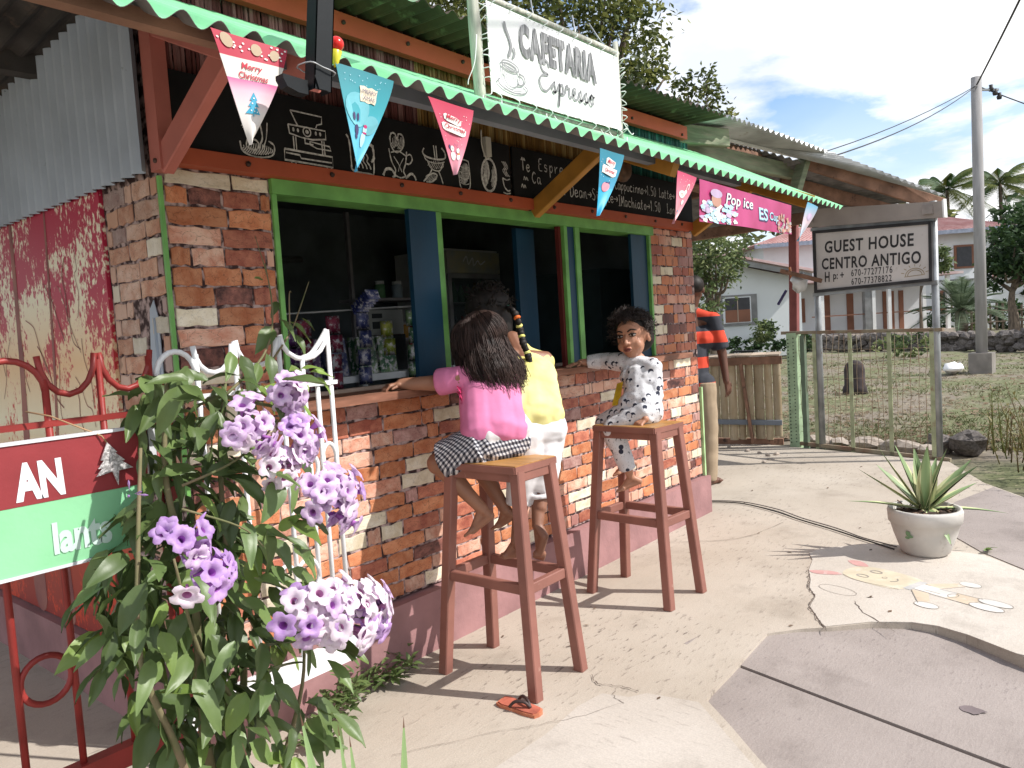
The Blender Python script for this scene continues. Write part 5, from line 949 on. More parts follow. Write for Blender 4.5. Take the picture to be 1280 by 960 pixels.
sh = [('c', pel+V((0,0,.045)), che, .104, .098), ('c', pel+V((0,0,.03))+lv*.25, che+lv*.22, .092, .088), ('c', pel+V((0,0,.03))-lv*.25, che-lv*.22, .092, .088), ('c', che+lv*.24, nek+lv*.18-V((0,0,.045)), .082, .056), ('c', che-lv*.24, nek-lv*.18-V((0,0,.045)), .082, .056), ('c', ls+lv*.10, rs_-lv*.10, .058, .058), ('c', che, nek-V((0,0,.02)), .09, .052), ('c', ls+lv*.10, ls.lerp(le,.5), .062, .056), ('f', ls.lerp(le,.3), ls.lerp(le,.80), .056, .058), ('c', rs_-lv*.06, rs_.lerp(re_,.4), .055, .052), ('f', rs_.lerp(re_,.3), rs_.lerp(re_,.62), .054, .056)]
shirt = blob('shirt', sh, .005, M_pinkc, g1, 22); noisewrinkle(shirt, .0022, 13)
b = MB()   # ruffle trim down the side of the shirt
for k in range(9):
    p = V((2.262,2.165,1.165)).lerp(V((2.245,2.105,.985)), k/8); d = V((-.9,-.25,0)).normalized()
    b.add([p, p+d*.022+V((0,.012*math.sin(k*2),.012)), p+d*.026+V((0,-.012,-.018)), p+V((0,0,-.03))], [[0,1,2,3]])
    b.add([p+V((.004,-.006,0)), p+V((.004,-.006,-.03)), p+d*.024+V((0,-.018,-.02)), p+d*.020+V((0,.006,.010))], [[0,1,2,3]])
b.obj('ruffle', mat('hot_pink_cotton', (.62,.05,.16), var=.15, rough=.85), shirt)
so1 = [('c', pel+V((.075,-.022,-.018)), pel+V((-.055,.022,-.018)), .094, .092), ('c', pel+V((.05,-.03,-.04)), pel+V((-.04,.0,-.04)), .075, .075), ('f', lhp+V((0,-.03,.014)), lhp.lerp(lk,.86)+V((0,0,.004)), .094, .080), ('f', rhp+V((0,-.03,.014)), rhp.lerp(rk,.86)+V((0,0,.004)), .092, .078), ('c', lhp.lerp(lk,.4), rhp.lerp(rk,.4), .072, .072)]
shorts = blob('shorts', so1, .005, gingham(), g1, 4); noisewrinkle(shorts, .004, 26)
noisewrinkle(blob('undershirt', [('c', pel+V((.075,-.030,.018)), pel+V((-.05,.012,.012)), .090, .086)], .006, M_whitec, g1, 3), .004, 24)
hp = [('e', hd+u1*.026-f1*.018, (.096,.106,.094), rotm(f1,r1_,u1)), ('e', hd-f1*.055-u1*.05, (.096,.062,.10), rotm(f1,r1_,u1))]
hair = blob('hair', hp, .006, M_hairB, g1, 3)
rr_ = random.Random(11); paths = []; crown = hd + u1*.098 - f1*.01
for i in range(1150):
    a = rr_.uniform(-3.0, 3.0); d = (-f1*math.cos(a) + r1_*math.sin(a)); k0 = rr_.uniform(.80, 1.07); Ln = rr_.uniform(.62, 1.0)
    p0 = crown + u1*.012 + d*.014*k0; p1 = hd + u1*.076 + d*.088*k0; p2 = hd - u1*.025 + d*.110*k0 + V((rr_.gauss(0,.006),rr_.gauss(0,.006),0)); side_ = d.dot(r1_)
    p3 = hd - u1*.125 + d*(.098+.03*rr_.random()) + r1_*.03*side_ - f1*.03 + V((rr_.uniform(-.022,.022), rr_.uniform(-.015,.01), 0)); p4 = hd - u1*(.265*Ln+.02) + d*.092 - f1*.055 + r1_*(.06*side_ + .035) + V((rr_.uniform(-.04,.04), rr_.uniform(-.025,.01), 0))
    paths.append(cr([p0,p1,p2,p3,p4] + ([p4 + V((rr_.uniform(-.03,.03), rr_.uniform(-.015,.01), -rr_.uniform(.02,.07)))] if rr_.random() < .55 else []), 3))
for i in range(520):
    a = rr_.uniform(-math.pi, math.pi); e0 = rr_.uniform(.25, 1.5); P = []
    for k in range(7):
        e = e0 - k*.17; d = (-f1*math.cos(a+.05*k)+r1_*math.sin(a+.05*k))*math.cos(e)+u1*math.sin(e); P.append(hd+u1*.026-f1*.018+(r1_*d.dot(r1_)*.096+f1*d.dot(f1)*.106+u1*d.dot(u1)*.094)*(1.0+.02*rr_.random()+.006*k))
    if P[-1].z > hd.z-.09 and (P[-1]-hd).dot(f1) > .05: continue
    paths.append(P)
strand_mesh(paths, .0019).obj('hair_strands', M_hairBr, hair)
# ---- girl in yellow, standing on the stool stretcher and leaning in
def sc(p, s): p = V(p); c0 = V((0,0,1.38)); return c0 + (p-c0)*s
g2 = thing('person', (2.43,1.98,.44), 'girl with a banded black braid in yellow shirt and white trousers, leaning over the counter', 'person')
S2 = skin('skin_dark_brown', (.25,.115,.072))
pel, che, nek, hd = sc((2.665,2.11,.935),.943), sc((2.745,2.19,1.165),.955), sc((2.778,2.30,1.330),.962), sc((2.741,2.42,1.474),.962)
rs_, re_, rh_, ls, le, lh = sc((2.880,2.20,1.235),.952), V((2.80,2.33,1.19)), V((2.74,2.44,1.20)), sc((2.640,2.30,1.275),.958), V((2.55,2.37,1.21)), V((2.50,2.45,1.20))
rhp, lhp, rk, lk = sc((2.731,2.10,.905),.943), sc((2.608,2.12,.915),.943), sc((2.684,2.12,.668),.932), sc((2.597,2.15,.655),.945)
ra, la = V((2.425,1.935,.585)), V((2.395,2.03,.512)); f2, r2_, u2 = frame((-.38,.90,-.15))
pr = head_prims(hd, f2, r2_, u2, 1.12) + [('c', nek-V((0,0,.03)), hd-V((0,0,.05)), .036, .038), ('c', che, nek, .075, .05), ('c', ls, rs_, .044, .044), ('c', pel, che, .085, .08), ('c', rs_, re_, .036, .03), ('c', re_, rh_, .03, .022), ('c', ls, le, .036, .03), ('c', le, lh, .03, .022),
     ('c', rhp, rk, .062, .042), ('c', rk, ra, .040, .024), ('c', lhp, lk, .062, .042), ('c', lk, la, .040, .024), ('c', rk.lerp(ra,.25)+V((-.004,-.014,0)), rk.lerp(ra,.5)+V((-.004,-.012,0)), .034, .028)]
pr += hand_prims(rh_, (-.6,.7,-.05), (0,0,1), .9, .3, 1) + hand_prims(lh, (-.6,.7,-.05), (0,0,1), .9, .3, -1)
pr += foot_prims(ra, (2.418,1.900,.545), (2.438,1.955,.437), .95, (.8,-.6,0)) + foot_prims(la, (2.398,1.995,.470), (2.375,2.105,.448), .95, (.8,.3,0))
blob('body', pr, .0042, S2, g2, 3); face(hd, f2, r2_, u2, 1.12, g2)
lv = rs_-ls; lv.z = 0
sh = [('c', pel+V((0,0,.08)), che, .098, .094), ('c', pel+V((0,0,.07))+lv*.22, che+lv*.20, .086, .084), ('c', pel+V((0,0,.07))-lv*.22, che-lv*.20, .086, .084), ('c', che+lv*.22, nek+lv*.12-V((0,0,.05)), .080, .058), ('c', che-lv*.22, nek-lv*.12-V((0,0,.05)), .080, .058), ('c', che, nek-V((0,0,.02)), .085, .050), ('c', nek-V((0,0,.05)), rs_-V((0,0,.01)), .058, .050), ('c', nek-V((0,0,.05)), ls-V((0,0,.01)), .058, .050), ('c', rs_-V((0,0,.01)), rs_.lerp(re_,.5), .050, .046), ('c', ls-V((0,0,.01)), ls.lerp(le,.5), .050, .046), ('f', rs_.lerp(re_,.35), rs_.lerp(re_,.7), .050, .050), ('f', ls.lerp(le,.35), ls.lerp(le,.7), .050, .050)]
shirt = blob('shirt', sh, .005, M_yellowc, g2, 20); noisewrinkle(shirt, .0045, 15)
tr_ = [('c', pel+V((.05,-.02,0)), pel+V((-.05,.02,0)), .088, .088), ('f', rhp+V((0,0,.02)), rk+V((0,0,-.015)), .082, .066), ('f', lhp+V((0,0,.02)), lk+V((0,0,-.02)), .080, .064), ('f', rk+V((0,0,-.012)), rk+V((0,0,-.030)), .070, .074), ('f', lk+V((0,0,-.015)), lk+V((0,0,-.034)), .066, .070), ('c', rhp.lerp(rk,.3), lhp.lerp(lk,.3), .06, .06)]
trs = blob('trousers', tr_, .005, M_whitec, g2, 7, 1.06); noisewrinkle(trs, .0045, 18)
hair = blob('hair', [('e', hd+u2*.024-f2*.016, (.096,.108,.098), rotm(f2,r2_,u2)), ('e', hd-f2*.055-u2*.045, (.088,.056,.105), rotm(f2,r2_,u2)), ('e', hd-f2*.050-u2*.115, (.060,.040,.06), rotm(f2,r2_,u2))], .006, M_hairB, g2, 3)
paths = []
for i in range(150):
    a = rr_.uniform(-math.pi, math.pi); e = rr_.uniform(-.2, 1.4); d = (-f2*math.cos(a)+r2_*math.sin(a))*math.cos(e)+u2*math.sin(e)
    if d.dot(f2) > .55 and e < .6: continue
    p = hd + u2*.024 - f2*.016 + V((d.x*.098, d.y*.102, d.z*.098)); paths.append(cr([p, p+d*.012+V((rr_.uniform(-.02,.02),rr_.uniform(-.02,.02),rr_.uniform(-.01,.02))), p+d*.02+V((rr_.uniform(-.03,.03),rr_.uniform(-.03,.03),-.01))], 3))
strand_mesh(paths, .003).obj('hair_strands', M_hairB, hair)
bp_ = cr([hd-f2*.09+u2*.012+r2_*.012, sc((2.690,2.20,1.455),.955), sc((2.716,2.20,1.385),.95), sc((2.72,2.19,1.325),.948), sc((2.738,2.18,1.265),.946), sc((2.742,2.175,1.205),.945), sc((2.70,2.165,1.16),.945)], 4)
N_b = len(bp_); cols = {1:(.10,.45,.32), 5:(.75,.16,.03), 7:(.72,.66,.20), 10:(.70,.66,.18), 15:(.70,.70,.22), 20:(.22,.50,.38)}
bm = MB(); 
for i, p in enumerate(bp_):
    if i not in cols and i < N_b-1: bm.ball(p, (.0155+.003*math.sin(i*1.7),)*3 if False else V((.0155+.003*math.sin(i*1.7),.0155,.017)), 10, 7)
bm.tube(bp_[-4:], [.013,.018,.014,.003], 8); bm.tube(bp_, .010, 8); br_ = bm.obj('braid', M_hairB, hair)
for i, cc in cols.items():
    d = (bp_[i+1]-bp_[i-1]).normalized() if i else V((0,0,-1)); b = MB(); b.tube([bp_[i]-d*.006, bp_[i], bp_[i]+d*.006], [.013,.0165,.013], 10); b.obj('hair_band', mat('band_%d' % i, cc, var=.1, rough=.5), hair)
# ---- curly girl on the second stool, looking at the camera
g3 = thing('person', (3.42,2.02,.876), 'small girl with curly hair in white moon-print pyjamas, looking back at the camera', 'person')
S3 = skin('skin_light_brown', (.42,.205,.130))
pel, che, nek, hd = V((3.43,2.02,.940)), V((3.495,2.045,1.095)), V((3.518,2.075,1.190)), V((3.512,2.092,1.318))
fc = V((0,0,1.36)) - hd; f3, r3_, u3 = frame(fc.normalized()*.86 + V((-.28,.30,-.07))); u3 = (u3 + r3_*.10).normalized(); r3_ = f3.cross(u3)
ls, le, lh = V((3.515,2.150,1.180)), V((3.535,2.300,1.190)), V((3.470,2.400,1.186)); rs_, re_, rh_ = V((3.495,1.975,1.150)), V((3.475,1.955,1.015)), V((3.345,1.945,.905))
lhp, lk, la = V((3.410,2.07,.930)), V((3.400,2.215,.868)), V((3.478,2.150,.655)); rhp, rk, ra = V((3.390,1.985,.925)), V((3.325,2.125,.850)), V((3.410,2.085,.588))
pr = head_prims(hd, f3, r3_, u3, 1.16) + [('c', nek-V((0,0,.02)), hd-V((0,0,.05)), .033, .036), ('c', che, nek, .066, .044), ('c', ls, rs_, .040, .040), ('c', pel, che, .080, .072), ('c', ls, le, .032, .028), ('c', le, lh, .028, .020), ('c', rs_, re_, .032, .028), ('c', re_, rh_, .028, .020), ('c', lhp, lk, .055, .040), ('c', lk, la, .036, .022), ('c', rhp, rk, .055, .040), ('c', rk, ra, .036, .022)]
pr += hand_prims(lh, (-.85,.42,-.12), (0,0,1), .86, .12, -1) + hand_prims(rh_, (-.55,.25,-.32), (.35,-.4,.85), .86, .55, 1)
pr += foot_prims(la, (3.510,2.120,.642), (3.440,2.215,.585), .86, (-.5,-.8,.1)) + foot_prims(ra, (3.440,2.055,.565), (3.365,2.150,.520), .86, (-.5,-.8,.1))
body3 = blob('body', pr, .0038, S3, g3, 2); face(hd, f3, r3_, u3, 1.16, g3, (.30,.125,.10))
MP = moonprint()
sh = [('c', pel+V((.01,0,.03)), che, .086, .082), ('c', che, nek-V((0,0,.025)), .074, .044), ('c', ls, rs_, .047, .047), ('f', ls+V((0,-.01,0)), ls.lerp(le,.5), .047, .044), ('c', ls.lerp(le,.45), le, .044, .041), ('f', le, le.lerp(lh,.72), .040, .031), ('c', rs_, re_, .046, .040), ('f', re_, re_.lerp(rh_,.78), .038, .029), ('c', che+(rs_-ls)*.22, che-(rs_-ls)*.22, .07, .07), ('c', pel+V((0,-.03,.02)), pel+V((0,.03,.02)), .078, .078)]
shirt = blob('pyjama_top', sh, .0048, MP, g3, 7, 1.14); noisewrinkle(shirt, .0045, 22)
b = MB(); b.prism([(3.415,2.105,1.085),(3.420,2.145,1.075),(3.375,2.155,.965),(3.372,2.11,.965)], (.008,.004,0)); b.obj('yellow_panel', mat('yellow_cotton_panel', (.55,.36,.02), var=.2, scale=20, rough=.9), shirt)
tr_ = [('c', pel+V((0,-.035,-.005)), pel+V((0,.035,-.005)), .080, .080), ('c', lhp, lk, .068, .052), ('c', rhp, rk, .068, .052), ('f', lk, lk.lerp(la,.88), .050, .040), ('f', rk, rk.lerp(ra,.82), .050, .040)]
trs = blob('pyjama_trousers', tr_, .0048, MP, g3, 6, 1.12); noisewrinkle(trs, .004, 22)
hair = blob('hair', [('e', hd+u3*.048-f3*.022, (.088,.090,.072), rotm(f3,r3_,u3)), ('e', hd-f3*.055-u3*.02, (.096,.060,.078), rotm(f3,r3_,u3))], .006, M_hairB, g3, 3)
curls = []
for i in range(900):
    a = rr_.uniform(-math.pi, math.pi); e = rr_.uniform(-.75, 1.5); d = (-f3*math.cos(a)+r3_*math.sin(a))*math.cos(e)+u3*math.sin(e)
    if d.dot(f3) > .45 and d.dot(u3) < .30: continue
    if d.dot(u3) < -.35 and d.dot(f3) > .1: continue
    p = hd + u3*.048 - f3*.016 + r3_*d.dot(r3_)*.090 + f3*d.dot(f3)*.092 + u3*d.dot(u3)*.073; L_ = rr_.uniform(.022,.046)*(1.45 if d.dot(r3_) > .1 else 1); t = d.cross(V((rr_.uniform(-1,1),rr_.uniform(-1,1),rr_.uniform(-1,1)))).normalized(); q = d.cross(t); R_ = rr_.uniform(.006,.011); ph = rr_.uniform(0,6)
    curls.append([p + d*L_*k/11 + (t*math.cos(ph+k*.95)+q*math.sin(ph+k*.95))*R_*(.4+.6*k/11) - V((0,0,.012*(k/11)**2)) for k in range(12)])
for k in range(26):   # little tuft tied on top
    p = hd + u3*.128 + r3_*.045 - f3*.02; d = V((rr_.uniform(-.7,.7),rr_.uniform(-.7,.7),rr_.uniform(.1,1))).normalized(); curls.append([p + d*.032*j/7 + V((math.sin(j*1.3+k),math.cos(j*1.3+k),0))*.004 for j in range(8)])
strand_mesh(curls, .0026, 3).obj('hair_curls', mat('hair_curly', (.014,.010,.009), col2=(.045,.030,.026), scale=30, rough=.5, spec=.45, bump=0), hair)
er = MB(); er.ball(hd + r3_*.088 - f3*.006 - u3*.048, .0045, 8, 6); er.obj('earring', mat('gold', (.6,.38,.1), metal=.9, rough=.25, bump=0), g3)
# ---- man in the striped polo, half hidden behind the corner
mn = thing('person', (5.93,2.96,0), 'man in red and black striped polo shirt half hidden behind the kiosk corner', 'person')
SM = skin('skin_deep_brown', (.115,.048,.030)); hd, nek, che, pel = V((5.985,2.955,1.635)), V((5.965,2.985,1.490)), V((5.975,2.985,1.22)), V((5.955,2.985,.86))
fm, rm_, um = frame((.93,.36,-.05)); rs_, re_, rh_ = V((6.045,2.825,1.370)), V((6.085,2.775,1.09)), V((6.055,2.735,.855)); ls, le, lh = V((5.905,3.150,1.370)), V((5.92,3.20,1.08)), V((6.00,3.19,.85))
rhp, rk, ra = V((5.945,2.885,.80)), V((5.925,2.855,.44)), V((5.885,2.85,.075)); lhp, lk, la = V((5.955,3.045,.80)), V((6.00,3.04,.44)), V((6.02,3.03,.075))
pr = head_prims(hd, fm, rm_, um, 1.12) + [('c', nek-V((0,0,.03)), hd-V((0,0,.06)), .056, .056), ('c', che, nek-V((0,0,.04)), .11, .07), ('c', rs_, ls, .054, .054), ('c', pel, che, .12, .12), ('c', rs_, re_, .052, .042), ('c', re_, rh_, .042, .028), ('c', ls, le, .052, .042), ('c', le, lh, .042, .028), ('c', rhp, rk, .082, .056), ('c', rk, ra, .054, .036), ('c', lhp, lk, .082, .056), ('c', lk, la, .054, .036)]
pr += hand_prims(rh_, (.28,-.10,-.95), (-.2,-.95,.1), 1.35, .22, -1) + hand_prims(lh, (.2,0,-.95), (-.2,.95,0), 1.35, .25, 1) + foot_prims(ra, (5.85,2.85,.035), (6.05,2.82,.022), 1.5, (0,1,0)) + foot_prims(la, (5.99,3.03,.035), (6.19,3.02,.022), 1.5, (0,1,0))
blob('body', pr, .007, SM, mn, 3); face(hd, fm, rm_, um, 1.12, mn)
sh = [('c', pel+V((0,0,-.02)), che, .145, .138), ('c', pel+V((0,-.07,-.03)), pel+V((0,.07,-.03)), .125, .125), ('c', che, nek-V((0,0,.05)), .12, .060), ('c', nek-V((0,0,.045)), rs_, .058, .062), ('c', nek-V((0,0,.045)), ls, .058, .062), ('c', che+(rs_-ls)*.2, che-(rs_-ls)*.2, .12, .12), ('c', rs_, rs_.lerp(re_,.5), .072, .070), ('c', ls, ls.lerp(le,.5), .072, .070), ('f', rs_.lerp(re_,.4), rs_.lerp(re_,.88), .068, .074), ('f', ls.lerp(le,.4), ls.lerp(le,.88), .068, .074)]
noisewrinkle(blob('polo_shirt', sh, .009, stripes(), mn, 6), .005, 9)
tr_ = [('c', pel+V((0,-.06,-.08)), pel+V((0,.06,-.08)), .115, .115), ('f', rhp+V((0,0,.05)), rk, .105, .085), ('f', rk+V((0,0,.01)), ra+V((0,0,-.035)), .085, .072), ('f', lhp+V((0,0,.05)), lk, .105, .085), ('f', lk+V((0,0,.01)), la+V((0,0,-.035)), .085, .072)]
noisewrinkle(blob('trousers', tr_, .009, M_khaki, mn, 8), .006, 6)
blob('hair', [('e', hd+um*.03-fm*.025, (.088,.102,.085), rotm(fm,rm_,um))], .008, M_hairB, mn, 3)
# ---- orange flip-flop left by the stool leg
ff = thing('flip_flop', (2.085,1.785,.0), 'worn orange plastic sandal lying by the front stool leg', 'sandal'); A, B_ = V((2.075,1.885,.012)), V((2.075,1.695,.012)); dd = (B_-A); sv = V((.95,.1,0))
M_or = mat('orange_foam', (.50,.17,.09), var=.2, scale=20, rough=.7, stains=(18,.58,.68,(.62,.42,.30)))
b = MB(); sole = [A+dd*t+sv*w for t, w in ((0,-.028),(.12,-.036),(.4,-.032),(.7,-.036),(.95,-.030),(1,-.01),(1,.015),(.95,.03),(.7,.036),(.4,.030),(.12,.036),(0,.028))]; b.prism(sole, (0,0,-.012)); b.obj('sole', M_or, ff)
b = MB(); b.prism([p.lerp(A+dd*.5, .10)+V((0,0,.0005)) for p in sole], (0,0,.004)); b.obj('insole', mat('sandal_insole', (.40,.11,.07), var=.3, scale=14, rough=.8), ff)
for s in (-1,1):
    b = MB(); b.tube(cr([A+dd*.36+sv*.034*s+V((0,0,.004)), A+dd*.48+sv*.026*s+V((0,0,.026)), A+dd*.66+sv*.010*s+V((0,0,.026)), A+dd*.76+V((0,0,.006))],4), .006, 6); b.obj('strap', mat('dark_strap', (.05,.03,.028), rough=.5), ff)
# ================================================================ GATES, VINE AND PLANTS
GY = 2.20
M_gred = mat('gate_red_paint', (.25,.030,.026), var=.2, scale=9, rough=.45, bump=.15, stains=(22,.66,.76,(.14,.04,.03)))
M_gwht = mat('gate_white_paint', (.74,.74,.76), var=.05, scale=9, rough=.4, bump=.1, stains=(28,.70,.78,(.36,.24,.18)))
def arc_u(x0, x1, zt, dep, n=9): return [V((x0+(x1-x0)*(1-math.cos(math.pi*i/(n-1)))/2, GY, zt-dep*math.sin(math.pi*i/(n-1)))) for i in range(n)]
rg = thing('iron_gate', (.5,GY,.25), 'red iron fence panel with scalloped top behind the painted board', 'fence')
def bar(par, pts, r, m, n=8, nm='bar'):
    b = MB(); b.tube(pts, r, n); return b.obj(nm, m, par)
for x in (.20,.35,.485,.625,.758,.893,1.030): bar(rg, [(x,GY,.30),(x,GY,1.375 if x > .8 else 1.33)], .0095, M_gred)
for x0, x1 in ((.745,.885),(.897,1.036),(.34,.48)): bar(rg, arc_u(x0, x1, 1.392, .105), .0085, M_gred, nm='scallop')
bar(rg, [V((.672+.085*math.cos(a), GY, 1.30+.085*math.sin(a))) for a in [i*math.pi/10 for i in range(11)]], .0085, M_gred, nm='arch')
b = MB(); b.box((-.2,GY-.010,1.208),(1.04,GY+.010,1.224)); b.obj('rail', M_gred, rg)
b = MB(); b.box((-.2,GY-.022,.250),(1.06,GY+.022,.305)); b.obj('rail', M_gred, rg); b = MB(); b.box((1.042,GY-.02,.0),(1.075,GY+.02,1.30)); b.obj('gate_post', M_gred, rg)
for cx_, cz_ in ((.691,.56),(.418,.56)): b = MB(); b.tube([V((cx_+.060*math.cos(a), GY, cz_+.062*math.sin(a))) for a in [i*math.pi/12 for i in range(24)]], .0085, 8, closed=True); b.obj('ring', M_gred, rg)
wg = thing('iron_gate', (1.35,GY,.25), 'white iron gate with scalloped top and rings behind the flowering vine', 'gate')
for x, z in ((1.048,1.31),(1.172,1.37),(1.300,1.402),(1.458,1.408),(1.545,1.33),(1.598,1.245),(1.655,1.425)): bar(wg, [(x,GY,.33),(x,GY,z)], .0082, M_gwht)
bar(wg, [V((1.108+.060*math.cos(a), GY, 1.31+.072*math.sin(a))) for a in [i*math.pi/10 for i in range(11)]], .0085, M_gwht, nm='arch')
for x0, x1, zt in ((1.165,1.292,1.395),(1.305,1.450,1.405),(1.466,1.648,1.415)): bar(wg, arc_u(x0, x1, zt, .085), .0085, M_gwht, nm='scallop')
bar(wg, cr([V((1.545,GY,1.335)),V((1.58,GY,1.345)),V((1.62,GY,1.385)),V((1.652,GY,1.425))],4), .0085, M_gwht, nm='strut')
b = MB(); b.box((1.05,GY-.012,1.236),(1.675,GY+.006,1.250)); b.obj('rail', M_gwht, wg); b = MB(); b.box((1.03,GY-.024,.262),(1.668,GY+.02,.335)); b.obj('rail', M_gwht, wg)
for cx_, cz_, rx, rz in ((1.528,.962,.047,.056),(1.625,.975,.030,.058),(1.418,.955,.036,.058),(1.418,.60,.036,.055),(1.50,.60,.045,.055)):
    b = MB(); b.tube([V((cx_+rx*math.cos(a), GY, cz_+rz*math.sin(a))) for a in [i*math.pi/12 for i in range(24)]], .0075, 8, closed=True); b.obj('ring', M_gwht, wg)
# ---- leaves: a few curled blades that every leaf shares
def leafmat(name, c1, c2, transl=.25, rough=.40):
    return mat(name, c1, col2=c2, scale=.8, lo=.3, hi=.7, rough=rough, spec=.4, bump=.10, bscale=9, obj_random=.35, transl=transl)
LF = [leafmat('leaf_deep_green', (.080,.125,.042), (.135,.195,.070)), leafmat('leaf_green', (.115,.175,.055), (.175,.245,.085)), leafmat('leaf_fresh_green', (.16,.25,.05), (.23,.32,.09))]
def leaf_mb(w, droop, fold, seed):
    """unit leaf along +x (length 1), lying near z=0, midrib folded, tip drooping"""
    r_ = random.Random(seed); n = 7; vs = []; mb = MB()
    for i in range(n+1):
        t = i/n; wd = w*math.sin(math.pi*t**.85)**.75*(1-.25*t); x = t; z = -droop*t*t + r_.uniform(-.01,.01)
        if i in (0, n): wd = .012
        wob = .03*math.sin(t*9+seed)
        vs += [V((x, -wd, z+fold*wd+wob)), V((x, -wd*.5, z+fold*wd*.62+wob*.5)), V((x, 0, z-.012)), V((x, wd*.5, z+fold*wd*.62-wob*.5)), V((x, wd, z+fold*wd-wob))]
    mb.add(vs, [[5*i+j, 5*i+5+j, 5*i+6+j, 5*i+j+1] for i in range(n) for j in range(4)], 0, True)
    return mb
LEAVES = [[leaf_mb(.20+.03*(k % 3), .12+.13*k, .5-.12*k, k).mesh('leaf', m) for k in range(4)] for m in LF]
vine = thing('flowering_vine', (1.0,1.93,0), 'flowering vine with glossy leaves and lilac trumpet flowers growing over the white gate', 'plant')
rv = random.Random(21); M_stem = mat('vine_stem', (.20,.15,.09), col2=(.13,.14,.06), scale=12, rough=.8, bump=.3)
POLY = [(.71,.82),(.76,.58),(.83,.42),(.90,.28),(.98,.12),(1.08,.25),(1.15,.45),(1.19,.62),(1.17,.80),(1.13,.90),(1.10,1.02),(1.17,1.12),(1.22,1.22),(1.20,1.30),(1.06,1.34),(.96,1.36),(.92,1.31),(.90,1.22),(.89,1.10),(.87,1.00),(.79,.92)]
def inside(x, z):
    c_ = False; n = len(POLY)
    for i in range(n):
        (x1,z1),(x2,z2) = POLY[i], POLY[(i+1) % n]
        if (z1 > z) != (z2 > z) and x < (x2-x1)*(z-z1)/(z2-z1)+x1: c_ = not c_
    return c_
stems = []
def stem(pts, r): P = cr([V(p) for p in pts], 5); stems.append(P); bar(vine, P, [r*(1-.65*i/(len(P)-1)) for i in range(len(P))], M_stem, 6, 'stem')
stem([(1.00,1.93,0),(.97,1.92,.22),(.93,1.88,.45),(.95,1.90,.75),(.92,1.93,1.05),(.97,1.98,1.30)], .016)
stem([(1.02,1.95,0),(1.05,1.95,.25),(1.08,1.92,.50),(1.05,1.90,.80),(1.10,1.98,1.10),(1.18,2.06,1.28)], .013)
stem([(.98,1.90,0),(.90,1.85,.20),(.82,1.80,.45),(.76,1.80,.68),(.80,1.85,.92),(.86,1.92,1.15)], .012)
stem([(1.03,1.90,0),(1.12,1.84,.24),(1.18,1.80,.45),(1.20,1.80,.62)], .010); stem([(1.0,1.98,.05),(1.02,1.86,.40),(.90,1.80,.65),(.84,1.76,.90)], .009)
stem([(1.18,2.06,1.25),(1.36,2.14,1.35),(1.46,2.22,1.48),(1.50,2.30,1.66)], .005); stem([(1.36,2.14,1.30),(1.52,2.22,1.42),(1.60,2.27,1.50),(1.67,2.30,1.60)], .004); stem([(1.40,2.16,1.32),(1.48,2.25,1.55),(1.47,2.30,1.75)], .0035); stem([(1.52,2.22,1.42),(1.55,2.25,1.55),(1.58,2.28,1.56)], .003)
stem([(.92,1.85,1.05),(1.05,1.80,1.10),(1.20,1.80,1.20),(1.33,1.90,1.27)], .004); stem([(.85,1.72,1.02),(.98,1.70,.95),(1.05,1.72,.88)], .0035)
bar(vine, cr([V((.90,1.60,-.0)),V((.89,1.62,.18)),V((.885,1.64,.34))],4), [.012,.011,.010,.009,.010,.008,.007,.007,.007], M_stem, 6, 'stem'); bar(vine, cr([V((.80,1.60,.02)),V((.84,1.60,.16)),V((.80,1.62,.29))],4), .009, M_stem, 6, 'stem')
def put_leaf(par, p, d, L_, k=None, tone=None, up=None):
    d = V(d).normalized(); u = V(up) if up else V((.25,-.55,.8)); y = u.cross(d)
    if y.length < .05: y = V((1,0,0)).cross(d)
    y.normalize(); z = d.cross(y); rot = Matrix((d, y, z)).transposed()
    tone = tone if tone is not None else rv.choices((0,1,2), (5,5,1.4))[0]
    return place('leaf', LEAVES[tone][rv.randrange(4) if k is None else k], par, p, rot, (L_, L_*rv.uniform(.85,1.15), L_))
n_l = 0; tries = 0; pts_l = []
while n_l < 285 and tries < 6000:
    tries += 1; x, z = rv.uniform(.58,1.32), rv.uniform(.10,1.38)
    if not inside(x, z): continue
    y = 1.84 + .10*math.sin(x*9) + rv.uniform(-.17,.20) + .12*(z-.7)
    if z < .35 and rv.random() < .35: continue
    if z > 1.10 and x > .98 and rv.random() < .45: continue
    p = V((x,y,z))
    if any((p-q).length < .022 for q in pts_l): continue
    pts_l.append(p); cxm, czm = .97, .72; a = V(((x-cxm)*1.3, (y-1.95)*1.1 - .25, (z-czm)*.25 - .35)) + V((rv.uniform(-.7,.7), rv.uniform(-.5,.4), rv.uniform(-.5,.45)))
    put_leaf(vine, p, a, rv.uniform(.080,.130), up=(rv.uniform(-.2,.6), rv.uniform(-.9,-.3), rv.uniform(.4,1))); n_l += 1
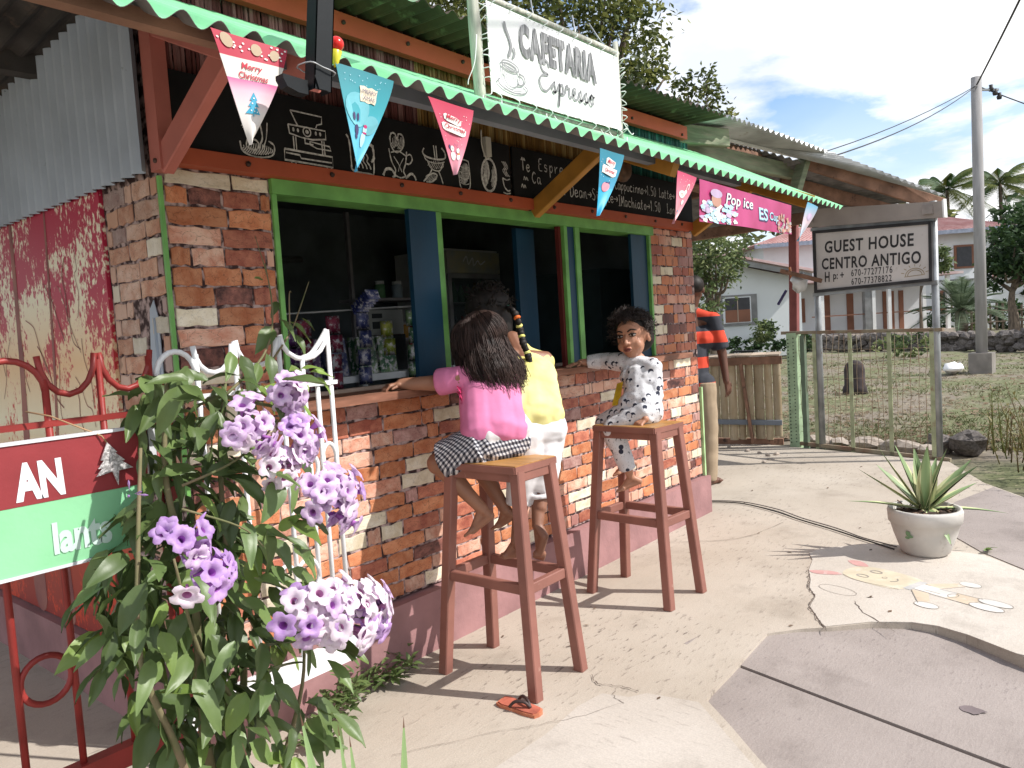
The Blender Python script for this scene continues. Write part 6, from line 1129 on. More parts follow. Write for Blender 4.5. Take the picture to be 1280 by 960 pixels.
for p, d, L_, t in (((1.50,2.24,1.47),(.3,-.5,-.6),.09,0),((1.55,2.26,1.46),(.6,-.3,-.5),.10,1),((1.47,2.28,1.60),(-.5,-.4,.1),.06,1),((1.56,2.26,1.42),(.2,-.6,-.8),.10,0),((1.44,2.2,1.44),(-.6,-.4,-.4),.11,0),((1.38,2.15,1.36),(-.1,-.5,-.8),.12,0),((1.33,2.12,1.33),(-.5,-.5,-.6),.10,1),((1.48,2.12,1.30),(.5,-.6,.2),.07,2),((1.50,2.10,1.29),(.8,-.4,-.1),.08,2),((1.46,2.10,1.30),(-.5,-.5,.2),.07,2),((1.52,2.1,1.27),(.5,-.6,-.5),.07,2),((1.47,2.1,1.26),(-.2,-.7,-.5),.06,2),((1.26,2.1,1.36),(.1,-.5,-.8),.11,0),((1.22,2.08,1.37),(-.4,-.5,-.6),.10,1),((1.18,1.95,1.33),(.2,-.6,-.8),.10,0),((1.52,2.28,1.53),(-.4,-.5,-.3),.07,0),((1.60,2.26,1.47),(.5,-.4,-.6),.06,1),((1.32,1.95,1.06),(.3,-.5,-.8),.11,0),((1.30,1.95,1.0),(-.1,-.6,-.8),.10,1),((1.22,1.9,.84),(.6,-.5,-.5),.11,0),((1.26,1.88,.80),(.3,-.5,-.8),.10,1),((1.16,1.86,.86),(.1,-.7,-.6),.12,0)):
    put_leaf(vine, p, d, L_, tone=t)
# the inner mass of leaves behind those, too many and too hidden to pick apart
im = MB(); BL = [leaf_mb(.21, .2+.1*k, .4, 40+k) for k in range(4)]; ni = 0
while ni < 330:
    x, z = rv.uniform(.62,1.28), rv.uniform(.14,1.33)
    if not inside(x, z) or not inside(x, z-.06): continue
    p = V((x, 1.98+.10*(z-.7)+rv.uniform(-.10,.10), z)); d = V((rv.uniform(-1,1), rv.uniform(-.8,.3), rv.uniform(-1,.3))).normalized(); y = d.cross(V((.1,.2,1))).normalized(); q = y.cross(d); R = Matrix((d,y,q)).transposed(); s = rv.uniform(.06,.12)
    im.add([p+R @ (v*s) for v in BL[ni % 4].v], BL[ni % 4].f, rv.choice((0,0,1)), True); ni += 1
tag(im.obj('foliage', LF, vine), kind='stuff')
# flowers: trumpet with five ruffled lobes
def flower_mb(seed, closed=False):
    r_ = random.Random(seed); mb = MB(); n = 20; vs = []
    prof = [(0,.05),(.25,.07),(.50,.13),(.66,.16)] + ([(.80,.10),(.92,.04)] if closed else [(.78,.28),(.84,.45),(.78,.57)])
    for k, (x, r) in enumerate(prof):
        for j in range(n):
            a = 2*math.pi*j/n; lobe = 1.0
            if k >= 5 and not closed: lobe = .74+.30*abs(math.cos(a*2.5))**.7+r_.uniform(-.04,.04)
            vs.append(V((x+(r_.uniform(-.05,.05) if k == 6 else 0), r*lobe*math.cos(a), r*lobe*math.sin(a))))
    m_ = len(prof); fs = [[k*n+j, k*n+(j+1) % n, (k+1)*n+(j+1) % n, (k+1)*n+j] for k in range(m_-1) for j in range(n)]
    mb.add(vs, fs, 0, True)
    for q in range(len(mb.f)):
        if q < 3*n: mb.m[q] = 1 if not closed else 0
    vs2 = []
    return mb
FT = [(mat('petal_lilac', (.58,.38,.64), col2=(.74,.58,.77), scale=3, rough=.55, bump=0, transl=.3, obj_random=.15), mat('petal_throat', (.42,.16,.48), var=.2, scale=3, rough=.6, bump=0, transl=.2)),
      (mat('petal_pale', (.74,.60,.74), col2=(.82,.72,.78), scale=3, rough=.55, bump=0, transl=.3, obj_random=.12), mat('petal_throat_rose', (.44,.18,.36), var=.2, scale=3, rough=.6, bump=0, transl=.2)),
      (mat('petal_purple', (.44,.24,.58), col2=(.60,.40,.69), scale=3, rough=.55, bump=0, transl=.3, obj_random=.15), mat('petal_throat_dark', (.34,.10,.44), var=.2, scale=3, rough=.6, bump=0, transl=.2))]
FLW = [[flower_mb(k, False).mesh('flower', list(t)) for k in range(3)] + [flower_mb(9, True).mesh('flower_bud', list(t))] for t in FT]
def flowers(c, n, R, tone, s=.058, buds=0, axis=(.15,-.85,.25)):
    c = V(c)
    for i in range(n):
        d = (V((rv.gauss(0,1), rv.gauss(0,1), rv.gauss(0,1))).normalized()*.75 + V(axis)).normalized(); p = c + V((d.x*R[0], d.y*R[1], d.z*R[2]))*rv.choice((.5,.8,1,1.1,1.25)) - d*s*.4
        y = d.cross(V((0,0,1))).normalized(); z = d.cross(y); rot = Matrix((d, y, z)).transposed() @ Matrix.Rotation(rv.uniform(0,6.28), 3, 'X'); t = tone if rv.random() < .75 else rv.choice((0,1,2)); isb = i < buds
        place('flower_bud' if isb else 'flower', FLW[2 if isb else t][3 if isb else rv.randrange(3)], vine, p, rot, (s*1.1, s*rv.uniform(.85,1.15)*(.6 if isb else 1), s*rv.uniform(.85,1.15)*(.6 if isb else 1)))
flowers((1.19,1.80,1.245), 14, (.060,.05,.045), 0, .050); flowers((1.02,1.72,1.180), 17, (.062,.05,.055), 0, .050); flowers((1.17,1.74,1.12), 15, (.050,.05,.055), 0, .050); flowers((1.10,1.74,1.065), 18, (.070,.05,.055), 1, .050)
flowers((1.20,1.68,.965), 27, (.080,.06,.080), 0, .054); flowers((.80,1.66,.950), 18, (.058,.05,.048), 2, .052, 7); flowers((.815,1.64,.885), 13, (.060,.05,.035), 2, .054, 3); flowers((1.09,1.62,.715), 25, (.105,.06,.065), 1, .055); flowers((1.175,1.60,.675), 29, (.100,.06,.080), 1, .056); flowers((1.245,1.60,.665), 14, (.035,.04,.060), 2, .052); flowers((.78,1.82,1.06), 4, (.03,.03,.02), 1, .03, 4)
# ---- weeds at the foot of the wall and little things growing in the joints
def weeds(nm, label, pts, n, L0, L1, tones=(0,1), seed=1, spread=.12, h=.10):
    r_ = random.Random(seed); mb = MB()
    for i in range(n):
        c = V(r_.choice(pts)) + V((r_.gauss(0,spread), r_.gauss(0,spread*.6), abs(r_.gauss(0,h*.6)))); d = V((r_.uniform(-1,1), r_.uniform(-1.2,.6), r_.uniform(-.2,.9))).normalized(); y = d.cross(V((0,0,1))).normalized(); z = y.cross(d); L_ = r_.uniform(L0,L1)
        lm = leaf_mb(.24, .3, .3, i % 5) if i < 5 else None
        base = weeds.cache.setdefault(i % 5, leaf_mb(.24, .3, .3, i % 5)); R = Matrix((d,y,z)).transposed()
        mb.add([c + R @ (p*L_) for p in base.v], base.f, r_.choice(tones), True)
    return tag(mb.obj(nm, LF), label, 'weeds', kind='stuff')
weeds.cache = {}
weeds('weeds', 'low green weeds growing where the plinth meets the pavement', [(1.62,2.27,.02),(1.70,2.33,.02),(1.80,2.36,.02),(1.92,2.38,.02),(2.03,2.39,.01),(1.55,2.22,.03),(1.48,2.2,.03),(1.66,2.3,.06)], 330, .022, .062, seed=4, spread=.045, h=.07)
# ---- potted agave
pt = thing('potted_agave', (4.69,.99,0), 'variegated agave in a white cement pot on the pavement', 'potted plant'); pc = V((4.69,.985,0))
M_pot = mat('cement_pot', (.52,.495,.46), var=.12, scale=5, rough=.8, bump=.35, bscale=30, stains=(8,.56,.75,(.34,.29,.25)))
b = MB(); b.lathe([(.0,.0),(.100,.0),(.125,.02),(.160,.12),(.178,.185),(.186,.188),(.190,.245),(.184,.262),(.170,.262),(.160,.225),(.0,.215)], pc, 36); b.obj('pot', M_pot, pt)
b = MB(); b.lathe([(0,.245),(.10,.243),(.166,.228)], pc, 20)
for i in range(70):
    a, r = rv.uniform(0,6.28), rv.uniform(.02,.15); c = pc+V((r*math.cos(a), r*math.sin(a), .242)); d = V((rv.uniform(-1,1),rv.uniform(-1,1),rv.uniform(0,.4))).normalized(); b.tube([c, c+d*rv.uniform(.02,.06)], .0035, 4, rv.choice((0,1)))
b.obj('soil', [mat('potting_soil', (.045,.03,.022), var=.4, scale=40, rough=1, bump=.8), mat('dry_litter', (.22,.14,.10), var=.4, scale=30)], pt)
b = MB(); PP = pc + V((-.02,-.19,.12))
for dx, dz, rx, rz in ((-.05,.02,.010,.016),(-.035,.005,.014,.009),(-.055,-.005,.014,.008),(-.04,.022,.007,.012)):
    a0 = math.radians(163.5)+(dx+.045)*6; rr0 = .1600+.277*(dz+.005); nrm = V((math.cos(a0), math.sin(a0), -.2)); c = pc+V((math.cos(a0)*(rr0+.003), math.sin(a0)*(rr0+.003), .125+dz)); u = V((-math.sin(a0), math.cos(a0), 0)); w_ = nrm.cross(u)
    b.add([c+u*rx*math.cos(t)+V((0,0,1))*rz*math.sin(t)+nrm*.002+V((nrm.x,nrm.y,0))*.277*rz*math.sin(t) for t in [i*.7 for i in range(9)]], [list(range(9))])
b.obj('painted_leaf', mat('pot_paint_green', (.18,.30,.16), bump=0), pt)
M_ag = mixmat('agave_blade', [(0,(.58,.58,.32)),(.20,(.58,.58,.32)),(.24,(.24,.32,.14)),(.5,(.18,.27,.11)),(.76,(.24,.32,.14)),(.80,(.58,.58,.32)),(1,(.58,.58,.32))], 1, -1, 1)
M_tip = mat('agave_tip', (.10,.05,.03))
def agave_blade(par, base, d, L_, w, bend=0.0, m=M_ag, tip=True, up=(0,0,1)):
    """sword leaf built in its own frame so the yellow margins follow its width"""
    d = V(d).normalized(); y = V(up).cross(d)
    if y.length < .05: y = V((1,0,0)).cross(d)
    y.normalize(); z = d.cross(y); n = 9; vs = []; mb = MB()
    for i in range(n+1):
        t = 1-(1-i/n)**1.6; ww = (.55+.45*math.sin(math.pi*min(1,t*1.05+.12)))*(1-t**4.5) if i < n else .01; x = t*L_; zz = bend*L_*t*t
        for q in (-1,-.5,0,.5,1): vs.append(V((x, q*ww, zz + abs(q)*ww*w*.35)))
    for i in range(n+1):
        t = 1-(1-i/n)**1.6
        for q in (-.5,0,.5): 
            ww = (.55+.45*math.sin(math.pi*min(1,t*1.05+.12)))*(1-t**4.5) if i < n else .01; vs.append(V((t*L_, q*1.6*ww, bend*L_*t*t + abs(q)*ww*w*.35 - .006*(1-t))))
    fs = [[5*i+j, 5*i+5+j, 5*i+6+j, 5*i+j+1] for i in range(n) for j in range(4)]; o5 = 5*(n+1)
    fs += [[o5+3*i+j, o5+3*i+j+1, o5+3*i+4+j, o5+3*i+3+j] for i in range(n) for j in range(2)]
    mb.add(vs, fs, 0, True); me = mb.mesh('leaf', [m, M_tip])
    for k, p_ in enumerate(me.polygons):
        if k < 4*n and k >= 4*(n-1): p_.material_index = 1 if tip else 0
    return place('leaf', me, par, base, Matrix((d, y, z)).transposed(), (1, w, 1))
cr_ = CX.copy(); cr_.z = 0; cr_.normalize(); cf_ = -CZ.copy(); cf_.z = 0; cf_.normalize()
tb = pc+V((0,0,.25))
for rgt, fwd, up_, L_, w, bend in ((-.85,.05,.62,.36,.022,.0),(-1,-.1,.28,.37,.020,-.08),(-.52,.2,.85,.36,.022,.03),(-.26,.3,.95,.33,.030,.0),(-.02,-.15,1,.31,.034,.0),(.14,.1,1,.30,.034,.05),(.30,-.1,.95,.31,.036,.0),(.62,-.25,.72,.30,.050,-.05),(.75,.2,.62,.34,.034,.0),(.95,.3,.35,.32,.022,-.05),(1,-.1,.02,.36,.020,-.12),(.10,-.7,-.10,.19,.034,-.55),(.45,.5,.7,.30,.03,0),(-.4,.6,.6,.3,.03,0),(.05,.4,1,.30,.032,0),(-.12,.1,1,.27,.036,.02)):
    d = cr_*rgt + cf_*fwd + V((0,0,up_)); agave_blade(pt, tb + cr_*.02*rgt, d, L_*1.18, w*1.25, bend)
# ---- agave in the foreground
ag = thing('agave', (.76,1.04,0), 'sharp variegated agave leaves rising at the bottom edge beside the vine', 'plant'); ab = V((.77,1.02,.03))
for tip, w in (((.605,1.10,.765),.015),((.717,1.107,.762),.024),((.785,1.10,.715),.015),((.935,1.10,.662),.025),((.63,1.11,.69),.014),((.80,1.09,.69),.020),((.86,1.02,.60),.026),((.70,1.02,.64),.022),((.66,.94,.56),.024),((.90,.95,.52),.024)):
    t = V(tip); base = ab + V(((t.x-.77)*.22, rnd(-.02,.02), 0)); agave_blade(ag, base, t-base, (t-base).length, w*1.25, 0.0, up=(0,-1,.2))
# ---- seedling in the path joint
sd_ = thing('seedling', (4.85,.72,0), 'tiny green seedling sprouting in the joint behind the pot', 'plant')
for d in ((-.6,-.2,.4),(.5,-.3,.2),(.2,-.6,.5),(-.2,-.4,.3)): put_leaf(sd_, (4.85,.72,.012), d, .055, tone=1)
# ================================================================ INSIDE THE KIOSK
M_tab = mat('table_white', (.62,.64,.66), var=.08, scale=6, rough=.5)
tb_ = thing('snack_table', (2.5,3.3,.1), 'white table inside the kiosk behind the counter', 'table')
b = MB(); b.box((1.8,3.18,1.165),(3.35,3.55,1.20)); b.obj('table_top', M_tab, tb_)
for x, y in ((1.85,3.21),(2.62,3.21),(3.10,3.21),(3.28,3.5),(1.85,3.5)): b = MB(); b.box((x,y,.08),(x+.035,y+.035,1.164)); b.obj('leg', M_tab, tb_)
hr = thing('hanging_rod', (2.4,3.17,1.55), 'thin rod carrying strips of sachets inside the left window', 'rod'); b = MB(); b.tube([(1.7,3.17,1.515),(3.05,3.17,1.555)], .006, 6); b.tube([(1.75,3.17,1.517),(1.75,3.17,2.398)], .003, 4); b.tube([(3.0,3.17,1.553),(3.0,3.17,2.398)], .003, 4); b.obj('rod', M_zinc, hr)
def packmat(name, c1, c2): return mat(name, tuple(min(1,x*1.3) for x in c1), col2=tuple(min(1,x*1.3) for x in c2), scale=16, lo=.44, hi=.56, rough=.3, detail=6, bump=.25, bscale=30, stains=(34,.52,.56,(.58,.56,.60)))
PK = [packmat('sachet_maroon', (.16,.02,.05), (.30,.06,.10)), packmat('sachet_navy', (.03,.04,.14), (.14,.15,.28)), packmat('sachet_green', (.03,.10,.05), (.16,.24,.12)), packmat('sachet_lime', (.16,.20,.02), (.34,.34,.08)), packmat('sachet_purple', (.09,.03,.12), (.22,.14,.26))]
def strip(x, z0, n, k, label, w=.085, h=.095, fan=0):
    t = thing('sachet_strip', (x,3.16,z0), label, 'sachets', 'strips of sachets hanging in the left window')
    for i in range(n):
        zc = z0 - i*h - h/2; b = MB(); y = 3.150 - .008*math.sin(i*1.4); dx = .006*math.sin(i*2.1); a = [(x+dx-w/2,y,zc-h/2+.003),(x+dx+w/2,y,zc-h/2+.003),(x+dx+w/2,y,zc+h/2-.003),(x+dx-w/2,y,zc+h/2-.003)]
        c = (x+dx,y-.005,zc); c2 = (x+dx,y+.005,zc); b.add([*a, c, c2], [(0,1,4),(1,2,4),(2,3,4),(3,0,4),(1,0,5),(2,1,5),(3,2,5),(0,3,5)], 0, True); b.obj('sachet', PK[k], t)
    for i in range(fan):
        b = MB(); o = V((x-w/2-.01+.006*i, 3.15-.012*i, z0-.015+.012*i)); b.prism([o, o+V((w,0,0)), o+V((w,.02,.05)), o+V((0,.02,.05))], (0,-.002,.001)); b.obj('sachet', PK[k], t)
strip(2.235, 1.50, 4, 0, 'maroon sachet strip, leftmost behind the white gate'); strip(2.41, 1.515, 4, 0, 'maroon sachet strip beside the fanned navy one'); strip(2.60, 1.53, 4, 1, 'navy sachet strip with a fanned stack on top', fan=7); strip(2.16, 1.46, 5, 4, 'purple sachet strip half hidden by the vine'); strip(2.76, 1.48, 2, 3, 'short lime sachet strip in the middle of the row'); strip(2.945, 1.535, 4, 2, 'green sachet strip next to the blue post')
for i, (x, k, lab) in enumerate(((2.50,1,'navy sachet box on the table behind the strips'),(2.70,2,'dark green sachet box on the table'),(2.84,2,'green sachet box beside the radio'),(2.33,4,'purple sachet box on the table'))):
    b = MB(); b.prism([(x-.06,3.24,1.2005),(x+.06,3.24,1.2005),(x+.06,3.26,1.40),(x-.06,3.26,1.40)], (0,.08,0)); t = thing('sachet_box', (x,3.28,1.2), lab, 'box'); b.obj('carton', PK[k], t)
rd = thing('radio', (2.93,3.35,1.2), 'small grey radio on the table inside the left window', 'radio'); b = MB(); b.box((2.80,3.345,1.405),(3.06,3.45,1.545)); b.obj('case', mat('grey_plastic', (.20,.21,.20), var=.1, rough=.5), rd); b = MB(); b.box((2.83,3.340,1.50),(2.90,3.3448,1.525)); b.box((2.83,3.340,1.44),(2.88,3.3448,1.48)); b.obj('dial', M_black, rd); b = MB(); b.box((2.79,3.345,1.2005),(3.07,3.45,1.404)); b.obj('stand', M_black, rd)
fl_ = thing('paper_flyer', (3.04,3.14,1.45), 'white film-strip flyer hanging by the blue post', 'flyer'); b = MB(); b.prism([(2.985,3.13,1.37),(3.075,3.13,1.37),(3.085,3.13,1.66),(2.965,3.13,1.66)], (0,.002,0)); b.obj('sheet', mat('paper', (.42,.43,.44), var=.05, bump=0), fl_); b = MB()
for i in range(9): b.add([V(p)+V((.006*i,0,.025*i)) for p in ((2.985,3.1285,1.39),(3.005,3.1285,1.40),(3.008,3.1285,1.41),(2.987,3.1285,1.405))], [[0,1,2,3]])
b.obj('film_print', M_black, fl_)
rbg = thing('red_packet', (3.03,3.2,1.2), 'red snack packet leaning beside the blue post', 'packet'); b = MB(); b.ball((3.03,3.22,1.36), (.05,.025,.12), 12, 8); b.obj('bag', packmat('packet_red', (.30,.01,.012), (.40,.03,.03)), rbg); b = MB(); b.ball((3.025,3.19,1.37), (.022,.012,.03), 8, 6); b.obj('print', FM['white'], rbg)
# fridge, shelf, small stock
fr = thing('drinks_fridge', (4.65,4.55,.08), 'tall glass door drinks fridge inside the middle window', 'fridge'); fx0, fx1, fy = 4.30, 4.94, 4.20
M_fw = mat('fridge_white', (.62,.63,.63), var=.08, rough=.4)
for (a, c_) in (((fx0,fy,.08),(fx0+.05,fy+.55,2.05)),((fx1-.05,fy,.08),(fx1,fy+.55,2.05)),((fx0+.0505,fy+.5,.08),(fx1-.0505,fy+.55,2.05)),((fx0+.0505,fy,2.0),(fx1-.0505,fy+.499,2.05)),((fx0+.0505,fy,.08),(fx1-.0505,fy+.499,.35))): b = MB(); b.box(a, c_); b.obj('cabinet_panel', M_fw, fr)
b = MB(); b.box((fx0+.01,fy-.03,1.86),(fx1-.01,fy-.001,2.03)); hdr = b.obj('header', mat('fridge_header', (.36,.42,.44), col2=(.55,.52,.36), scale=6, rough=.4), fr)
b = MB(); PFr = Plane2((fx0+.03,fy-.031,1.9), (1,0,0), (0,0,1)); PFr.stroke(b, [(.16,.05),(.20,.09),(.22,.03),(.27,.08),(.28,.02),(.33,.06),(.36,.03),(.42,.06)], .012, .001); b.obj('print', mat('faded_print', (.75,.76,.76), bump=0), hdr)
b = MB(); b.box((fx0+.04,fy-.012,.36),(fx1-.04,fy-.006,1.855)); b.obj('glass_door', glass('fridge_glass', (.10,.14,.15), .35, .08), fr)
for z in (.36,1.82): b = MB(); b.box((fx0+.012,fy-.03,z),(fx1-.012,fy-.0125,z+.035)); b.obj('door_frame', mat('fridge_frame', (.34,.35,.36)), fr)
for x in (fx0+.012, fx1-.047): b = MB(); b.box((x,fy-.030,.3955),(x+.035,fy-.0125,1.8195)); b.obj('door_frame', MATS['fridge_frame'], fr)
for z in (.75,1.05,1.35,1.62): b = MB(); b.box((fx0+.051,fy+.02,z),(fx1-.051,fy+.495,z+.015)); b.obj('shelf', M_fw, fr)
q_ = random.Random(2); bots = [mat('drink_%d' % i, c, var=.1, rough=.2, bump=0) for i, c in enumerate(((.55,.06,.04),(.12,.28,.14),(.6,.34,.08),(.3,.38,.45)))]
for z in (1.065,1.365,1.635):
    for i in range(6):
        x = fx0+.10+i*.085; h = q_.uniform(.12,.2); b = MB(); b.lathe([(0,0),(.028,0),(.030,h*.6),(.012,h*.85),(.012,h),(0,h)], (x,fy+.09,z+.001), 10); t = b.obj('drink_bottle', q_.choice(bots), None, (x,fy+.09,z)); tag(t, 'drink bottle standing on a shelf of the drinks fridge', 'bottle', 'bottles in the drinks fridge')
sh_ = thing('wall_shelf', (3.95,4.4,1.3), 'dark wall shelf with jars left of the fridge', 'shelf')
for z in (1.36,1.66): b = MB(); b.box((3.55,4.3,z),(4.20,4.55,z+.02)); b.obj('shelf_board', mat('shelf_grey', (.34,.32,.34), rough=.6), sh_)
for x in (3.57,4.17): b = MB(); b.box((x,4.42,.08),(x+.025,4.45,2.3)); b.obj('upright', MATS['shelf_grey'], sh_)
for i, (x, z, c) in enumerate(((3.70,1.381,0),(3.80,1.381,3),(3.90,1.381,0),(4.02,1.381,2),(3.78,1.681,1),(3.95,1.681,3))):
    b = MB(); b.lathe([(0,0),(.04,0),(.042,.09),(.034,.10)], (x,4.36,z), 12); t = thing('jar', (x,4.36,z), 'small jar standing on the dark wall shelf', 'jar', 'jars on the wall shelf'); b.obj('body', bots[c], t); b = MB(); b.lathe([(0,.125),(.036,.125),(.036,.101),(0,.101)], (x,4.36,z), 12); b.obj('lid', M_tab, t)
lt_ = thing('tube_light', (3.6,4.9,2.0), 'unlit white tube light on the dark rear wall', 'lamp'); b = MB(); b.tube([(2.85,4.96,1.99),(3.55,4.96,2.02)], .022, 8); b.obj('tube', mat('tube_white', (.20,.20,.20), bump=0), lt_)
cn = MB(); cn.box((4.55,2.95,.08),(4.95,3.6,1.75)); cn.box((4.54,2.94,1.7505),(4.96,3.61,1.775)); tag(cn.obj('cupboard', mat('teal_cupboard', (.03,.05,.055), var=.2, rough=.6), None, (4.75,3.3,.08)), 'dark teal cupboard inside the right window', 'cupboard')
# ================================================================ FENCE, GATE AND FIELD EDGE
M_gf = mat('fence_green_grey', (.36,.39,.24), var=.2, scale=8, rough=.6, metal=.1, stains=(14,.56,.7,(.24,.15,.09)))
wf = thing('wire_fence', FP(.75,0), 'low rusty green angle iron fence under the guest house sign', 'fence')
def angle(s, z0, z1, w=.04, lean=0): b = MB(); b.prism([FP(s,z0),FP(s+w,z0),FP(s+w+lean,z1),FP(s+lean,z1)], -FN*.005); b.prism([FP(s,z0,-.006),FP(s+.005,z0,-.006),FP(s+.005+lean,z1,-.006),FP(s+lean,z1,-.006)], -FN*w); b.obj('post', M_gf, wf)
for s in (.275,.665,1.055,1.445): angle(s, -.03, 1.165)
b = MB(); b.prism([FP(-.09,1.168),FP(1.56,1.145),FP(1.56,1.175),FP(-.09,1.20)], -FN*.035); b.obj('rail', mat('fence_rust', (.27,.24,.17), col2=(.20,.11,.07), scale=7, rough=.8), wf)
b = MB(); b.prism([FP(.02,.015),FP(1.60,-.01),FP(1.60,.028),FP(.02,.052)], -FN*.03); b.obj('rail', MATS['fence_rust'], wf)
for s in (.12,.17,.35,.42,.49,.56,.62,.73,.80,.87,.94,1.01,1.12,1.19,1.26,1.33,1.40): P = [FP(s+rnd(-.018,.018), .03+1.13*i/6, -.02+rnd(-.006,.006)) for i in range(7)]; bar(wf, P, .0027, MATS['fence_rust'], 5, 'wire')
for z in (.16,.30,.44,.58,.72,.86,1.0): P = [FP(.06+1.42*i/8, z+rnd(-.012,.012), -.028) for i in range(9)]; bar(wf, P, .0016, MATS['fence_rust'], 4, 'wire')
M_gp = mat('corner_post_green', (.34,.46,.29), var=.18, scale=7, rough=.6, stains=(16,.58,.7,(.22,.22,.14)))
cp = thing('corner_post', FP(.05,0), 'pale green perforated steel corner post between board gate and wire fence', 'post'); b = MB(); b.prism([FP(-.02,-.02,.01),FP(.085,-.02,.01),FP(.085,1.18,.01),FP(-.02,1.18,.01)], -FN*.006); b.prism([FP(.0852,-.02,.01),FP(.091,-.02,.01),FP(.091,1.18,.01),FP(.0852,1.18,.01)], -FN*.09); b.obj('angle_iron', M_gp, cp)
b = MB()
for i in range(30): b.tube([FP(.0,.04+.037*i,.0155),FP(.0,.04+.037*i,.009)], .007, 6); b.tube([FP(.062,.05+.037*i,.0155),FP(.062,.05+.037*i,.009)], .006, 6)
tag(b.obj('hole', mat('hole_dark', (.03,.04,.03)), cp), kind='stuff')
b = MB(); b.prism([FP(.135,-.02),FP(.185,-.02),FP(.180,1.15),FP(.13,1.15)], -FN*.04); tag(b.obj('fence_post', mat('dark_green_post', (.12,.16,.11), var=.2), None, FP(.16,0)), 'dark green steel post beside the pale corner post', 'post')
gw = thing('board_gate', (8.0,3.4,0), 'gate of upright pale split bamboo boards under a plank shelf', 'gate'); A, B_ = V((8.06,3.03,0)), V((7.76,4.35,0)); gd = (B_-A).normalized(); gn = gd.cross(V((0,0,1)))
if gn.x > 0: gn = -gn
M_bam = mat('split_bamboo', (.34,.26,.16), col2=(.44,.36,.25), scale=6, rough=.75, stretch=(3,3,.6), bump=.2, stains=(6,.60,.72,(.20,.14,.09)), obj_random=.18)
u = 0; rb = random.Random(8)
while u < 1.34:
    w = rb.uniform(.075,.115); z0, z1 = .07+rb.uniform(-.03,.02), .90; n = 5; vs = []
    for z in (z0, z1):
        for k in range(n): a = -1+2*k/(n-1); vs.append(A+gd*(u+w*(k/(n-1)))+gn*(.018*(1-a*a))+V((0,0,z)))
    back = [p-gn*.006 for p in vs]; b = MB(); b.add(vs+back, [[k,k+1,n+k+1,n+k] for k in range(n-1)] + [[2*n+k+1,2*n+k,3*n+k,3*n+k+1] for k in range(n-1)] + [[0,n,3*n,2*n],[n-1,3*n-1,4*n-1,2*n-1]], 0, True)
    for zz in (rb.uniform(.3,.5), rb.uniform(.6,.8)): b.beam(A+gd*u+gn*.017+V((0,0,zz)), A+gd*(u+w)+gn*.017+V((0,0,zz)), .008, .006)
    b.obj('board', M_bam, gw); u += w+.008
def gp_(u, z, h=0): return A+gd*u+gn*h+V((0,0,z))
for p, q, w, h, m, nm in ((gp_(-.02,.905,.03),gp_(1.36,.905,.03),.03,.085,M_brownwood,'rail'),(gp_(0,.24,.035),gp_(1.34,.26,.035),.025,.055,M_greybeam,'rail'),(gp_(.30,.02,.06),gp_(.40,.88,.055),.055,.03,M_brownwood,'brace'),(gp_(0,.03,-.02),gp_(1.36,.03,-.02),.04,.07,M_brownwood,'rail')): b = MB(); b.beam(p, q, w, h, bev=.003); b.obj(nm, m, gw)
for k in range(9): b = MB(); o = gp_(.0+.15*k, .951, .06); b.prism([o, o+gd*.142, o+gd*.142-gn*.16+V((0,0,.02)), o-gn*.16+V((0,0,.02))], (0,0,.016)); b.obj('shelf_plank', mat('shelf_plank_wood', (.40,.32,.25), var=.15, scale=5, rough=.8, obj_random=.15, bump=.2), gw)
b = MB(); b.box((7.85,3.22,1.002),(7.95,3.46,1.022)); tag(b.obj('dark_tray', M_black, None, (7.9,3.34,1.0)), 'small dark tray lying on the plank shelf', 'tray')
bk = thing('cement_block', (7.55,3.80,0), 'broken cement block at the foot of the board gate', 'block'); b = MB(); b.prism([(7.50,3.70,0),(7.64,3.68,0),(7.66,3.86,0),(7.52,3.88,0)], (0.01,0,.14)); b.obj('block', M_plinth, bk)
# bag hanging at the red porch post
bg = thing('hanging_bag', (7.9,2.72,1.7), 'torn white plastic bag hanging from the red porch post', 'bag'); b = MB(); b.ball((7.88,2.74,1.69), (.09,.075,.10), 12, 8)
for p in range(len(b.v)): b.v[p] += V((rnd(-.02,.02), rnd(-.02,.02), rnd(-.03,.02)))
b.obj('film', mat('plastic_film', (.6,.6,.6), var=.1, rough=.3, bump=.3, bscale=12), bg); b = MB(); b.beam((7.85,2.86,1.62),(7.85,2.95,1.48),.03,.02); b.obj('blue_scrap', FM['navy'], bg); b = MB(); b.beam((7.86,2.82,1.85),(7.86,2.80,1.72),.04,.012); b.obj('orange_scrap', FM['orange'], bg)
b = MB(); b.beam((7.83,2.90,1.82),(7.75,2.48,1.68),.03,.04); tag(b.obj('nailed_stick', M_brownwood, None, (7.8,2.7,1.75)), 'dark stick nailed across the red porch post', 'stick')
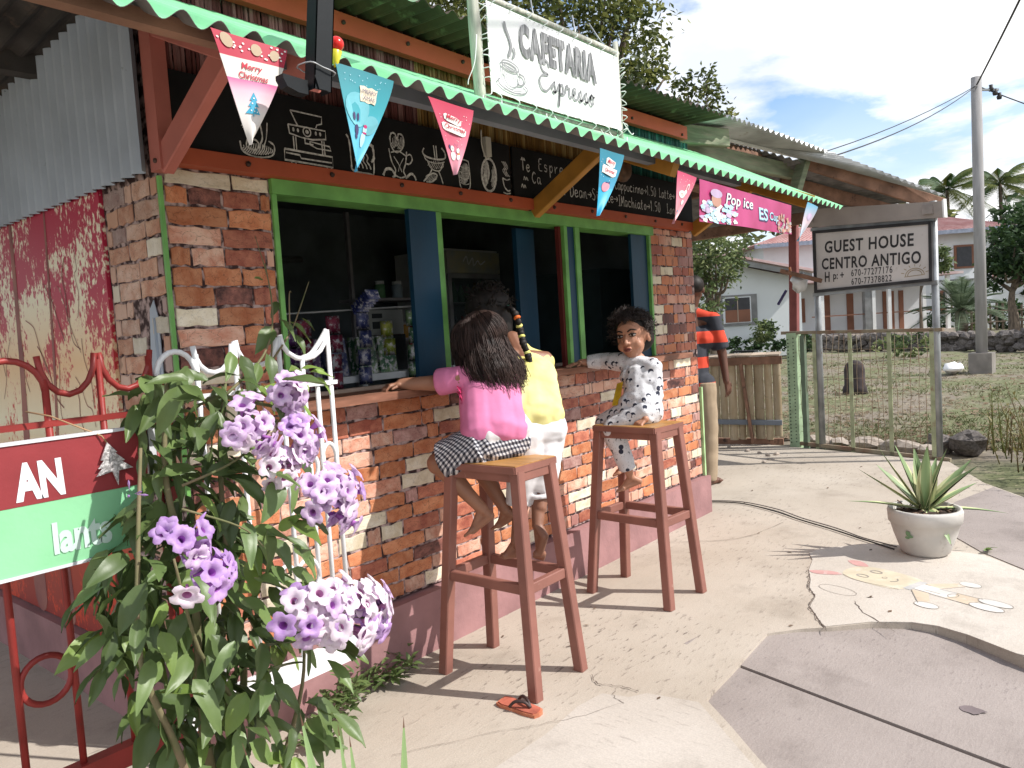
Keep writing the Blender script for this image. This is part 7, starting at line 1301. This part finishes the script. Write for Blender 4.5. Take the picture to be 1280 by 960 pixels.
# rocks by the fence, field stones
def rock_mb(seed, n1=9, n2=6):
    r_ = random.Random(seed); b = MB(); b.ball((0,0,0), 1.0, n1, n2)
    for i in range(len(b.v)): b.v[i] = b.v[i]*(1+.45*mnoise.noise(b.v[i]*1.3+V((seed*3.1,0,0)))+r_.uniform(-.07,.07))
    for q in range(len(b.sm)): b.sm[q] = False
    return b
M_rock = mat('dark_stone', (.075,.065,.06), col2=(.17,.15,.14), scale=6, rough=.95, bump=.7, bscale=12, obj_random=.3); M_rockl = mat('pale_stone', (.30,.25,.21), col2=(.42,.36,.31), scale=5, rough=.95, bump=.6, bscale=12, obj_random=.2)
RK = [rock_mb(k, 8, 5).mesh('rock', M_rock) for k in range(6)]; RL = [rock_mb(k+20, 8, 5).mesh('rock', M_rockl) for k in range(4)]
def rock(p, s, dark, label, group=None, rz=0):
    o = place('rock', (RK if dark else RL)[rv.randrange(4)], None, p, Matrix.Rotation(rz, 3, 'Z'), s); ORG[o.name] = V(p); return tag(o, label, 'rock', group)
rock((8.35,1.36,.05), (.175,.145,.13), True, 'large dark rock at the end of the wire fence', rz=.4); rock((8.42,1.62,.02), (.15,.12,.10), True, 'smaller dark rock leaning on the large rock by the fence', rz=1)
for p, s, w in (((8.45,2.78,.0),(.12,.16,.06),'nearest the corner post'),((8.35,2.55,.0),(.10,.12,.05),'second from the corner post'),((8.30,2.25,.01),(.11,.16,.07),'third from the corner post'),((8.20,2.02,.0),(.09,.13,.08),'third from the large dark rock'),((8.16,1.84,.0),(.12,.15,.09),'second from the large dark rock'),((8.1,1.66,.0),(.10,.10,.06),'next to the large dark rock')): rock(p, s, False, 'pale stone behind the wire fence, '+w, 'pale stones behind the wire fence', rnd(0,3))
for i in range(9): rock((rnd(7.0,8.0), rnd(2.5,3.7), .004), (rnd(.015,.05), rnd(.015,.04), rnd(.012,.025)), False, 'small stone chip lying on the pavement before the gate', 'stone chips before the gate', rnd(0,3))
stp = thing('stone_stump', (13.62,3.87,0), 'dark rounded stone stump standing in the dry field', 'stone'); b = MB(); b.lathe([(0,-.05),(.20,-.05),(.19,.08),(.165,.12),(.165,.38),(.14,.47),(.07,.53),(0,.54)], (13.62,3.87,.0), 14, sx=.8); b.obj('stump', mat('stump_dark', (.045,.035,.035), var=.3, scale=8, rough=.95, bump=.6, bscale=20), stp)
# hose on the pavement
for k, (o, lab) in enumerate(((0,'black hose looping across the pavement toward the pot'),(.045,'thin grey hose lying alongside the black hose'))):
    h = MB(); h.tube(cr([(5.30+o,2.60,.010),(5.36+o,2.36,.010),(5.24+o*1.3,2.06,.010),(5.08+o,1.82,.010),(4.93+o,1.56,.010),(4.80+o*.6,1.36,.010),(4.70+o,1.20,.010),(4.66+o*1.2,1.14,.010)],6), .0045-.001*k, 6); tag(h.obj('hose', [mat('black_hose', (.02,.018,.017), rough=.5), mat('grey_hose', (.10,.085,.08), rough=.5)][k], None, (5,1.9,.01)), lab, 'hose')
# faded painting on the bleached patch
pn = MB(); a_, c_ = V((4.22,1.27)), V((3.98,.60)); ax = (c_-a_).normalized(); ay = V((-ax.y, ax.x)); PF_ = Plane2((a_.x,a_.y,.0043), (ax.x,ax.y,0), (ay.x,ay.y,0))
mY, mR, mW, mG, mB_, mL = [mat('faded_paint_'+n, c, var=.12, scale=7, rough=.9, stains=(12,.52,.72,(.58,.53,.48))) for n, c in (('yellow',(.54,.47,.35)),('red',(.50,.28,.26)),('white',(.60,.57,.53)),('tan',(.54,.44,.33)),('grey',(.42,.41,.40)),('line',(.27,.24,.21)))]
pt_ = thing('pavement_painting', (4.1,.95,.004), 'faded painted cartoon animal lying on the bleached pavement', 'painting')
def pobj(f, m, nm='paint'): b = MB(); f(b); b.obj(nm, m, pt_)
pobj(lambda b: (PF_.poly(b, [(.05,-.10),(.16,-.13),(.36,-.10),(.37,.09),(.16,.12),(.05,.09),(.01,0)], .0006, smooth=True)), mY)
pobj(lambda b: (PF_.poly(b, [(.05,-.11),(-.04,-.19),(-.10,-.17),(-.02,-.10)], .001, smooth=True), PF_.poly(b, [(.06,.10),(-.02,.15),(-.08,.12),(-.0,.07)], .001, smooth=True)), mR)
pobj(lambda b: PF_.poly(b, [(.36,-.07),(.40,-.07),(.40,.08),(.36,.08)], .0011), mB_)
pobj(lambda b: (PF_.poly(b, [(.40,-.06),(.52,-.20),(.56,-.17),(.48,-.05)], .0012), PF_.poly(b, [(.40,.06),(.50,.19),(.54,.16),(.48,.04)], .0012), PF_.poly(b, [(.56,-.05),(.68,-.06),(.68,.05),(.56,.05)], .0012)), mG)
pobj(lambda b: (PF_.oval(b, .56,-.20,.055,.035,.0014), PF_.oval(b,.74,-.035,.075,.038,.0014), PF_.oval(b,.74,.04,.075,.036,.0015), PF_.oval(b,.54,.20,.05,.035,.0014), PF_.poly(b, [(.40,-.04),(.56,-.05),(.58,.0),(.56,.05),(.40,.05)], .0013)), mW)
pobj(lambda b: (PF_.ring(b, .56,-.20,.055,.035,.004,.0018), PF_.ring(b,.74,-.035,.075,.038,.005,.0018), PF_.ring(b,.74,.04,.075,.036,.005,.0018), PF_.ring(b,.54,.20,.05,.035,.003,.0018), PF_.stroke(b,[(.40,-.06),(.52,-.20)],.004,.0018), PF_.stroke(b,[(.48,-.05),(.68,-.06)],.004,.0018), PF_.stroke(b,[(.48,.04),(.68,.05)],.004,.0018), PF_.stroke(b,[(.05,-.10),(.16,-.13),(.36,-.10)],.003,.0018), PF_.ring(b,.13,-.05,.03,.018,.008,.0018), PF_.ring(b,.14,.05,.03,.018,.008,.0018), PF_.ring(b,.22,0,.012,.012,.003,.0018), PF_.stroke(b,[(.27,-.03),(.29,0),(.27,.03)],.006,.0018), PF_.ring(b,.57,0,.02,.03,.004,.0019), PF_.stroke(b,[(.44,-.02),(.52,-.02)],.004,.0019), PF_.ring(b,.18,-.32,.10,.05,.003,.0018)), mL, 'outline')
# ================================================================ POLE AND WIRES
pl_ = thing('utility_pole', (17.95,2.66,0), 'grey concrete utility pole on a square footing in the field', 'pole'); pb0 = V((17.98,2.66,0)); M_pole = mat('pole_concrete', (.30,.29,.29), var=.12, scale=4, rough=.85, bump=.3, stretch=(3,3,.5))
b = MB(); b.tube([pb0+V((0,0,.3)), pb0+V((.0,0,3)), pb0+V((.0,0,5.78))], [.108,.102,.095], 16); b.obj('shaft', M_pole, pl_); b = MB(); b.prism([pb0+V((x,y,-.1)) for x, y in ((-.21,-.20),(.20,-.21),(.21,.20),(-.20,.21))], (0,0,.46)); b.obj('footing', mat('footing_concrete', (.22,.20,.18), var=.2, scale=4, rough=.9, bump=.5), pl_)
b = MB(); b.beam(pb0+V((-.05,.05,5.54)), pb0+V((.30,-.33,5.52)), .04, .04); b.obj('bracket', M_steel, pl_)
for k, t in enumerate((.0,.35,.7)): b = MB(); b.lathe([(0,0),(.04,0),(.05,.05),(.03,.08),(.04,.12),(0,.12)], pb0+V((.20+.06*k,-.22-.06*k,5.50-.08*k)), 10); b.obj('insulator', M_dark, pl_)
top = pb0+V((0,0,5.62))
def wire(q, sag, r, label):
    q = V(q); P = [top.lerp(q, i/14)+V((0,0,-sag*4*(i/14)*(1-i/14))) for i in range(15)]; b = MB(); b.tube(P, r, 5); tag(b.obj('overhead_wire', mat('wire_black', (.02,.018,.018), bump=0), None, top), label, 'wire', None)
wire((3.2,-1.2,5.6), .10, .016, 'thick twisted overhead cable rising to the top of the picture'); wire((8.2,4.6,2.9), .25, .008, 'thin wire from the pole to the back of the porch roof'); wire((7.6,2.6,2.78), .15, .008, 'thin wire from the pole to the porch eave'); wire((26,-4.5,2.6), .2, .012, 'single wire dropping from the pole toward the right edge')
# ================================================================ TREES, HOUSES AND THE FIELD
RT = V((CX.x, CX.y, 0)).normalized(); FW = V((-CZ.x, -CZ.y, 0)).normalized()     # local axes for the far buildings
rt = random.Random(31)
def fol(name, c1, c2, transl=.25): return mat(name, c1, col2=c2, scale=1.3, lo=.35, hi=.65, rough=.6, spec=.3, bump=0, transl=transl)
FO = {'olive': [fol('foliage_olive', (.070,.095,.024), (.12,.145,.040)), fol('foliage_olive_light', (.17,.19,.045), (.25,.26,.075)), fol('foliage_olive_dark', (.035,.052,.018), (.06,.08,.026))],
      'dark': [fol('foliage_dark', (.018,.042,.014), (.035,.07,.022)), fol('foliage_mid', (.040,.085,.026), (.065,.11,.035)), fol('foliage_deep', (.012,.026,.012), (.022,.042,.016))],
      'light': [fol('foliage_light', (.085,.125,.045), (.14,.18,.07)), fol('foliage_pale', (.16,.20,.07), (.23,.26,.11)), fol('foliage_darker', (.04,.065,.025), (.07,.10,.04))],  # third tone is a darker green, mixed in at random
      'dry': [fol('dry_stalk', (.20,.17,.06), (.28,.24,.10)), fol('dry_green', (.14,.16,.045), (.20,.21,.07)), fol('dry_brown', (.13,.09,.04), (.2,.15,.07))]}
M_bark = mat('bark', (.13,.10,.075), var=.35, scale=9, rough=.95, bump=.7, bscale=25, stretch=(2,2,.6))
def leaves_into(mb, c, R, n, s0, s1, clump=None, flat=.9):
    c = V(c); R = V(R)
    cl = clump or max(6, n//28); cs = []
    for i in range(cl):
        d = V((rt.gauss(0,1), rt.gauss(0,1), rt.gauss(0,1))).normalized(); k = rt.uniform(.45,1.0)**.6; cs.append((c+V((d.x*R.x,d.y*R.y,d.z*R.z))*k, rt.choice((0,0,0,1,1,2)), d))
    cr0 = min(R)*.30
    for i in range(n):
        cc, tone, d0 = cs[rt.randrange(cl)]; p = cc + V((rt.gauss(0,1), rt.gauss(0,1), rt.gauss(0,.75)))*cr0*.6
        s = rt.uniform(s0,s1); a = (V((rt.uniform(-1,1),rt.uniform(-1,1),rt.uniform(-.9,.5)))+d0*.4).normalized(); b_ = a.cross(V((rt.uniform(-1,1),rt.uniform(-1,1),rt.uniform(-1,1)))).normalized()
        mb.add([p-a*s*.5, p+b_*s*.24-a*s*.08+a.cross(b_)*s*.06, p+a*s*.5, p-b_*s*.24-a*s*.08+a.cross(b_)*s*.06], [(0,1,2,3)], tone if rt.random() < .75 else rt.randrange(3))
def tree(name, base, label, lobes, n, size, pal, tr=.16, group=None, limb=True, cat='tree'):
    base = V(base); t = thing(name, base, label, cat, group); mb = MB(); vol = sum(l[1][0]*l[1][2] for l in lobes)
    for c, R in lobes: leaves_into(mb, c, R, int(n*R[0]*R[2]/vol), size*.7, size*1.3)
    mb.obj('crown', FO[pal], t); b = MB(); top = V(lobes[0][0]); mid = base.lerp(top, .5)+V((rt.uniform(-.2,.2),rt.uniform(-.2,.2),0))*tr*6
    b.tube(cr([base-V((0,0,.1)), base.lerp(mid,.5), mid, top],4), [tr*(1.15-.085*i) for i in range(13)], 8); b.obj('trunk', M_bark, t)
    if limb:
        for c, R in lobes:
            for k in range(3):
                q = V(c)+V((rt.uniform(-.7,.7)*R[0],rt.uniform(-.7,.7)*R[1],rt.uniform(-.3,.7)*R[2])); m_ = mid.lerp(q,.5)+V((rt.uniform(-.2,.2),rt.uniform(-.2,.2),.15))*R[0]*.4
                b = MB(); b.tube(cr([mid.lerp(top,rt.uniform(0,.6)), m_, q],4), [tr*.45*(1-.1*i) for i in range(9)], 6); b.obj('limb', M_bark, t)
    return t
tree('broadleaf_tree', (15.6,10.2,0), 'big olive green tree rising behind the white banner sign', [((15.2,10.5,8.2),(2.3,2.3,1.9)),((15.9,9.4,7.6),(1.1,1.1,1.3)),((14.2,11.9,9.0),(2.0,2.0,1.8)),((15.8,9.9,9.6),(1.4,1.4,1.4)),((13.0,13.2,8.6),(2.0,2.0,1.8)),((16.35,9.0,6.7),(.6,.6,.8))], 15000, .17, 'olive', .24)
tree('broadleaf_tree', (17.3,8.1,0), 'small airy treetop showing over the zinc porch roof', [((17.15,8.15,6.5),(.62,.62,.72)),((16.75,8.5,5.9),(.5,.5,.4)),((17.6,7.8,6.0),(.4,.4,.4))], 1500, .14, 'olive', .09)
tree('bushy_tree', (15.2,6.9,0), 'pale green bushy tree between the kiosk corner and the white house', [((15.15,6.95,2.65),(.60,.60,.72)),((14.85,7.25,1.75),(.55,.55,.75)),((14.8,7.4,2.9),(.65,.65,.7))], 5200, .10, 'light', .10)
for i, (p, h, r, pal, lab) in enumerate((((46,17.2,0),7.6,2.6,'light','hazy green tree behind the pink roof of the white house'),((48,13.5,0),7.4,2.6,'olive','olive tree behind the guest house sign'),((51,10.6,0),7.0,2.4,'olive','tree crown just above the hood of the guest house sign'),((53,7.9,0),6.6,2.4,'dark','dark tree behind the red hipped roof'),((54,6.2,0),7.2,2.3,'dark','dark tree right of the red hipped roof'),((53.5,3.9,0),6.8,2.6,'dark','dark tree at the right edge behind the mango tree'),((44,20.0,0),7.0,2.6,'light','green tree furthest left behind the bushy tree'))):
    p = V(p); tree('broadleaf_tree', p, lab, [(p+V((0,0,h-r*.9)),(r,r,r*.85)),(p+V((.8,-1.2,h-r*1.6)),(r*.8,r*.8,r*.7)),(p+V((-.6,1.4,h-r*1.5)),(r*.8,r*.8,r*.7))], 1500, .55, pal, .22, 'trees beyond the houses')
tree('mango_tree', (30.6,3.55,0), 'dense dark mango tree at the right edge beside the pole', [((31.0,3.3,3.2),(1.15,1.15,1.15)),((31.3,2.6,3.6),(1.0,1.0,1.0)),((30.55,4.05,2.4),(.65,.65,.6)),((31.4,2.4,2.3),(1.0,1.0,.7))], 6000, .20, 'dark', .20)
tree('feathery_tree', (36.5,7.6,0), 'light feathery casuarina branch drooping beside the sign post', [((36.6,7.5,3.6),(.85,.85,.75)),((36.8,7.0,3.2),(.6,.6,.55))], 1500, .22, 'light', .08)
# palms
def palm(base, h, lab, n=26, L_=3.3):
    base = V(base); t = thing('coconut_palm', base, lab, 'palm tree', 'coconut palms behind the red roof'); b = MB(); b.tube([base, base+V((.2,.1,h*.5)), base+V((.1,.2,h))], [.20,.16,.13], 8); b.obj('trunk', M_bark, t); top = base+V((.1,.2,h))
    for i in range(n):
        a = 2*math.pi*i/n+rt.uniform(-.15,.15); el = rt.uniform(-.35,1.15); d = V((math.cos(a)*math.cos(el), math.sin(a)*math.cos(el), math.sin(el))); side = d.cross(V((0,0,1))).normalized(); wind = RT*.35
        P = [top+d*L_*k/9+V((0,0,-L_*.42*(k/9)**2.0))+wind*(k/9)**2*1.2 for k in range(10)]; mb = MB(); mb.tube(P, [.04-.003*k for k in range(10)], 4)
        for k in range(1,10):
            for j in (0,.25,.5,.75):
                p = P[k].lerp(P[min(k+1,9)], j)
                for s in (-1,1):
                    ll = L_*.26*math.sin(math.pi*(k/10)**.7)+.15; dd = (P[min(k+1,9)]-P[k-1]).normalized(); q = p+side*s*ll*.62+dd*ll*.5+V((0,0,-ll*.65)); mb.add([p, p+dd*.075, q], [(0,1,2)], 1 if s > 0 else 0)
        mb.obj('frond', [FO['dark'][1], FO['olive'][1]], t)
palm((68.8,12.1,0), 10.2, 'windswept coconut palm left of the utility pole'); palm((71.2,8.9,0), 10.4, 'windswept coconut palm just right of the utility pole'); palm((73,6.8,0), 8.6, 'lower coconut palm at the right edge'); palm((67,14.2,0), 8.2, 'short coconut palm half hidden by the porch eave')
cy = thing('cycad', (38.9,6.5,0), 'large grey-green cycad palm behind the dry stone wall', 'cycad'); b = MB(); b.lathe([(0,0),(.24,0),(.27,.3),(.24,.8),(.18,1.0),(0,1.02)], (38.9,6.5,.15), 12); b.obj('trunk', mat('cycad_trunk', (.09,.065,.05), var=.4, scale=12, bump=.9, bscale=14), cy)
M_cy = [fol('cycad_frond', (.10,.145,.085), (.16,.21,.125)), fol('cycad_frond_pale', (.15,.20,.13), (.22,.27,.18))]
for i in range(54):
    a = rt.uniform(0,6.28); el = rt.uniform(.0,1.35); d = V((math.cos(a)*math.cos(el), math.sin(a)*math.cos(el), math.sin(el))); side = d.cross(V((0,0,1))).normalized(); L_ = rt.uniform(1.9,2.5); top = V((38.9,6.5,1.05)); P = [top+d*L_*k/9+V((0,0,-L_*.34*(k/9)**2)) for k in range(10)]; mb = MB(); mb.tube(P, .022, 4)
    for k in range(1,10):
        for j in (0,.33,.66):
            p = P[k].lerp(P[min(k+1,9)], j)
            for s in (-1,1): dd = (P[min(k+1,9)]-P[k-1]).normalized(); ll = .40*math.sin(math.pi*(.12+.8*k/10)); mb.add([p, p+dd*.045, p+side*s*ll+dd*ll*.35+V((0,0,.05))], [(0,1,2)], rt.randrange(2))
    mb.obj('frond', M_cy, cy)
# dry stone wall of dark rocks
sw_ = thing('dry_stone_wall', (27,6.3,0), 'low dry wall of dark lava stones across the field behind the pole', 'wall'); A, B_ = V((29.6,10.6,0)), V((24.3,1.3,0)); N_ = 64
for row in range(3):
    for i in range(N_):
        p = A.lerp(B_, (i+rt.uniform(.2,.8)+.5*(row % 2))/N_)+V((rt.uniform(-.12,.12),rt.uniform(-.05,.05),.08+row*.17+rt.uniform(-.05,.04))); s = rt.uniform(.11,.18); place('stone', RK[rt.randrange(6)], sw_, p, Matrix.Rotation(rt.uniform(0,6),3,'Z') @ Matrix.Rotation(rt.uniform(-.6,.6),3,'X'), (s*1.15,s,s*.85))
# ---- houses
M_hw = mat('house_white_wall', (.62,.64,.66), var=.06, scale=.9, rough=.8, stains=(2.5,.60,.85,(.48,.47,.46))); M_hb = mat('house_blue_white_wall', (.60,.63,.64), var=.05, scale=.8, rough=.8); M_pinkroof = mat('faded_pink_roof', (.46,.27,.27), col2=(.58,.46,.45), scale=1.5, rough=.6); M_redroof = mat('faded_red_roof', (.38,.19,.18), col2=(.46,.29,.28), scale=1.2, rough=.65)
M_win = mat('window_dark', (.03,.03,.035), var=.2, rough=.25); M_door = mat('brown_door', (.20,.085,.05), var=.15, scale=2, rough=.6); M_gray = mat('grey_render', (.20,.20,.20), var=.2, scale=3, rough=.9)
def lbox(par, nm, m, O, u0, u1, v0, v1, z0, z1):
    b = MB(); P = [O+RT*u+FW*v for u, v in ((u0,v0),(u1,v0),(u1,v1),(u0,v1))]; b.prism([V((p.x,p.y,z0)) for p in P], (0,0,z1-z0)); return b.obj(nm, m, par)
def hp_(O, u, v, z): q = O+RT*u+FW*v; return V((q.x,q.y,z))
h1 = thing('white_house', (25.6,10.0,0), 'single storey white house with sloping pink roof and a grey framed window', 'house'); O = FW*26.0 + RT*0
b = MB(); b.prism([hp_(O,4.9,0,0),hp_(O,9.85,0,0),hp_(O,9.85,0,2.55),hp_(O,7.55,0,3.15),hp_(O,4.9,0,3.3)], FW*5); b.obj('wall', M_hb, h1)
b = MB(); b.prism([hp_(O,7.2,-.5,3.38),hp_(O,10.05,-.5,2.66),hp_(O,10.05,-.5,2.50),hp_(O,7.2,-.5,3.20)], FW*.06); b.obj('bargeboard', M_gray, h1)
b = MB(); b.prism([hp_(O,4.2,-.55,3.42),hp_(O,7.2,-.55,3.42),hp_(O,10.2,-.55,2.68),hp_(O,10.2,-.55,2.74),hp_(O,7.3,-.55,3.48),hp_(O,4.2,-.55,3.48)], FW*6.5); b.obj('roof', M_pinkroof, h1)
b = MB(); b.prism([hp_(O,7.2,-.5,3.46),hp_(O,10.2,-.5,2.74),hp_(O,10.6,5,3.3),hp_(O,7.6,5,3.95)], (0,0,.04)); b.obj('roof_slope', M_pinkroof, h1)
wfm = lbox(h1, 'window_surround', M_gray, O, 7.12, 8.35, -.06, .02, 1.10, 2.12); lbox(h1, 'window_reveal', M_hw, O, 7.20, 8.14, -.075, .0, 1.18, 2.05)
for u in (7.27, 7.70): lbox(h1, 'shutter', M_door, O, u, u+.40, -.09, -.001, 1.21, 1.62); lbox(h1, 'window_pane', M_win, O, u, u+.40, -.085, -.002, 1.62, 2.02)
lbox(h1, 'mullion', MATS['shelf_plank_wood'], O, 7.672, 7.698, -.10, -.003, 1.2, 2.04)
h2 = thing('guest_house', (40.5,8.5,0), 'two storey white guest house with red hipped roof behind the sign', 'house'); O = FW*40
lbox(h2, 'wall', M_hw, O, 13.3, 25.0, 0, 9, 0, 5.0)
b = MB(); ev = [hp_(O,12.6,-.8,4.93),hp_(O,25.9,-.8,5.12),hp_(O,25.9,10,5.12),hp_(O,12.6,10,4.93)]; r0, r1_ = hp_(O,18.0,4.2,6.55), hp_(O,23.0,4.2,6.65); b.add(ev+[r0,r1_], [(0,1,5,4),(1,2,5),(2,3,4,5),(3,0,4),(3,2,1,0)]); b.obj('roof', M_redroof, h2)
b = MB(); 
for i in range(54):
    u = 12.8+.243*i; uu = 18+(u-12.6)/13.3*5; b.beam(hp_(O,u,-.8,4.97+.19*(u-12.6)/13.3), hp_(O,min(max(uu,18),23),4.15,6.60), .05, .035)
tag(b.obj('roof_rib', M_redroof, h2), kind='stuff')
b = MB(); b.beam(hp_(O,12.6,-.82,4.84), hp_(O,25.9,-.82,5.03), .05, .2); b.obj('eave_board', mat('blue_grey_eave', (.22,.25,.32)), h2)
lbox(h2, 'floor_band', M_gray, O, 21.3, 25.02, -.10, 0, 2.55, 2.62)
for u, w, z0, z1 in ((23.05,1.0,3.15,4.35),(22.3,.6,.9,2.1)): f_ = lbox(h2, 'window', M_door, O, u, u+w, -.06, -.001, z0, z1); lbox(h2, 'pane', M_win, O, u+.12, u+w-.12, -.075, -.002, z0+.1, z1-.1)
lbox(h2, 'porch_roof', M_pinkroof, O, 13.0, 21.6, -3.3, -.01, 2.78, 2.9); lbox(h2, 'porch_floor', mat('porch_floor', (.5,.42,.36)), O, 13.0, 21.6, -3.2, -.012, 0, .22)
lbox(h2, 'porch_wall', M_hw, O, 13.4, 20.9, -1.2, -.02, .22, 2.77)
for u, w, z1 in ((14.0,.85,2.1),(15.75,.35,2.2),(16.95,.32,2.2),(18.75,.55,2.2),(19.55,.22,2.2)): lbox(h2, 'door' if w < .7 else 'window', M_door, O, u, u+w, -1.26, -1.201, .25 if w < .8 else .9, z1)
for u in (14.9,17.35,18.1,19.75,20.9): lbox(h2, 'column', mat('column_white', (.74,.73,.72), var=.04, scale=1), O, u, u+.16, -3.1, -2.94, .221, 2.779)
lbox(h2, 'column', M_gray, O, 17.0, 17.33, -3.1, -2.8, .222, 2.778)
b = MB(); b.beam(hp_(O,14.5,-3.0,1.15), hp_(O,21,-3.0,1.15), .05, .05); b.obj('railing', M_door, h2)
h3 = thing('white_house', (44,4.6,0), 'sliver of a white house glimpsed under the mango tree', 'house'); O = FW*43; lbox(h3, 'wall', M_hw, O, 25.8, 30, 0, 5, 0, 2.7); lbox(h3, 'door', mat('orange_door', (.45,.16,.06)), O, 26.1, 26.5, -.05, -.001, .6, 2.6); lbox(h3, 'roof', M_redroof, O, 25.3, 30.5, -.5, 5.5, 2.701, 2.85)
hf = thing('stick_fence', (40,5,0), 'rough stick fence under the mango tree', 'fence')
for i in range(26): p = FW*37+RT*(21.8+.30*i); b = MB(); b.beam((p.x,p.y,0), (p.x+rt.uniform(-.05,.05),p.y,1.15+rt.uniform(-.15,.15)), .09, .06); b.obj('stick', M_bark, hf)
for z in (.4,.9): b = MB(); b.beam(FW*36.95+RT*21.6+V((0,0,z)), FW*36.95+RT*29.6+V((0,0,z)), .06, .06); b.obj('rail', M_bark, hf)
def shrub(nm, lab, c, R, n, s, pal, cat='shrub', group=None):
    mb = MB(); leaves_into(mb, c, R, n, s*.7, s*1.3, clump=max(8,n//16)); return tag(mb.obj(nm, FO[pal], None, V((c[0],c[1],0))), lab, cat, group)
shrub('shrub', 'round light green shrub under the window of the white house', (23.5,9.35,.85), (.42,.42,.36), 700, .13, 'light'); 
for i, (u, h) in enumerate(((5.2,.5),(6.1,.55),(7.4,.42),(8.4,.5),(9.3,.46))): p = FW*25+RT*u; shrub('hedge', 'dark low hedge bush before the white house, '+('nearest the kiosk','second from the kiosk','under the window','right of the window','nearest the red porch post')[i], (p.x,p.y,.38), (.65,.5,h*.8), 420, .16, 'dark', 'hedge', 'hedge bushes before the white house')
for i, u in enumerate((21.6,23.2,24.9,26.6)): p = FW*38.5+RT*u; shrub('shrub', ('dark ' if not i % 2 else 'light ')+'green shrub below the mango tree, '+('left of the pole','just behind the pole','right of the pole','nearest the picture edge')[i], (p.x,p.y,.7), (1.0,.8,.7), 520, .25, 'light' if i % 2 else 'dark', group='shrubs below the mango tree')
shrub('shrub', 'small grey-green weed bush before the stone wall', (23.2,5.3,.35), (.9,.7,.4), 500, .13, 'light')
# thicket of yellowing stalks on the right edge
tk = thing('stalk_thicket', (7.4,.75,0), 'clump of yellowing upright stalks at the right edge of the pavement', 'plant'); mb = MB(); lf = MB()
for i in range(120):
    u = rt.random(); p = V((8.35,1.18,0)).lerp(V((6.45,.40,0)), u)+V((rt.uniform(-.25,.45),rt.uniform(-.5,.10),0)); h = rt.uniform(.22,.62)*(1.15-.45*u); d = V((rt.gauss(0,.20),rt.gauss(0,.20),1)); P = [p+d*h*k/4+V((0,0,-.03*(k/4)**2)) for k in range(5)]; mb.tube(P, [.006,.0055,.005,.004,.002], 4, rt.randrange(3))
    for k in range(7): q = P[0].lerp(P[4], rt.uniform(.2,1)); a = V((rt.uniform(-1,1),rt.uniform(-1,1),rt.uniform(.2,1.2))).normalized(); s = rt.uniform(.03,.075); w = a.cross(V((0,0,1))).normalized(); lf.add([q, q+a*s*.5+w*s*.14, q+a*s, q+a*s*.5-w*s*.14], [(0,1,2,3)], rt.randrange(3))
tag(mb.obj('stalk', FO['dry'], tk), kind='stuff'); tag(lf.obj('foliage', FO['dry'], tk), kind='stuff')
# dry grass, leaf litter
mb = MB(); gm = [fol('grass_green', (.10,.115,.045), (.145,.155,.065)), fol('grass_dry', (.22,.18,.11), (.29,.245,.165)), fol('leaf_litter', (.16,.10,.055), (.28,.20,.13))]
for i in range(15000):
    d = 8.6+rt.random()**1.7*17; a = rt.uniform(-.10,.62); p = V((d, d*a*.9-.6+rt.uniform(-.6,.6), -.02)); patch = mnoise.noise(V((p.x*.45,p.y*.45,2)))
    if p.x < 8.5: continue
    k = 0 if patch > -.08 and rt.random() < .8 else 1; p.z = -.045+.05*mnoise.noise(V((p.x*.5,p.y*.5,3)))+.035*mnoise.noise(V((p.x*1.7,p.y*1.7,7)))
    if rt.random() < .42:
        s = rt.uniform(.02,.06); x_ = V((rt.uniform(-1,1),rt.uniform(-1,1),rt.uniform(-.2,.3)))*s; y_ = V((-x_.y,x_.x,rt.uniform(-.3,.3)*s))*.6; mb.add([p+V((0,0,.012))-x_, p+V((0,0,.012))+y_, p+V((0,0,.012))+x_, p+V((0,0,.012))-y_], [(0,1,2,3)], 2); continue
    h = rt.uniform(.012,.045)*(1.0+(patch > .15)*.5)
    for j in range(3): w = V((rt.uniform(-1,1),rt.uniform(-1,1),0)).normalized()*.006*(1+d*.05); q = p+V((rt.uniform(-.05,.05),rt.uniform(-.05,.05),0)); mb.add([q-w, q+w, q+V((rt.uniform(-.06,.06),rt.uniform(-.06,.06),h))], [(0,1,2)], k)
tag(mb.obj('grass', gm), kind='stuff')
lb_ = MB()
for i in range(60):
    p = V((rt.uniform(1.6,7.6), 0, .006)); p.y = rt.uniform(.9,2.4) if rt.random() < .5 else rt.uniform(2.3,3.6)
    if p.x < 5.1 and p.y > 2.40: continue
    s = rt.uniform(.006,.018); a = rt.uniform(0,6.28); x_ = V((math.cos(a),math.sin(a),.1))*s; y_ = V((-math.sin(a),math.cos(a),.2))*s*.5; lb_.add([p-x_, p+y_, p+x_, p-y_], [(0,1,2,3)])
tag(lb_.obj('leaf_litter', mat('litter_brown', (.13,.08,.05), var=.4, scale=50)), 'scattered tiny dead leaves on the pavement', 'litter', kind='stuff')
bgp = MB(); bgp.ball((17.55,3.1,.10), (.30,.18,.10), 10, 7)
for i in range(len(bgp.v)): bgp.v[i] += V((rt.uniform(-.05,.05),rt.uniform(-.05,.05),rt.uniform(-.04,.04)))
tag(bgp.obj('rubbish_bag', M_white, None, (17.55,3.1,0)), 'crumpled white rubbish bag beside the pole footing', 'bag')
